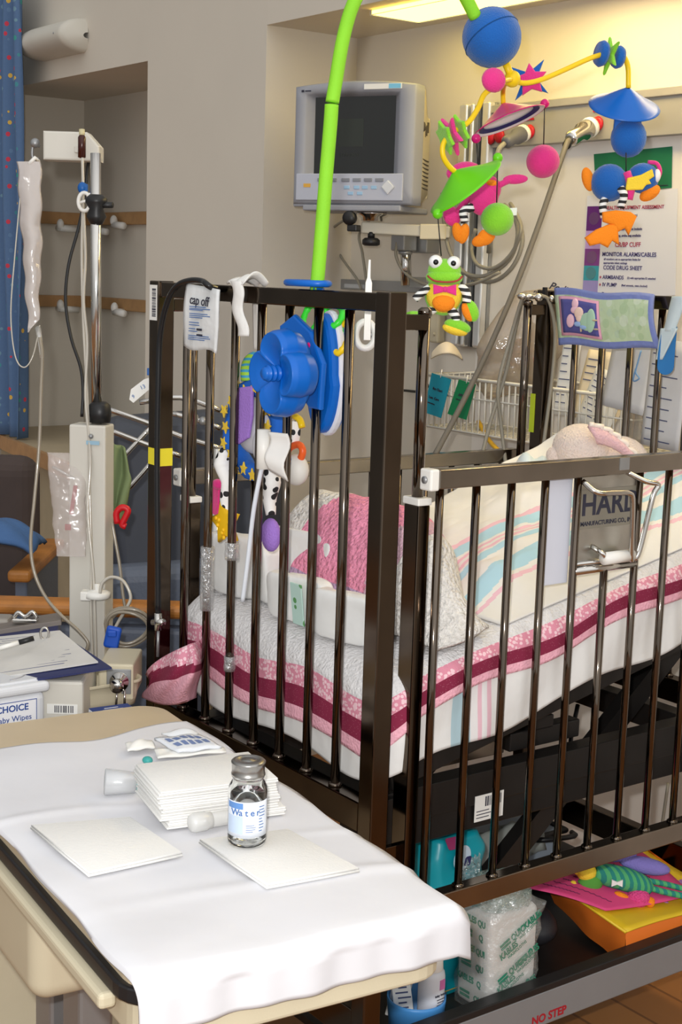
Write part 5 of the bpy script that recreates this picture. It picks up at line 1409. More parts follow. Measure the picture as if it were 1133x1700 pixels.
# cables looped over the head post
cable('grey_lead', [PX(897, 492, -0.70), PX(880, 489, -0.71), PX(868, 496, -0.735), PX(850, 555, -0.76), PX(828, 640, -0.76), PX(832, 700, -0.76), PX(838, 752, -0.74), PX(842, 790, -0.70)], 0.0045, CABLE, 'grey lead looping left of the head post down into the crib', 'cable')
cable('grey_lead', [PX(868, 496, -0.735), PX(858, 540, -0.765), PX(840, 620, -0.765), PX(815, 700, -0.765), PX(796, 775, -0.75)], 0.0045, CABLE, 'second grey lead hanging parallel at the far rod of the crib head', 'cable')
cable('grey_lead', [PX(897, 490, -0.70), PX(912, 500, -0.695), PX(922, 550, -0.69), PX(918, 620, -0.69), PX(908, 700, -0.69), PX(902, 745, -0.68)], 0.0045, CABLE, 'grey lead hanging right of the head post in front of the papers', 'cable')
t = thing('chrome_clamp', 'small chrome clamps at the top of the far head post', 'clamp', PX(895, 497, -0.70))
obj('jaw', MB().ell(PX(868, 492, -0.715), (0.012, 0.012, 0.008)).tube([PX(868, 492, -0.715), PX(890, 492, -0.70)], 0.006, 8).ell(PX(895, 494, -0.695), 0.010).ell(PX(917, 496, -0.69), 0.009), CHROME, t)
obj('lever', MB().box(PX(905, 488, -0.70), (0.008, 0.008, 0.03)), BLACK, t)
obj('lime_label', MB().span((-CW - 0.0015, CL - 0.0365, 1.20), (-CW + 0.014, CL - 0.0353, 1.29)), mat('tape_lime', srgb(195, 215, 50), 0.5), head, label='lime label strip')
# clear card holder in the near side rail
q = PX(935, 870, XC - 0.02)
obj('card_holder', MB().span((XC - 0.014, S0 + 3.18 * PS, 1.045), (XC - 0.0105, S0 + 3.98 * PS, 1.226), 0.001), mat('holder_film', srgb(212, 216, 228), 0.3, var=0.02), label='translucent white card sleeve hanging on the side rail left of the steel plate', cat='card sleeve')

# ================================================================== LEFT: infusion stand, chairs, nightstand
CD = 3.0
def C3(px, py, d=CD): return PD(px, py, d)
PUMPW = mat('pump_white', srgb(206, 202, 192), 0.45, var=0.02)
base = C3(152, 900); cx, cy = base.x, base.y
def SL(a, b, z): return V((cx, cy, 0)) + HR * a + HB * b + ZZ * z
PF = frame(HR, HB, ZZ)
ztop = C3(152, 700).z
t = thing('infusion_stand', 'off-white infusion stand with chrome pole and boxy head in front of the alcove', 'infusion stand', V((cx, cy, 0)))
Rp = Matrix.Rotation(-0.18, 3, 'Z')
PF2 = Rp @ PF
obj('column', MB().box(SL(0, 0, ztop - 0.40), (0.078, 0.055, 0.80), PF2, 0.004), PUMPW, t)
obj('column_label', MB().box(SL(0.004, 0.034, ztop - 0.035) + HR * 0.004, (0.028, 0.001, 0.008), PF2), mat('label_blue', srgb(150, 185, 205), 0.5), t)
obj('column_screw', MB().ell(SL(0.004, 0.032, ztop - 0.022), 0.005), STEEL, t)
obj('collar', MB().lathe([(0.022, 0), (0.024, 0.02), (0.022, 0.035), (0.014, 0.042)], SL(0.016, 0, ztop + 0.004), ZZ, 18), BLACK, t)
zp = C3(156, 262).z
obj('pole', MB().tube([SL(0.010, 0, ztop), SL(0.006, 0, zp)], 0.0105, 16), CHROME, t)
obj('pole_clamp', MB().lathe([(0.012, -0.03), (0.02, -0.015), (0.014, 0), (0.022, 0.012), (0.022, 0.02), (0.013, 0.028)], SL(0.008, 0, C3(157, 350).z), ZZ, 16).tube([SL(0.008, 0, C3(157, 350).z + 0.008), SL(0.042, 0.01, C3(157, 350).z + 0.008)], 0.006, 8), BLACK, t)
hp2 = C3(116, 245)
hz = hp2.z
poly = [(-0.050, -0.028), (0.066, -0.028), (0.066, 0.002), (0.040, 0.030), (-0.050, 0.030)]
obj('head_unit', MB().prism(poly, hp2 - HB * 0.03, HR, ZZ, 0.06, 0.004), PUMPW, t)
obj('hook', MB().tube([L(hp2, -0.062, 0, 0.0), L(hp2, -0.075, 0, 0.004), L(hp2, -0.078, 0, -0.02), L(hp2, -0.068, 0, -0.035), L(hp2, -0.066, 0, -0.022)], 0.003, 8, smooth=4).ell(L(hp2, -0.07, 0.01, 0.006), 0.010), STEEL, t)
obj('cradle', MB().box(L(hp2, 0.022, 0.034, -0.006), (0.012, 0.01, 0.014), PF, 0.002), PUMPW, t)
obj('stand_base', MB().box(SL(0, 0, 0.06), (0.34, 0.06, 0.03), PF, 0.008).box(SL(0, 0, 0.06), (0.06, 0.34, 0.03), PF, 0.008).tube([SL(0, 0, 0.07), SL(0, 0, ztop - 0.75)], 0.03, 16), STEEL, t)
for a, b in ((0.15, 0), (-0.15, 0), (0, 0.15), (0, -0.15)):
    obj('caster', MB().tube([SL(a - 0.01, b, 0.024), SL(a + 0.01, b, 0.024)], 0.024, 14).tube([SL(a, b, 0.03), SL(a, b, 0.055)], 0.008, 8), BLACK, t)
br = C3(162, 993, 2.94)
obj('tube_bracket', MB().lathe([(0.020, 0), (0.026, 0.002), (0.026, 0.012), (0.018, 0.016), (0.006, 0.018), (0.006, 0.03)], br, ZZ, 18).box(br - HR * 0.022 + ZZ * 0.006, (0.022, 0.03, 0.018), PF, 0.002), WHITE, t)
# vial and roller clamps on the line
v0 = C3(136, 238, 2.945)
t = thing('drug_vial', 'small amber vial standing on the infusion stand head', 'vial', v0 - ZZ * 0.03)
obj('glass', MB().lathe([(0.001, -0.03), (0.008, -0.028), (0.008, 0.012), (0.004, 0.018)], v0, ZZ, 14), mat('vial_amber', srgb(60, 20, 14), 0.2), t)
obj('cap', MB().lathe([(0.005, 0.016), (0.006, 0.018), (0.006, 0.028), (0.001, 0.029)], v0, ZZ, 14), mat('vial_cap', srgb(200, 190, 150), 0.4), t)
def tubeline(lab, pts, d, r=0.0032, m=CLEARTUBE, name='infusion_tube', grp=None):
    P = [C3(a, b, d + (e[0] if e else 0)) for a, b, *e in pts]
    return obj(name, MB().tube(P, r, 8, smooth=6), m, label=lab, cat='tube', group=grp)
CT = mat('tube_sheen', srgb(186, 180, 168), 0.12, var=0.05, spec=0.8, coat=0.6)
tubeline('clear infusion line running down the left face of the column', [(137, 262), (138, 330), (136, 420), (138, 520), (143, 620), (147, 720), (149, 820), (152, 930), (151, 1010), (154, 1100), (158, 1150)], 2.94, m=CT)
tubeline('clear infusion line crossing in front of the column beside the first one', [(139, 350), (142, 430), (139, 500), (145, 570), (142, 660), (150, 760), (146, 850), (155, 950), (158, 1040), (160, 1140)], 2.935, 0.003, m=CT)
tubeline('long clear tube hanging from the fluid bag down to the clipboard', [(66, 560), (70, 590), (68, 650), (65, 740), (57, 830), (51, 900), (57, 950), (75, 990), (100, 1020), (128, 1045), (145, 1065), (144, 1078), (138, 1082)], 2.86, 0.0036, m=mat('tube_grey', srgb(140, 130, 114), 0.2, coat=0.5))
tubeline('thin clear tube looping in front of the curtain', [(36, 300), (25, 420), (18, 520), (25, 590), (40, 610), (55, 590), (66, 540)], 2.9, 0.0014, m=CT)
tubeline('black power cord bowed out left of the chrome pole', [(147, 266), (140, 330), (130, 380), (114, 440), (109, 500), (118, 560), (134, 610), (138, 650), (136, 692)], 3.02, 0.0036, BLACK, 'power_cord')
obj('slide_clamp', MB().tube([L(C3(140, 335, 2.925), 0.012 * math.cos(a), 0, 0.018 * math.sin(a)) for a in [2 * PI * i / 20 for i in range(20)]], 0.004, 8, closed=True).tube([L(C3(140, 335, 2.925), -0.01, 0, -0.002), L(C3(140, 335, 2.925), 0.01, 0, 0.004)], 0.003, 6).tube([L(C3(140, 335, 2.925), 0.006, 0, 0.016), L(C3(140, 335, 2.925), 0.018, 0, 0.014)], 0.003, 6), WHITE, label='white slide clamp on the infusion line by the pole', cat='clamp')
obj('roller_clamp', MB().ell(C3(137, 312, 2.93), (0.010, 0.010, 0.012)).box(C3(141, 312, 2.93), (0.012, 0.012, 0.016), PF, 0.002), mat('clamp_blue', srgb(15, 90, 165), 0.4), label='blue roller clamp just under the infusion stand head', cat='clamp')
# fluid bag
FB = film('fluid_bag', (0.62, 0.55, 0.51), 0.62, 0.14, 0.2, 0.7, 14)
def fbag(u, v):
    px = 27 + 20 * v + (40 - 24 * v ** 1.6) * (u if u < 0.5 else 1 - u) * 2 * (1 if v < 0.93 else max(0.1, (1 - v) / 0.07))
    px += 10 * (1 - v) * 0
    py = 268 + 284 * v
    th = 0.012 * math.sin(PI * min(1, v * 1.05)) ** 0.6 * math.sin(2 * PI * u)
    return C3(px + 0.8 * math.sin(v * 15), py, 2.90) + HB * th + HR * 0.002 * math.sin(30 * v)
t = thing('fluid_bag', 'clear crumpled fluid bag hanging from the left of the infusion stand head', 'fluid bag', C3(60, 552, 2.9))
obj('bag', MB().grid(fbag, 24, 40, cu=True), FB, t)
obj('hanger', MB().tube([C3(48, 272, 2.9), C3(58, 262, 2.9), C3(64, 268, 2.92)], 0.004, 8), WHITE, t)
obj('port', MB().tube([C3(63, 545, 2.9), C3(66, 562, 2.88), C3(70, 595, 2.86)], [0.006, 0.005, 0.004], 10), CLEARTUBE, t)
# coiled tubing with blue clips
cq = C3(214, 1042, 2.9)
pts = []
for i in range(90):
    a = 2 * PI * i / 26
    r = 0.042 + 0.006 * math.sin(i * 0.21)
    pts.append(L(cq, r * math.cos(a) + 0.004 * math.sin(i * .5), 0.012 * math.sin(i * 0.13), r * 0.85 * math.sin(a)))
obj('coiled_tube', MB().tube(pts, 0.0034, 8), mat('tube_grey', srgb(140, 130, 114), 0.2), label='coil of clear grey tubing with blue clips beside the stand column', cat='tube')
tubeline('looped clear tube arching up from the round white bracket', [(166, 985), (170, 968), (185, 958), (205, 965), (217, 990), (210, 1010), (198, 1030), (188, 1048)], 2.92, 0.0034, m=CT)
tubeline('clear tube hanging straight down right of the column', [(186, 868), (192, 900), (199, 940), (204, 985), (208, 1010)], 2.96, 0.0034, m=mat('tube_grey', srgb(140, 130, 114), 0.2))
BC = mat('clip_blue', srgb(20, 75, 175), 0.5, var=0.1)
for px, py, w, h, lab in ((187, 1058, 0.030, 0.045, 'large blue clip on the coiled tubing'), (214, 1090, 0.034, 0.018, 'small flat blue clip below the coiled tubing')):
    q = C3(px, py, 2.83)
    obj('tube_clip', MB().box(q, (w, 0.012, h), PF @ Matrix.Rotation(0.2, 3, 'Y'), 0.006, 3).box(q + HB * 0.006 + ZZ * h * 0.2, (w * 0.6, 0.01, h * 0.3), PF, 0.003), BC, label=lab, cat='clip')
# zip bag, green cloth, red clip, paper tag
q = C3(118, 840, 2.985)
def zb(u, v):
    a = 2 * PI * u
    w = 0.040 * (1 - 0.25 * v)
    return C3(110 + 8 * v, 752 + 172 * v, 2.955) + HR * w * math.cos(a) + HB * (0.012 * math.sin(PI * v) * math.sin(a) + 0.004 * fb((u * 3, v * 5, 0), 2)) + HR * 0.006 * fb((u * 2, v * 4, 3), 2)
t = thing('zip_bag', 'clear zip bag hanging on the left of the infusion stand column', 'plastic bag', C3(118, 925, 2.955))
obj('film', MB().grid(zb, 24, 24, cu=True), film('zip_film', (0.70, 0.62, 0.58), 0.30, 0.06, 0.2, 0.6, 14), t)
obj('contents', MB().box(C3(122, 830, 2.96), (0.008, 0.004, 0.06), PF @ Matrix.Rotation(0.15, 3, 'Y')).box(C3(113, 875, 2.96), (0.012, 0.004, 0.012), PF), mat('bag_red', srgb(165, 60, 65), 0.6), t)
obj('zip_strip', MB().tube([C3(87, 775, 2.955), C3(125, 795, 2.955)], 0.003, 6), CLEARTUBE, t)
def gc(u, v): return C3(187 + 32 * u * (1 - abs(v - 0.4) * 0.9), 735 + 130 * v + 8 * u, 3.03) + HB * 0.01 * math.sin(7 * u + 4 * v)
obj('green_cloth', MB().grid(gc, 12, 18, th=0.004), mat('cloth_green', srgb(122, 138, 96), 0.9, var=0.06), label='olive green cloth hanging right of the infusion stand column', cat='cloth')
q = C3(203, 855, 2.98)
obj('red_clip', MB().tube([L(q, -0.010, 0, -0.018), L(q, -0.012, 0, 0.004), L(q, 0.0, 0, 0.016), L(q, 0.012, 0, 0.010), L(q, 0.006, 0, -0.006), L(q, 0.0, 0, -0.02), L(q, 0.008, 0, -0.024)], 0.0068, 10, smooth=4), mat('clip_red', srgb(200, 20, 30), 0.4), label='curly red clip hanging by the olive cloth', cat='clip')
q = C3(234, 645, 2.8)
t = thing('paper_tag', 'white folded paper tag with blue numbers hanging left of the crib post', 'tag', q - ZZ * 0.03)
obj('card', MB().prism([(-0.022, -0.022), (-0.014, -0.028), (0.020, 0.002), (0.018, 0.022), (0.006, 0.018), (-0.019, -0.002)], q, HR, ZZ, 0.002).prism([(0.018, -0.004), (0.028, 0.0), (0.028, 0.014), (0.018, 0.022)], q, HR, ZZ, 0.002), PAPER, t)
obj('numbers', MB().text('13', L(q, 0.004, 0.003, 0.003), HR + ZZ * 0.5, ZZ - HR * 0.5, 0.011).text('9', L(q, -0.014, 0.003, -0.016), HR + ZZ * 0.5, ZZ - HR * 0.5, 0.010), BLUEINK, t)
obj('clip_pin', MB().box(C3(247, 617, 2.8), (0.006, 0.006, 0.014), PF, 0.001), mat('clamp_blue', srgb(15, 90, 165), 0.4), t)

# chrome folding frame behind the crib's left end
t = thing('tube_rack', 'folded chrome tube rack standing between infusion stand and crib', 'frame', V((PD(255, 750, 3.25).x, PD(255, 750, 3.25).y, 0)))
FD = 3.2
for nm, pts in (('rail', ((176, 678), (250, 704), (300, 724), (368, 745))), ('rail', ((184, 715), (215, 727), (252, 741), (300, 757))), ('rail', ((232, 668), (300, 660), (366, 681))), ('rail', ((285, 686), (330, 698), (366, 711))),
                ('brace', ((250, 710), (215, 748), (186, 780))), ('brace', ((250, 770), (228, 795), (210, 812), (186, 811)))):
    obj(nm, MB().tube([PD(a, b, FD) for a, b in pts], 0.0062, 10, smooth=4), CHROME, t)
for px in (262, 360):
    p = PD(px, 720 if px < 300 else 745, FD)
    obj('leg', MB().tube([p, V((p.x, p.y, 0.0))], 0.009, 10), CHROME, t)
obj('joint', MB().ell(PD(322, 695, FD), 0.012).ell(PD(337, 699, FD), 0.010), STEEL, t)

# recliner and armchair
SLATE = mat('slate_vinyl', srgb(92, 100, 116), 0.5, var=0.05, bump=0.1, bscale=120)
SLATED = mat('slate_dark', srgb(62, 66, 76), 0.55, var=0.05)
rc0 = PD(300, 900, 3.75)
def RL(a, b, z): return V((rc0.x, rc0.y, 0)) + HR * a + HB * b + ZZ * z
t = thing('recliner', 'slate blue recliner with oak arm standing behind the crib foot', 'recliner', RL(-0.1, 0, 0))
PFb = PF @ Matrix.Rotation(-0.10, 3, 'Y')
obj('backrest', MB().box(RL(0.05, -0.05, 0.80), (0.47, 0.13, 0.78), PFb, 0.05, 4), SLATED, t)
obj('back_cushion', MB().box(RL(0.03, 0.03, 0.60), (0.45, 0.10, 0.42), PFb, 0.04, 4), SLATE, t)
obj('seat', MB().box(RL(-0.16, 0.16, 0.40), (0.60, 0.30, 0.16), PF, 0.05, 4), SLATE, t)
zarm = PD(100, 1010, 3.45).z
obj('side_panel', MB().box(RL(-0.16, 0.30, zarm / 2 - 0.01), (0.66, 0.05, zarm - 0.06), PF, 0.015, 3), SLATE, t)
obj('arm_rest', MB().box(RL(-0.16, 0.30, zarm), (0.70, 0.075, 0.034), PF, 0.014, 3), OAK, t)
obj('base', MB().box(RL(-0.1, 0.08, 0.17), (0.56, 0.36, 0.34), PF, 0.01), SLATED, t)
for a, b in ((-0.44, 0.28), (0.12, 0.28), (-0.34, -0.06), (0.12, -0.06)):
    obj('leg', MB().box(RL(a, b, 0.05), (0.05, 0.05, 0.10), PF, 0.004), OAK, t)
ac = PD(-70, 900, 4.3)
def AL(a, b, z): return V((ac.x, ac.y, 0)) + HR * a + HB * b + ZZ * z
BRN = mat('brown_fabric', srgb(70, 60, 58), 0.9, var=0.08)
t = thing('armchair', 'dark brown upholstered armchair with oak arms below the curtain', 'armchair', AL(0, 0, 0))
zb1 = PD(20, 760, 4.35).z
obj('backrest', MB().box(AL(0.0, -0.16, (zb1 + 0.42) / 2), (0.42, 0.12, zb1 - 0.42), PF, 0.06, 5), BRN, t)
obj('seat', MB().box(AL(0.0, 0.08, 0.42), (0.42, 0.46, 0.14), PF, 0.04, 3), SLATE, t)
za2 = PD(60, 940, 4.15).z
for a in (0.25, -0.25):
    obj('arm_rest', MB().box(AL(a, 0.06, za2), (0.065, 0.50, 0.035), PF, 0.012, 3), OAK, t)
    obj('arm_panel', MB().box(AL(a, 0.06, za2 / 2), (0.035, 0.44, za2 - 0.02), PF, 0.006), SLATE, t)
bq = PD(12, 893, 4.06)
def fold(u, v):
    return L(bq, -0.11 + 0.20 * u, 0.09 - 0.18 * v, -0.055 + 0.105 * math.sin(PI * (0.15 + 0.80 * u)) ** 0.5 * (0.6 + 0.4 * math.sin(PI * v)) + 0.004 * math.sin(14 * v + 8 * u))
obj('folded_blanket', MB().grid(fold, 24, 16, th=0.012), mat('blanket_blue', srgb(70, 104, 152), 0.9, var=0.06, bump=0.2), label='folded bright blue blanket lying on the brown armchair', cat='blanket')

# ------------------------------------------------------------------ nightstand with its things
NZ = 0.735
t = thing('nightstand', 'dark topped nightstand behind the white bedside table carrying devices and boxes', 'nightstand', (-0.88, -0.26, 0))
na, nb = V((0.9945, -0.1045, 0)), V((0.1045, 0.9945, 0))
NF = frame(na, nb, ZZ)
nc0 = V((-0.915, -0.29, 0))
def NP(a, b, z): return nc0 + na * a + nb * b + ZZ * z
obj('top', MB().box(NP(0, 0, NZ - 0.0125), (0.72, 0.44, 0.025), NF, 0.006), mat('stand_top', srgb(70, 60, 52), 0.4, var=0.1), t)
obj('cabinet', MB().box(NP(0, 0, (NZ - 0.025 + 0.12) / 2), (0.66, 0.38, NZ - 0.145), NF, 0.004), BEIGE, t)
obj('drawer', MB().box(NP(0, -0.196, 0.58), (0.60, 0.016, 0.16), NF, 0.003), BEIGE, t)
for a in (-0.28, 0.28):
    for b in (-0.13, 0.13): obj('foot', MB().box(NP(a, b, 0.06), (0.03, 0.03, 0.12), NF, 0.004), BLACK, t)
# wipes tub
wb = V((-0.592, -0.270, NZ))
def WP(a, b, z): return wb + na * b - nb * a * 1.0 + ZZ * z if False else wb + V((b, -a, z))
TUBW = mat('tub_white', srgb(214, 216, 220), 0.4, var=0.01)
t = thing('wipes_tub', 'white lidded baby wipes tub with blue lettering on the nightstand', 'tub', wb + V((-0.06, -0.1, 0)))
obj('body', MB().box(wb + V((-0.062, -0.108, 0.034)), (0.115, 0.20, 0.066), None, 0.012, 3), TUBW, t)
lid = obj('lid', MB().box(wb + V((-0.062, -0.108, 0.076)), (0.127, 0.214, 0.020), None, 0.008, 3).box(wb + V((-0.062, -0.108, 0.087)), (0.10, 0.186, 0.006), None, 0.003), TUBW, t)
obj('lid_groove', MB().tube([wb + V((-0.06 + 0.035 * math.sin(a), -0.075 + 0.05 * math.cos(a), 0.0905)) for a in [-PI * 0.45 + PI * 0.9 * i / 14 for i in range(15)]], 0.0012, 6, smooth=2), mat('groove', srgb(160, 160, 165), 0.5), lid)
obj('label_panel', MB().box(wb + V((-0.0045, -0.11, 0.034)), (0.0012, 0.17, 0.046)), mat('label_white', srgb(235, 236, 240), 0.5, var=0), t)
NBL = mat('navy_ink', srgb(45, 75, 145), 0.6, var=0)
YUX, xf = V((0, 1, 0)), wb.x - 0.0036
m = MB()
for z in (0.0125, 0.0555): m.span((xf - 0.0004, wb.y - 0.195, wb.z + z), (xf + 0.0003, wb.y - 0.026, wb.z + z + 0.0012))
m.span((xf - 0.0004, wb.y - 0.0272, wb.z + 0.0125), (xf + 0.0003, wb.y - 0.026, wb.z + 0.0555))
m.text('eonCHOICE', (xf, wb.y - 0.042, wb.z + 0.044), YUX, ZZ, 0.0165, ax='RIGHT', bold=0.02)
m.text('Baby Wipes', (xf, wb.y - 0.036, wb.z + 0.025), YUX, ZZ, 0.0145, ax='RIGHT')
obj('lettering', m, NBL, t)
# beige basin
bb = V((-0.700, -0.155, NZ))
def BP(a, b, z): return bb + V((b, a, z))
def basin(u, v):
    pr = ((0.0, 0.002), (0.80, 0.002), (0.86, 0.01), (0.94, 0.048), (1.0, 0.050), (1.0, 0.044), (0.96, 0.042), (0.89, 0.0), (0.0, 0.0))
    x = v * 8; i = min(int(x), 7); f = x - i
    r = pr[i][0] * (1 - f) + pr[i + 1][0] * f; z = pr[i][1] * (1 - f) + pr[i + 1][1] * f
    k = rrect(0.20, 0.14, 0.028, 6); n_ = len(k)
    p = k[int(u * n_ + 1e-6) % n_]
    return BP(p[0] * r, p[1] * r, z)
obj('wash_basin', MB().grid(basin, 28, 24, cu=True), BEIGE, label='shallow beige plastic basin behind the wipes tub', cat='basin')
q = PZ(188, 1186, NZ + 0.03)
t = thing('tissue_box', 'small navy and white carton leaning at the right of the basin', 'carton', V((q.x, q.y, NZ)))
obj('carton', MB().box(V((q.x, q.y, NZ + 0.020)), (0.05, 0.075, 0.036), frame(na, nb, ZZ), 0.002), mat('carton_white', srgb(205, 208, 216), 0.5), t)
obj('top_panel', MB().box(V((q.x, q.y, NZ + 0.0385)), (0.048, 0.073, 0.0016), frame(na, nb, ZZ)), mat('carton_navy', srgb(35, 60, 125), 0.5), t)
m = MB()
for i in range(3): m.box(V((q.x, q.y, NZ + 0.0396)) + na * (0.010 - 0.010 * i), (0.002, 0.05 - 0.012 * i, 0.0004), frame(na, nb, ZZ))
obj('print_lines', m, PAPER, t)
# device box with barcode and the clipboard on it
dq = PZ(70, 1160, NZ)
dv = PD(75, 1140, 2.62)
def DP(a, b, z): return V((dv.x, dv.y, NZ)) + HR * a + HB * b + ZZ * z
t = thing('device_box', 'flat grey-white medical device with barcode label under the clipboard', 'medical device', DP(0, 0, 0))
obj('case', MB().box(DP(-0.01, -0.05, 0.04), (0.165, 0.14, 0.08), PF, 0.006), PUMPW, t)
obj('label', MB().box(DP(0.035, 0.0203, 0.028), (0.055, 0.001, 0.018), PF), PAPER, t)
m = MB(); x = 0.022
while x < 0.058: m.box(DP(x, 0.0212, 0.028), (0.0016, 0.0006, 0.013), PF); x += random.choice((0.0026, 0.0034, 0.0042))
obj('barcode', m, INK, t)
q0, q1, q2, q3 = PD(-12, 1142, 2.56), PD(186, 1111, 2.60), PD(98, 1052, 2.78), PD(-40, 1068, 2.80)
zmx = NZ + 0.085
NAVY = mat('board_navy', srgb(38, 44, 88), 0.5, var=0.05)
def quad(mb, P, n, th, mi=0):
    return mb.add(list(P) + [p + n * th for p in P], [(3, 2, 1, 0), (4, 5, 6, 7), (0, 1, 5, 4), (1, 2, 6, 5), (2, 3, 7, 6), (3, 0, 4, 7)], mi, False)
t = thing('clipboard', 'navy clipboard holding a printed form in front of the infusion stand', 'clipboard', (q0 + q1 + q2 + q3) / 4)
nn_ = (q1 - q0).cross(q3 - q0).normalized()
obj('board', quad(MB(), [q0, q1, q2, q3], nn_, 0.004), NAVY, t)
s0, s1, s2, s3 = q0.lerp(q3, 0.10) + nn_ * 0.006, q1.lerp(q2, 0.12).lerp(q0, 0.06) + nn_ * 0.006, q2.lerp(q1, 0.03) + nn_ * 0.006, q3 + nn_ * 0.006
obj('form', quad(MB(), [s0, s1, s2, s3], nn_, 0.003), mat('form_paper', srgb(200, 198, 194), 0.8), t)
m = MB()
for i in range(16):
    f = 0.08 + i * 0.055
    a, b = s0.lerp(s3, f) + nn_ * 0.0036, s1.lerp(s2, f) + nn_ * 0.0036
    k = random.uniform(0.45, 0.9)
    a2, b2 = a.lerp(b, 0.08 + 0.1 * (i % 3)), a.lerp(b, k)
    m.beam(a2, b2, 0.0012 if i % 4 else 0.002, 0.0006, up=nn_)
obj('print_lines', m, mat('print_grey', srgb(90, 95, 125), 0.8, var=0), t)
obj('clip_ring', MB().tube([PD(74, 1052, 2.74) + (HR * 0.008 * math.cos(a) + ZZ * 0.012 * math.sin(a)) for a in [2 * PI * i / 16 for i in range(16)]], 0.0024, 6, closed=True), CHROME, t)
p0, p1 = PD(-6, 1088, 2.66) + ZZ * 0.012, PD(56, 1070, 2.68) + ZZ * 0.012
t = thing('marker_pen', 'white marker pen with black cap lying on the clipboard', 'pen', (p0 + p1) / 2)
d_ = p1 - p0
obj('barrel', MB().tube([p0, p0.lerp(p1, 0.62)], 0.0042, 10), WHITE, t)
obj('cap', MB().tube([p0.lerp(p1, 0.6), p1], 0.005, 10), BLACK, t)
# ring binder behind
b0, b1 = PD(-20, 1062, 2.84), PD(99, 1044, 2.86)
t = thing('ring_binder', 'navy binder with a chrome clip standing behind the clipboard', 'binder', (b0 + b1) / 2 - ZZ * 0.02)
obj('cover', MB().beam(b0, b1, 0.10, 0.022, 0.003).beam(b0 - ZZ * 0.03 + HB * -0.02, b1 - ZZ * 0.03 + HB * -0.02, 0.12, 0.03, 0.003), NAVY, t)
obj('paper_block', MB().beam(b0 + ZZ * 0.016 - HB * 0.02, b1 + ZZ * 0.016 - HB * 0.02, 0.07, 0.010, 0.001), mat('grey_pad', srgb(120, 112, 106), 0.6), t)
q = PD(42, 1030, 2.85)
obj('clip', MB().box(q, (0.05, 0.02, 0.010), PF, 0.003).tube([L(q, -0.024, 0, 0.002), L(q, -0.014, 0, 0.016), L(q, 0.0, 0, 0.008), L(q, 0.014, 0, 0.018), L(q, 0.024, 0, 0.004)], 0.004, 8, smooth=4), CHROME, t)
obj('tray_corner', MB().box(PD(0, 1035, 2.9), (0.045, 0.05, 0.03), PF, 0.006), mat('grey_tray', srgb(150, 144, 136), 0.5), label='grey box corner at the left edge behind the binder', cat='box')
# small pump with a clamp screw at the right
pq = PD(193, 1128, 2.72)
def UP_(a, b, c): return pq + HR * a + HB * b + ZZ * c
t = thing('syringe_pump', 'beige box-shaped pump end with a chrome clamp screw beside the crib', 'pump', UP_(0, -0.06, -0.04))
obj('case', MB().box(UP_(0.0, -0.055, -0.004), (0.066, 0.12, 0.070), PF, 0.004), BEIGE, t)
obj('plate', MB().box(UP_(0.006, 0.006, -0.002), (0.046, 0.003, 0.048), PF, 0.001), STEEL, t)
obj('screw', MB().lathe([(0.016, 0), (0.018, 0.004), (0.018, 0.012), (0.010, 0.016), (0.010, 0.03), (0.013, 0.034), (0.013, 0.04), (0.003, 0.043)], UP_(0.008, 0.007, 0.0), HB, 18), CHROME, t)
obj('pins', MB().tube([UP_(0.004, 0.015, -0.015), UP_(0.003, 0.02, -0.045)], 0.0024, 6).tube([UP_(0.018, 0.015, -0.015), UP_(0.019, 0.02, -0.045)], 0.0024, 6), CHROME, t)
obj('support', MB().box(V((UP_(0, -0.055, 0).x, UP_(0, -0.055, 0).y, (NZ + pq.z - 0.039) / 2)), (0.05, 0.05, pq.z - 0.039 - NZ), PF), STEEL, t)

# ================================================================== BEDSIDE TABLE IN FRONT
TA, TB = V((0.9945, -0.1045, 0)), V((0.1045, 0.9945, 0))
TF = frame(TA, TB, ZZ)
TZ = 0.785
se = V((0.412, -0.637, 0))
TLn, TW = 0.945, 0.425
def TP_(a, b, z): return se + TA * (a - TLn) + TB * b + ZZ * z      # a: 0 far end .. TLn near end, b: 0 front edge .. TW crib edge
t = thing('bedside_table', 'beige bedside table covered by a white sheet in front of the crib', 'table', TP_(TLn / 2, TW / 2, 0))
pl = rrect(TLn, TW, 0.05, 6)
mid = TP_(TLn / 2, TW / 2, 0)
obj('tabletop', MB().prism(pl, mid + ZZ * (TZ - 0.020), TA, TB, 0.020, 0.004, seg=3), mat('table_laminate', srgb(198, 180, 150), 0.4, var=0.03), t)
obj('bumper', MB().prism(rrect(TLn - 0.006, TW + 0.020, 0.052, 6), mid + ZZ * (TZ - 0.036), TA, TB, 0.020, 0.003), BLACK, t)
obj('apron', MB().prism(rrect(TLn - 0.004, TW - 0.012, 0.05, 6), mid + ZZ * (TZ - 0.088), TA, TB, 0.054, 0.006, seg=3), BEIGE, t)
obj('drawer_lip', MB().box(TP_(TLn * 0.60, -0.010, TZ - 0.050), (0.62, 0.022, 0.020), TF, 0.006, 3), BEIGE, t)
cab = TP_(TLn * 0.36, TW * 0.50, 0)
cb_ = PD(165, 1640, 2.06)
obj('pedestal_case', MB().box(TP_(0.30, 0.16, (0.70 + cb_.z) / 2), (0.42, 0.27, 0.70 - cb_.z), TF, 0.03, 9, smooth=True), BEIGE, t)
obj('case_vent', MB().box(TP_(0.13, 0.022, 0.62), (0.05, 0.003, 0.03), TF), mat('vent_dark', srgb(80, 74, 66), 0.6), t)
for a in (0.23, 0.36):
    obj('column', MB().box(TP_(a, 0.16, 0.32), (0.075, 0.055, 0.56), TF, 0.006), STEEL, t)
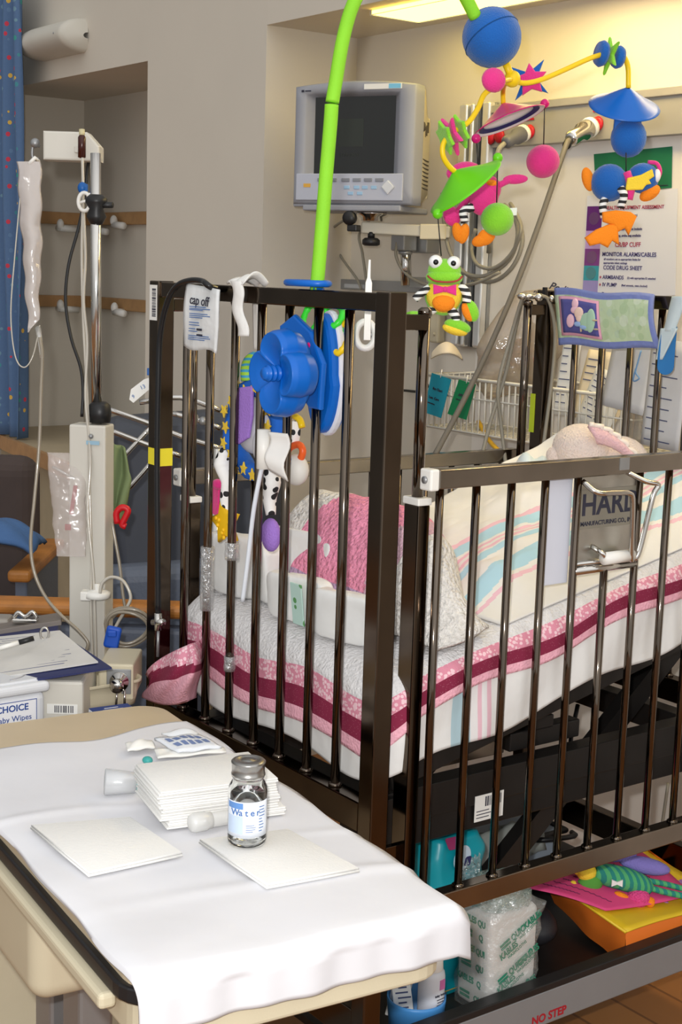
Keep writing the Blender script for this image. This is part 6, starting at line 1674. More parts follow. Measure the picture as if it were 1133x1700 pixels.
obj('foot_bar', MB().box(TP_(0.30, 0.16, 0.05), (0.50, 0.07, 0.03), TF, 0.008).box(TP_(0.06, 0.16, 0.05), (0.06, 0.40, 0.03), TF, 0.008).box(TP_(0.54, 0.16, 0.05), (0.06, 0.40, 0.03), TF, 0.008), STEEL, t)
for a in (0.06, 0.54):
    for b in (-0.02, 0.34): obj('caster', MB().tube([TP_(a - 0.012, b, 0.022), TP_(a + 0.012, b, 0.022)], 0.022, 14).tube([TP_(a, b, 0.025), TP_(a, b, 0.045)], 0.008, 8), BLACK, t)

# white sheet spread over the table
CLOTH = mat('table_sheet', srgb(218, 218, 222), 0.85, var=0.01, bump=0.12, bscale=18)
a0 = 0.20
def cl(u, v):
    # u along the table from the far edge of the sheet to the hanging near end, v from front edge to crib edge
    hang = 0.055
    tot = (TLn - a0) + hang
    s_ = u * tot
    b = -0.004 + (TW + 0.012) * v
    w = 0.0035 * fb((s_ * 1.2, b * 1.5, 0), 6) + 0.0022 * math.sin(28 * s_ + 9 * b) * (0.4 + 0.6 * fb((s_, b, 4), 5))
    for cs, cw, ch in ((0.30, 0.012, 0.0045), (0.47, 0.010, 0.0035), (0.60, 0.014, 0.004)):
        w += ch * math.exp(-((s_ - cs - 0.12 * (b - 0.2) + 0.01 * math.sin(9 * b)) / cw) ** 2) * (0.5 + 0.5 * math.sin(5 * b + cs * 9))
    off = (0.035 * (0.5 + fb((0, b * 4, 2), 2)) if u < 0.001 else 0)
    a = a0 + s_ - 0.05 * (1 - v) * (1 - u) - 0.07 * v * (1 - u) * (0.6 + 0.4 * math.sin(9 * v)) 
    z = TZ + 0.006 + max(w, -0.003)
    over = s_ - (TLn - a0)
    if over > -0.02:
        r = 0.02
        k = over + 0.02
        if k < r * PI / 2:
            th = k / r; a = TLn - 0.012 + r * math.sin(th); z = TZ + 0.006 - r * (1 - math.cos(th)) + w * math.cos(th)
        else:
            a = TLn + 0.008 + 0.003 * math.sin(17 * v) + 0.002 * math.sin(41 * v); z = TZ + 0.006 - r - (k - r * PI / 2)
        if v > 0.93: a -= 0.0
    # edges droop a little over the long sides
    e = 0
    if v < 0.03: z -= 0.006; b = -0.006 - 0.003 * math.sin(30 * s_)
    elif v < 0.06: b = -0.004 - 0.002 * math.sin(30 * s_); z -= 0.002
    if v > 0.97: z -= 0.010; b = TW + 0.010 + 0.004 * math.sin(25 * s_)
    return TP_(a, b, z)
obj('table_sheet', MB().grid(cl, 150, 60, th=0.003), CLOTH, label='white creased sheet spread over the bedside table', cat='sheet')
SZ = TZ + 0.0115
# dark red stitching line near the far hem
# stack of folded gauze pads
GAUZE = mat('gauze', srgb(228, 227, 224), 0.95, var=0.01, bump=0.12, bscale=260)
P0, P1, P2, P3 = [PZ(a, b, SZ + 0.056) for a, b in ((218, 1268), (405, 1245), (474, 1290), (276, 1314))]
gc_ = (P0 + P1 + P2 + P3) / 4
gu = (P2 - P3).normalized(); gu.z = 0; gu.normalize()
gv = V((-gu.y, gu.x, 0))
gl, gw = (P2 - P3).length, abs((P0 - P3).dot(gv))
def pad(c, l, w, h, U, Wv, lab, grp, layers=2, bend=0.0):
    F_ = frame(U, Wv, ZZ)
    m = MB()
    for i in range(layers):
        hh_ = h / layers
        b = MB().box((0, 0, 0), (l - 0.003 * i, w - 0.002 * i, hh_ * 0.94), None, hh_ * 0.35, 2)
        for v in b.v:
            k = 0.0012 * fb((v.x + c.x * 7, v.y, c.z * 30), 30)
            m.v.append(c + F_ @ V((v.x + 0.001 * i, v.y, v.z + hh_ * (i + 0.5) + k * 0.5 + bend * v.x * v.x)))
        o_ = len(m.v) - len(b.v)
        m.f += [tuple(j + o_ for j in f) for f in b.f]; m.mi += b.mi; m.sm += [True] * len(b.f)
    return obj('gauze_pad', m, GAUZE, label=lab, cat='gauze pad', group=grp)
NG = 9
ords = ['lowest', 'second from the bottom', 'third from the bottom', 'fourth from the bottom', 'middle', 'fourth from the top', 'third from the top', 'second from the top', 'top']
for i in range(NG):
    c = gc_ + gu * random.uniform(-0.004, 0.004) + gv * random.uniform(-0.003, 0.003) + gu * (0.012 if i < 2 else 0)
    c = V((c.x, c.y, SZ + 0.0062 * i))
    pad(c, gl, gw, 0.0060, gu, gv, 'white folded gauze pad in the stack behind the bottle, %s one' % ords[i] if i not in (0, 8, 4) else 'white folded gauze pad in the stack behind the bottle, the %s one' % ords[i], 'stack of gauze pads', 2)
def flatpad(q, lab):
    Q = [PZ(a, b, SZ + 0.004) for a, b in q]
    c = sum(Q, V()) / 4
    U = ((Q[2] - Q[1]) + (Q[3] - Q[0])).normalized(); U.z = 0
    Wv = V((-U.y, U.x, 0))
    l = ((Q[2] - Q[1]).length + (Q[3] - Q[0]).length) / 2; w = abs((Q[0] - Q[1]).dot(Wv)) 
    # true outline as a prism
    mb = MB()
    pts = [((p - c).dot(U), (p - c).dot(Wv)) for p in Q]
    if sum(pts[i][0] * pts[(i + 1) % 4][1] - pts[(i + 1) % 4][0] * pts[i][1] for i in range(4)) < 0: pts = pts[::-1]
    for k in range(2):
        mb.prism([(x * (1 - 0.012 * k), y * (1 - 0.012 * k)) for x, y in pts], V((c.x, c.y, SZ + 0.0036 * k)), U, Wv, 0.0033, 0.0012, smooth=True)
    return obj('gauze_pad', mb, GAUZE, label=lab, cat='gauze pad', group='single gauze pads on the sheet')
flatpad(((50, 1372), (147, 1452), (304, 1418), (216, 1358)), 'single white gauze pad lying flat left of the bottle')
flatpad(((330, 1396), (443, 1472), (598, 1444), (478, 1378)), 'single white gauze pad lying flat under the bottle')

# glass bottle
bq = PZ(410, 1398, SZ + 0.0075)
bs = (bq - CAM).dot(FW) / F_PX
bt = thing('glass_bottle', 'small clear glass bottle of sterile water with metal cap', 'bottle', bq)
r_ = 32.5 * bs
hb = 142 * bs / 0.985
prof = [(0.2, 0.006), (0.80, 0.0), (0.97, 0.02), (1.0, 0.06), (1.0, 0.62), (0.97, 0.68), (0.86, 0.735), (0.78, 0.765), (0.78, 0.79), (0.84, 0.80), (0.84, 0.82), (0.78, 0.83), (0.78, 0.86)]
inner = [(0.70, 0.86), (0.70, 0.78), (0.78, 0.735), (0.88, 0.67), (0.91, 0.60), (0.91, 0.07), (0.84, 0.04), (0.0, 0.035)]
GL = mat('bottle_glass', (0.97, 0.985, 0.98), 0.02, var=0, trans=1.0, ior=1.45)
obj('glass', MB().lathe([(a * r_, b * hb) for a, b in [(0.0, 0.012)] + prof + inner], bq, ZZ, 40), GL, bt)
obj('water', MB().lathe([(0.0, 0.04 * hb), (0.83 * r_, 0.045 * hb), (0.90 * r_, 0.075 * hb), (0.90 * r_, 0.60 * hb), (0.0, 0.605 * hb)], bq, ZZ, 36), mat('water', (0.98, 0.99, 1.0), 0.0, var=0, trans=1.0, ior=1.33), bt)
obj('cap', MB().lathe([(a * r_, b * hb) for a, b in [(0.80, 0.815), (0.87, 0.82), (0.87, 0.84), (0.84, 0.85), (0.84, 0.955), (0.88, 0.962), (0.88, 0.975), (0.80, 0.992), (0.55, 0.998), (0.52, 0.990), (0.30, 0.990), (0.28, 0.995), (0.0, 0.995)]], bq, ZZ, 40), mat('cap_tin', (0.42, 0.41, 0.39), 0.28, 1.0, var=0.12, vscale=40), bt, label='crimped metal cap')
def lab(u, v):
    a = -1.25 + 2.6 * u
    d = HB * math.cos(a) + HR * math.sin(a)
    return bq + d * r_ * 1.012 + ZZ * hb * (0.14 + 0.42 * v)
obj('label', MB().grid(lab, 28, 4, th=0.0003), mat('bottle_label', srgb(222, 228, 238), 0.5, var=0), bt)
def onlab(u, v, up=1.03):
    a = -1.25 + 2.6 * u
    d = HB * math.cos(a) + HR * math.sin(a); tn = HR * math.cos(a) - HB * math.sin(a)
    return bq + d * r_ * up + ZZ * hb * (0.14 + 0.42 * v), tn
def wrap(mb, u0, u1, v0, v1, up=1.022): mb.grid(lambda u, v: onlab(u0 + (u1 - u0) * u, v0 + (v1 - v0) * v, up)[0], 10, 1)
m = MB(); wrap(m, 0.06, 0.42, 0.80, 0.97); obj('label_band', m, mat('label_blue2', srgb(95, 140, 200), 0.5, var=0), bt)
m = MB(); wrap(m, 0.06, 0.42, 0.10, 0.60); obj('label_shade', m, mat('label_blue3', srgb(190, 206, 228), 0.5, var=0), bt)
m = MB()
for i in range(9): wrap(m, 0.74, 0.74 + random.uniform(0.06, 0.16), 0.16 + i * 0.085, 0.185 + i * 0.085)
for i in range(4): wrap(m, 0.48, 0.48 + random.uniform(0.08, 0.2), 0.16 + i * 0.06, 0.175 + i * 0.06)
obj('label_print', m, BLUEINK, bt)
def curved_text(s_, u0, v, size):
    m = MB(); u = u0
    for ch in s_:
        p, tn = onlab(u, v, 1.03)
        m.text(ch, p, tn, ZZ, size, bold=0.01, ext=0.0002); u += size * 0.62 / (r_ * 2.6)
    return m
obj('label_word', curved_text('Water', 0.26, 0.70, 0.0125), BLUEINK, bt)

# frosted tube, plastic cup, packets
FROST = film('frosted_plastic', (0.85, 0.85, 0.83), 0.55, 0.12, 0.3, 0.1)
c0, c1 = PZ(322, 1366, SZ + 0.0135), PZ(405, 1352, SZ + 0.0135)
t = thing('sample_tube', 'short frosted plastic tube with ribbed cap lying behind the bottle', 'tube', (c0 + c1) / 2 - ZZ * 0.0135)
d_ = (c1 - c0); ln = d_.length
obj('barrel', MB().lathe([(0.0095, ln * 0.3), (0.0105, ln * 0.35), (0.0105, ln * 0.95), (0.008, ln)], c0, d_, 22), FROST, t)
obj('cap', MB().lathe([(0.006, -ln * 0.10), (0.0115, -ln * 0.07), (0.0135, 0), (0.0135, ln * 0.22), (0.0115, ln * 0.26), (0.0115, ln * 0.34)], c0, d_, 12), FROST, t)
k0, k1 = PZ(174, 1298, SZ + 0.017), PZ(226, 1299, SZ + 0.014)
d_ = (k1 - k0); ln = d_.length
obj('medicine_cup', MB().lathe([(0.0185, 0), (0.0195, 0.001), (0.0155, ln * 0.96), (0.014, ln), (0.0, ln), (0.0, ln - 0.001), (0.0135, ln - 0.0015), (0.0185, 0.0)], k0, d_, 26), film('cup_film', (0.82, 0.84, 0.86), 0.35, 0.15, 0.1, 0.1), label='clear plastic medicine cup lying on its side by the gauze stack', cat='cup')
q = PZ(245, 1262, SZ + 0.006)
obj('teal_cap', MB().ell(q, (0.009, 0.008, 0.006)), mat('cap_teal', srgb(60, 160, 155), 0.4), label='tiny teal plastic cap beside the gauze stack', cat='stopper')  # small teal cap lying on the sheet
q = PZ(228, 1304, SZ + 0.006)
obj('teal_strip', MB().box(q, (0.012, 0.008, 0.012), TF, 0.003), mat('strip_teal', srgb(150, 205, 200), 0.4), label='pale teal plastic bit under the medicine cup', cat='cap')
def packet(q, m, lab, h=0.003, name='dressing_packet', bend=0.004, z=0):
    Q = [PZ(a, b, SZ + z) for a, b in q]
    def f(u, v):
        p = Q[0].lerp(Q[1], u).lerp(Q[3].lerp(Q[2], u), v)
        return p + ZZ * (0.003 + bend * math.sin(PI * u) * math.sin(PI * v) + 0.001 * math.sin(11 * u + 7 * v))
    t = thing(name, lab, 'packet', sum(Q, V()) / 4)
    obj('wrapper', MB().grid(f, 14, 8, th=h), m, t)
    return t, f
PRT = mat('packet_print', srgb(226, 230, 236), 0.4, var=0.02)
t, f = packet(((256, 1230), (330, 1222), (368, 1243), (296, 1252)), PRT, 'blue and white printed dressing packet behind the gauze stack', 0.004, z=0.010)
m = MB()
for i in range(5):
    for j in range(2):
        u0, v0 = 0.12 + 0.16 * i, 0.2 + 0.35 * j
        m.grid(lambda u, v: f(u0 + 0.11 * u, v0 + 0.22 * v) + ZZ * 0.0028, 3, 2)
obj('print_blocks', m, mat('print_blue', srgb(110, 130, 175), 0.5), t)
packet(((256, 1248), (370, 1243), (376, 1251), (262, 1262)), PAPER, 'white paper strip lying between packet and gauze stack', 0.003, 'paper_strip', 0.002, 0.004)
packet(((208, 1238), (252, 1232), (258, 1244), (212, 1250)), PAPER, 'crumpled white wrapper left of the printed packet', 0.003, 'paper_wrapper', 0.008, 0.004)
packet(((300, 1214), (352, 1232), (330, 1240), (268, 1222)), mat('clear_white', srgb(226, 228, 230), 0.3), 'translucent white wrapper at the far edge of the sheet', 0.003, 'paper_wrapper', 0.012, 0.002)

# ================================================================== UNDER THE CRIB
BZT = 0.2545
# wrapped wash cloth package
k0 = PX(812, 1640, -0.038)
kx, ky = k0.x, k0.y
PW, PD_, PH = 0.088, 0.115, PX(814, 1525, -0.038).z - BZT
t = thing('washcloth_pack', 'clear wrapped package with green lettering on the crib base', 'package', (kx - PW / 2, ky + PD_ / 2, BZT))
b = MB().box((0, 0, 0), (PW, PD_, PH), None, 0.012, 3)
for v in b.v:
    v.x, v.y, v.z = kx - PW / 2 + v.x * (1 + 0.10 * math.sin(PI * (v.z / PH + 0.5))), ky + PD_ / 2 + v.y * (1 + 0.06 * math.sin(PI * (v.z / PH + 0.5))), BZT + PH / 2 + v.z
b.sm = [True] * len(b.f)
obj('stack', b, mat('washcloth_white', srgb(214, 212, 208), 0.7, var=0.03, bump=0.1, bscale=60), t)
QG = mat('print_green', srgb(36, 128, 100), 0.5, var=0.03)
m = MB()
U, W_ = V((0, 0.90, 0.44)).normalized(), V((0, -0.44, 0.90)).normalized()
xo = kx + 0.0062
def ptxt(y, z, s_='QUICKABLES', sub=True, bar=True):
    c = V((xo - 0.004 * abs((z - BZT) / PH - 0.5), ky + y, z))
    if bar:
        for k in (0.004, -0.003): m.box(c - U * 0.026 + W_ * k, (0.024, 0.0045, 0.0008), frame(U, W_, U.cross(W_)))
    m.text(s_, c - U * 0.010, U, W_, 0.0185, ax='LEFT', bold=0.03, xs=0.72)
    if sub: m.text('WASHCLOTHS', c + U * 0.005 - W_ * 0.012, U, W_, 0.0085, ax='LEFT', xs=0.85)
for f_, y_, w_ in ((0.10, 0.050, 'QUICKABLES'), (0.27, 0.026, 'KABLES'), (0.42, 0.052, 'QUICKABLES'), (0.60, 0.028, 'KABLES'), (0.76, 0.054, 'QUICKABLES'), (0.24, 0.096, 'Q'), (0.55, 0.098, 'Q')):
    ptxt(y_, BZT + PH * f_, w_, len(w_) > 2, w_ != 'KABLES')
# on the face towards the table
def ptxt2(x, z, s_, bar):
    c = V((kx + x, ky - 0.0045, z)); U2, W2 = V((1, 0, 0.04)).normalized(), V((-0.04, 0, 1)).normalized()
    if bar:
        for k in (0.004, -0.004): m.box(c - U2 * 0.0 + W2 * k, (0.026, 0.005, 0.0008), frame(U2, W2, U2.cross(W2)))
    else: m.text(s_, c, U2, W2, 0.0165, bold=0.03, xs=0.8)
for i, z in enumerate([PH * k for k in (0.12, 0.28, 0.44, 0.60, 0.75, 0.89)]):
    ptxt2(-0.058, BZT + z, 'KABLES' if i % 2 else '', i % 2 == 0); ptxt2(-0.022, BZT + z, ('QUI', 'Q', 'QU')[i % 3], False)
obj('lettering', m, QG, t)
PKF = film('pack_film', (0.75, 0.80, 0.78), 0.10, 0.14, 0.08, 1.0, 40)
def wrapf(u, v):
    k = rrect(PW * 1.17, PD_ * 1.13, 0.02, 6); n_ = len(k); p = k[int(u * n_ + 1e-6) % n_]
    s_ = 1 if v < 0.8 else 1 - 0.55 * ((v - 0.8) / 0.2)
    z = (PH + 0.045) * v
    n2 = 0.010 * fb((p[0], p[1], z), 40) * (0.35 + v)
    return V((kx - PW / 2 + p[0] * s_ + n2, ky + PD_ / 2 + p[1] * s_ + n2, BZT + z + n2 * 1.5 * v))
obj('wrapping', MB().grid(wrapf, 28, 22, cu=True), PKF, t)
m = MB()
for i in range(6): m.tube([V((kx - PW * random.random(), ky + PD_ * random.random(), BZT + PH + 0.008)) + V((0, 0, 0)) for _ in range(3)], 0.006, 6, smooth=3)
obj('gathered_film', MB().grid(lambda u, v: V((kx - PW / 2 + 0.05 * math.cos(2 * PI * u) * (1 - 0.5 * v) + 0.012 * fb((u * 4, v * 3, 1), 2), ky + PD_ / 2 + 0.06 * math.sin(2 * PI * u) * (1 - 0.5 * v), BZT + PH + 0.002 + 0.042 * math.sin(PI * v) ** 0.7 + 0.012 * fb((u * 5, v * 5, 0), 3))), 24, 14, cu=True), film('gather_film', (0.45, 0.62, 0.56), 0.35, 0.25, 0.08, 1.2, 50), t)

# blue basin with a lotion bottle and packets
tq = PZ(708, 1700, BZT + 0.005)
tx, ty = -0.088, 0.186
TUBB = mat('basin_blue', srgb(70, 140, 205), 0.4, var=0.02)
obj('blue_basin', MB().lathe([(0.0, 0.002), (0.042, 0.002), (0.045, 0.006), (0.049, 0.055), (0.052, 0.057), (0.052, 0.050), (0.047, 0.0), (0.0, 0.0)], (tx, ty, BZT), ZZ, 36), TUBB, label='round blue plastic basin on the crib base below the table corner', cat='basin')
lq = V((tx + 0.020, ty + 0.016, BZT + 0.003))
t = thing('lotion_bottle', 'white lotion bottle standing in the round blue basin', 'bottle', lq)
obj('bottle', MB().lathe([(0.0, 0.0), (0.022, 0.0), (0.0235, 0.004), (0.0235, 0.096), (0.022, 0.104), (0.018, 0.108)], lq, ZZ, 26), mat('lotion_white', srgb(212, 214, 220), 0.35), t)
obj('cap', MB().lathe([(0.019, 0.108), (0.0195, 0.109), (0.0185, 0.130), (0.016, 0.134), (0.0, 0.134)], lq, ZZ, 24), WHITE, t)
d_ = (HB * 0.75 + HR * 0.66).normalized(); tn = V((-d_.y, d_.x, 0))
obj('label_mark', MB().box(lq + d_ * 0.0236 + ZZ * 0.086 + tn * 0.003, (0.012, 0.0012, 0.018), frame(tn, d_, ZZ)), mat('label_pink', srgb(195, 110, 165), 0.5), t)
m = MB().text('baby lotion', lq + d_ * 0.0241 + ZZ * 0.068, tn, ZZ, 0.0062)
for i in range(4): m.box(lq + d_ * 0.0240 + ZZ * (0.060 - 0.005 * i), (0.018 - 0.003 * (i % 2), 0.0008, 0.0011), frame(tn, d_, ZZ))
obj('label_print', m, INK, t)
for i, (dx, dy, rz, lab) in enumerate(((-0.030, -0.012, 0.2, 'printed paper packet at the left in the round blue basin'), (-0.012, -0.022, -0.15, 'printed paper packet leaning on the lotion bottle in the blue basin'))):
    c = V((tx + dx, ty + dy, BZT + 0.052)); F_ = PF @ Matrix.Rotation(rz, 3, 'Y')
    t = thing('paper_sachet', lab, 'packet', c - ZZ * 0.05, 'printed sachets in the blue basin')
    obj('wrapper', MB().box(c, (0.034, 0.005, 0.095), F_, 0.002), PAPER, t)
    m = MB()
    for j in range(8): m.box(c + F_ @ V((random.uniform(-0.004, 0.004), 0.0028, 0.04 - 0.0095 * j)), (random.uniform(0.012, 0.026), 0.0006, 0.0028), F_)
    obj('print_lines', m, mat('print_navy', srgb(75, 85, 120), 0.6), t)

# teal diaper pack and the grey bin behind
q = PX(748, 1432, -0.135)
t = thing('diaper_pack', 'bright teal diaper pack with yellow band under the crib', 'package', V((q.x - 0.05, q.y, BZT)))
hz = PX(745, 1393, -0.135).z
def dpk(u, v):
    k = rrect(0.11, 0.135, 0.03, 6); n_ = len(k); p = k[int(u * n_ + 1e-6) % n_]
    pr = ((0.0, 0), (0.92, 0), (1, 0.04), (1.04, 0.5), (1.0, 0.85), (0.8, 0.97), (0.0, 1.0))
    x = v * 6; i = min(int(x), 5); f_ = x - i
    r = pr[i][0] * (1 - f_) + pr[i + 1][0] * f_; z = pr[i][1] * (1 - f_) + pr[i + 1][1] * f_
    n2 = 0.007 * fb((p[0] * r + 5, p[1] * r, z * 0.2), 28) * (0.4 + z)
    return V((q.x - 0.055 + p[0] * r + n2, q.y + 0.03 + p[1] * r + n2, BZT + z * (hz - BZT) + n2 * 1.3))
obj('wrapper', MB().grid(dpk, 28, 30, cu=True, mif=lambda u, v: 1 if 0.42 < v < 0.50 or 0.30 < v < 0.33 else 0), [mat('pack_teal', srgb(15, 150, 165), 0.35, var=0.06), mat('pack_yellow', srgb(225, 175, 60), 0.4)], t)
obj('picture_badge', MB().prism(oval(0.02, 0.024), V((q.x + 0.0035, q.y + 0.025, hz - 0.042)), (0, 1, 0), (0, 0.1, 1), 0.001), mat('art_white', srgb(190, 210, 225), 0.5), t)
obj('red_badge', MB().prism(rrect(0.03, 0.022, 0.004), V((q.x - 0.002, q.y + 0.008, hz - 0.012)), (0.1, 1, 0), (-0.6, 0, 0.8), 0.001), mat('art_red', srgb(140, 40, 90), 0.5), t)
obj('navy_badge', MB().prism(rrect(0.014, 0.018, 0.004), V((q.x + 0.0045, q.y + 0.038, hz - 0.05)), (0, 1, 0), (0, 0.2, 1), 0.001), mat('art_navy', srgb(40, 40, 90), 0.5), t)
obj('clear_crinkle', MB().grid(lambda u, v: V((q.x + 0.004 + 0.010 * fb((u * 4, v * 4, 2), 2), q.y + 0.02 + 0.05 * u, hz - 0.095 + 0.05 * v + 0.012 * fb((u * 3, v * 3, 7), 3))), 14, 12), film('crinkle', (0.5, 0.68, 0.68), 0.3, 0.3, 0.08, 1.2, 60), t)
q = PX(880, 1420, -0.38)
t = thing('grey_bin', 'light grey plastic bin with black rim far under the crib', 'bin', V((q.x, q.y, BZT)))
hz2 = PX(880, 1393, -0.38).z
obj('body', MB().span((q.x - 0.16, q.y - 0.10, BZT), (q.x, q.y + 0.10, hz2), 0.012, seg=3), mat('bin_grey', srgb(150, 162, 175), 0.5, var=0.03), t)
obj('rim', MB().tube([(q.x + 0.004, q.y - 0.10, hz2), (q.x + 0.004, q.y + 0.10, hz2), (q.x - 0.16, q.y + 0.10, hz2), (q.x - 0.16, q.y - 0.10, hz2)], 0.007, 8, closed=True).tube([(q.x + 0.006, q.y + 0.0, hz2), (q.x + 0.03, q.y + 0.02, hz2 + 0.004), (q.x + 0.03, q.y + 0.10, hz2 - 0.005), (q.x + 0.004, q.y + 0.12, hz2 - 0.01)], 0.006, 8, smooth=3), BLACK, t)

# gift bag lying in the base
g = PX(1048, 1545, -0.03); g2 = PX(1036, 1606, -0.03)
gx, gy = -0.03, g2.y
ORG = mat('bag_orange', srgb(228, 118, 40), 0.45, var=0.05, vscale=5)
YLB = mat('bag_yellow', srgb(232, 195, 40), 0.45, var=0.03)
gh = g.z - BZT
gl_ = 0.24
def gtop(a, b): return V((gx - a, gy + b, g.z + 0.040 * (a / gl_) ** 1.3 - 0.012 * b / 0.3))
t = thing('gift_bag', 'orange and yellow paper gift bag lying on the crib base', 'gift bag', (gx - 0.16, gy + 0.14, BZT))
m = MB()
NB = 12
def side(u, v):  # face towards the foot end, crumpled
    a = gl_ * u
    p = gtop(a, 0); z = BZT + 0.002 + (p.z - BZT) * v
    lift_ = 0.30 * u * (1 - v) * gh * 2.0
    return V((p.x, gy + 0.010 * fb((a, z, 0), 14) * math.sin(PI * u) + 0.05 * u * (1 - v), z + lift_ * 0.6))
m.grid(side, 18, 8)
m.grid(lambda u, v: V((gx - 0.002 + 0.004 * math.sin(PI * v), gy + 0.30 * u, BZT + 0.002 + (gtop(0, 0.30 * u).z - BZT) * v)), 14, 8)
m.grid(lambda u, v: V((gx - gl_, gy + 0.30 * u + 0.05 * (1 - v), BZT + 0.05 * 1 + (gtop(gl_, 0.3 * u).z - BZT - 0.05) * v)), 6, 4)
m.grid(lambda u, v: V((gx - gl_ * v, gy + 0.30, BZT + 0.002 + (gtop(gl_ * v, 0.30).z - BZT) * u)), 4, 6)
obj('side_panels', m, ORG, t)
obj('front_panel', MB().grid(lambda u, v: gtop(gl_ * u, 0.30 * v) + ZZ * 0.003 * math.sin(7 * u + 5 * v), 16, 14, th=0.003), YLB, t, label='yellow printed front of the bag')
m = MB()
for a, b, r, k, mi in ((0.07, 0.16, 0.035, 6, 0), (0.09, 0.26, 0.03, 6, 0), (0.13, 0.08, 0.03, 5, 1)):
    pts = [(r * (0.6 + 0.4 * math.cos(k * th)) * math.cos(th), r * (0.6 + 0.4 * math.cos(k * th)) * math.sin(th)) for th in [2 * PI * i / 48 for i in range(48)]]
    m.prism(pts, gtop(a, b) + ZZ * 0.0045, (1, 0, 0), (0, 1, -0.04), 0.0012, mi=mi)
m.tube([gtop(0.03, 0.20) + ZZ * 0.006, gtop(0.05, 0.22) + ZZ * 0.006, gtop(0.04, 0.27) + ZZ * 0.006], 0.003, 6, mi=2)
obj('printed_flowers', m, [mat('flower_lilac', srgb(175, 120, 190), 0.5), mat('flower_orange', srgb(230, 110, 40), 0.5), mat('leaf_olive', srgb(135, 140, 40), 0.5)], t)
m = MB().span((gx - 0.0005, gy + 0.12, BZT + 0.004), (gx + 0.0042, gy + 0.29, BZT + gh * 0.62))
obj('white_label', m, PAPER, t)
obj('edge_fold', MB().tube([gtop(0.0, 0.0), gtop(gl_ * 0.5, 0.0), gtop(gl_, 0.0)], 0.003, 6), YLB, t)
# pink letter
pz = lambda a, b: gtop(a, b) + ZZ * 0.010
P = [PZ(862, 1472, g.z + 0.055), PZ(1006, 1512, g.z + 0.018), PZ(1150, 1486, g.z + 0.012), PZ(1062, 1412, g.z + 0.045)]
def let(u, v): return P[0].lerp(P[1], u).lerp(P[3].lerp(P[2], u), v) + ZZ * (0.006 * math.sin(PI * u) - 0.004 * math.sin(PI * v))
t = thing('pink_letter', 'magenta pink sheet of paper with handwriting lying on the gift bag', 'paper', sum(P, V()) / 4)
obj('sheet', MB().grid(let, 14, 14, th=0.0015), mat('letter_pink', srgb(222, 70, 130), 0.6, var=0.02), t)
m = MB()
for i in range(10):
    v = 0.12 + i * 0.085
    ln_ = random.uniform(0.3, 0.75)
    pts = [let(0.10 + ln_ * k / 30, v + 0.008 * math.sin(k * 2.1 + i)) + ZZ * 0.0016 for k in range(31)]
    m.tube(pts, 0.0008, 4)
obj('handwriting', m, mat('ink_violet', srgb(110, 40, 80), 0.7, var=0), t)
# toys on the letter
o = PX(1050, 1462, -0.12)
s = (o - CAM).dot(FW) / F_PX
T = lambda dx, dy, b=0.0: o + (HR * dx - ZZ * dy + HB * b) * s
STR = pattern('toy_stripes', 'bands', [], 75, axis=1, bands=[(0, srgb(35, 130, 120)), (0.5, srgb(80, 170, 110))], rough=0.9, bump=0.2)
t = thing('striped_plush', 'teal striped plush toy with lavender back lying on the pink letter', 'plush toy', T(0, 25))
e_ = lambda m, p, r, R=RF, mi=0: m.ell(p, (r[0] * s, r[2] * s, r[1] * s), R, 20, mi)
obj('body', MB().tube([T(-62, -14, 2), T(-40, -10, 4), T(-10, -4, 6), T(15, 4, 6), T(30, 12, 6)], [14 * s, 19 * s, 20 * s, 17 * s, 10 * s], 14, smooth=5), STR, t)
obj('legs', MB().tube([T(22, 6, 8), T(50, 14, 8), T(90, 22, 8), T(110, 30, 8)], 5.5 * s, 8, smooth=3).tube([T(24, -2, 2), T(55, 4, 0), T(95, 14, 0)], 5 * s, 8, smooth=3), STR, t)
obj('back', e_(e_(MB(), T(22, -22, -12), (44, 14, 16), Rroll(-0.18)), T(-20, -34, -20), (30, 9, 12), Rroll(0.15)), mat('plush_lilac', srgb(130, 120, 195), 0.95, bump=0.3, bscale=300), t)
obj('bow', MB().prism([(-9 * s, 6 * s), (0, 2 * s), (9 * s, 6 * s), (9 * s, -6 * s), (0, -2 * s), (-9 * s, -6 * s)], T(-30, -6, 24), HR, ZZ, 3 * s), EYEW, t)
t = thing('small_plush_doll', 'small yellow and green plush figure at the left end of the striped toy', 'plush toy', T(-88, 18, 8))
obj('head', e_(e_(MB(), T(-78, -16, 8), (17, 15, 14)), T(-92, -18, 6), (8, 8, 8)), YELF, t)
obj('shirt', e_(MB(), T(-72, 4, 10), (22, 17, 15), Rroll(0.3)), mat('shirt_green', srgb(85, 155, 60), 0.9), t)
obj('trousers', e_(MB(), T(-84, 12, 16), (17, 9, 12), Rroll(-0.2)), FBLUE, t)
obj('limbs', e_(e_(e_(MB(), T(-100, 4, 14), (7, 7, 7)), T(-92, 18, 20), (9, 6, 7)), T(-60, 20, 20), (7, 7, 7)), YELF, t)
t = thing('pink_plush_chick', 'tiny fuzzy pink plush chick with orange feet on the pink letter', 'plush toy', T(4, 38, 14))
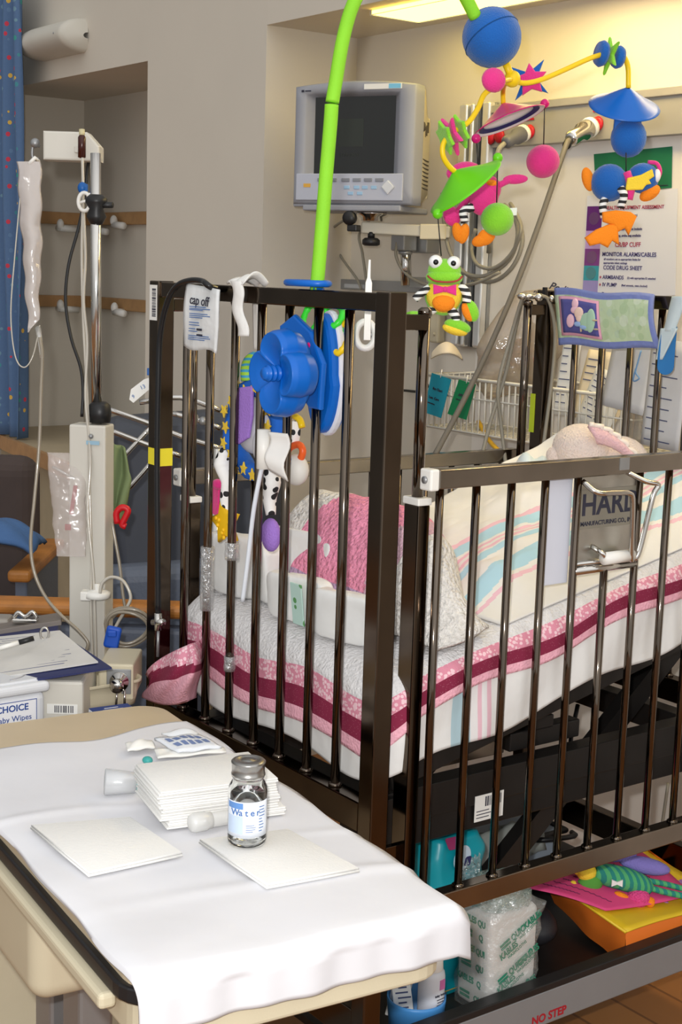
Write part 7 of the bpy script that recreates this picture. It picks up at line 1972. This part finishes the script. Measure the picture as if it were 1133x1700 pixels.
obj('body', e_(MB(), T(8, 22, 18), (20, 16, 15)), mat('fuzzy_pink', srgb(240, 80, 150), 1.0, bump=0.8, bscale=300), t)
obj('feet', e_(e_(MB(), T(-18, 20, 22), (17, 7, 8), Rroll(-0.5)), T(28, 28, 20), (8, 9, 8)), ORNF, t)
# grey tissue and dark pouch behind the gift bag
q = PX(870, 1480, -0.40)
obj('tissue_paper', MB().grid(lambda u, v: V((-0.36 - 0.06 * v, gy - 0.15 + 0.26 * u, BZT + 0.10 + 0.06 * math.sin(PI * v) + 0.02 * fb((u * 4, v * 4, 0), 2))), 20, 12, th=0.002), mat('tissue_grey', srgb(150, 156, 152), 0.6, var=0.1), label='crumpled grey tissue paper behind the gift bag', cat='paper')
q = PX(930, 1590, -0.2)
def pch(u, v):
    a = 2 * PI * u; th = PI * v
    return V((-0.24 + 0.10 * math.sin(th) * math.cos(a), gy - 0.09 + 0.065 * math.sin(th) * math.sin(a), BZT + 0.045 - 0.043 * math.cos(th) + 0.006 * fb((u * 4, v * 4, 0), 2) * math.sin(th)))
obj('black_pouch', MB().grid(pch, 24, 14, cu=True), mat('pouch_black', (0.02, 0.02, 0.024), 0.5), label='soft black pouch on the crib base between package and gift bag', cat='pouch')
obj('white_cloth', MB().grid(lambda u, v: V((-0.16 - 0.05 * v, ky + PD_ + 0.035 + 0.05 * u, BZT + 0.004 + 0.05 * math.sin(PI * u) * (1 - 0.5 * v) + 0.006 * math.sin(12 * u))), 12, 8, th=0.003), mat('rag_white', srgb(205, 208, 222), 0.8), label='small white rag beside the wrapped package', cat='cloth')
cable('floor_cord', [V((0.06, 1.30, 0.02)), PY(1080, 1480, 1.33), PY(1095, 1400, 1.34), PY(1110, 1300, 1.34)], 0.004, CABLE, 'grey cord running down the wall under the crib at the right', 'cord')
cable('floor_cord', [PX(960, 1170, -0.45), PX(948, 1230, -0.42), PX(950, 1270, -0.40), PX(930, 1290, -0.36), PX(900, 1300, -0.30)], 0.005, BLACK, 'black cable curving below the mattress platform', 'cable')
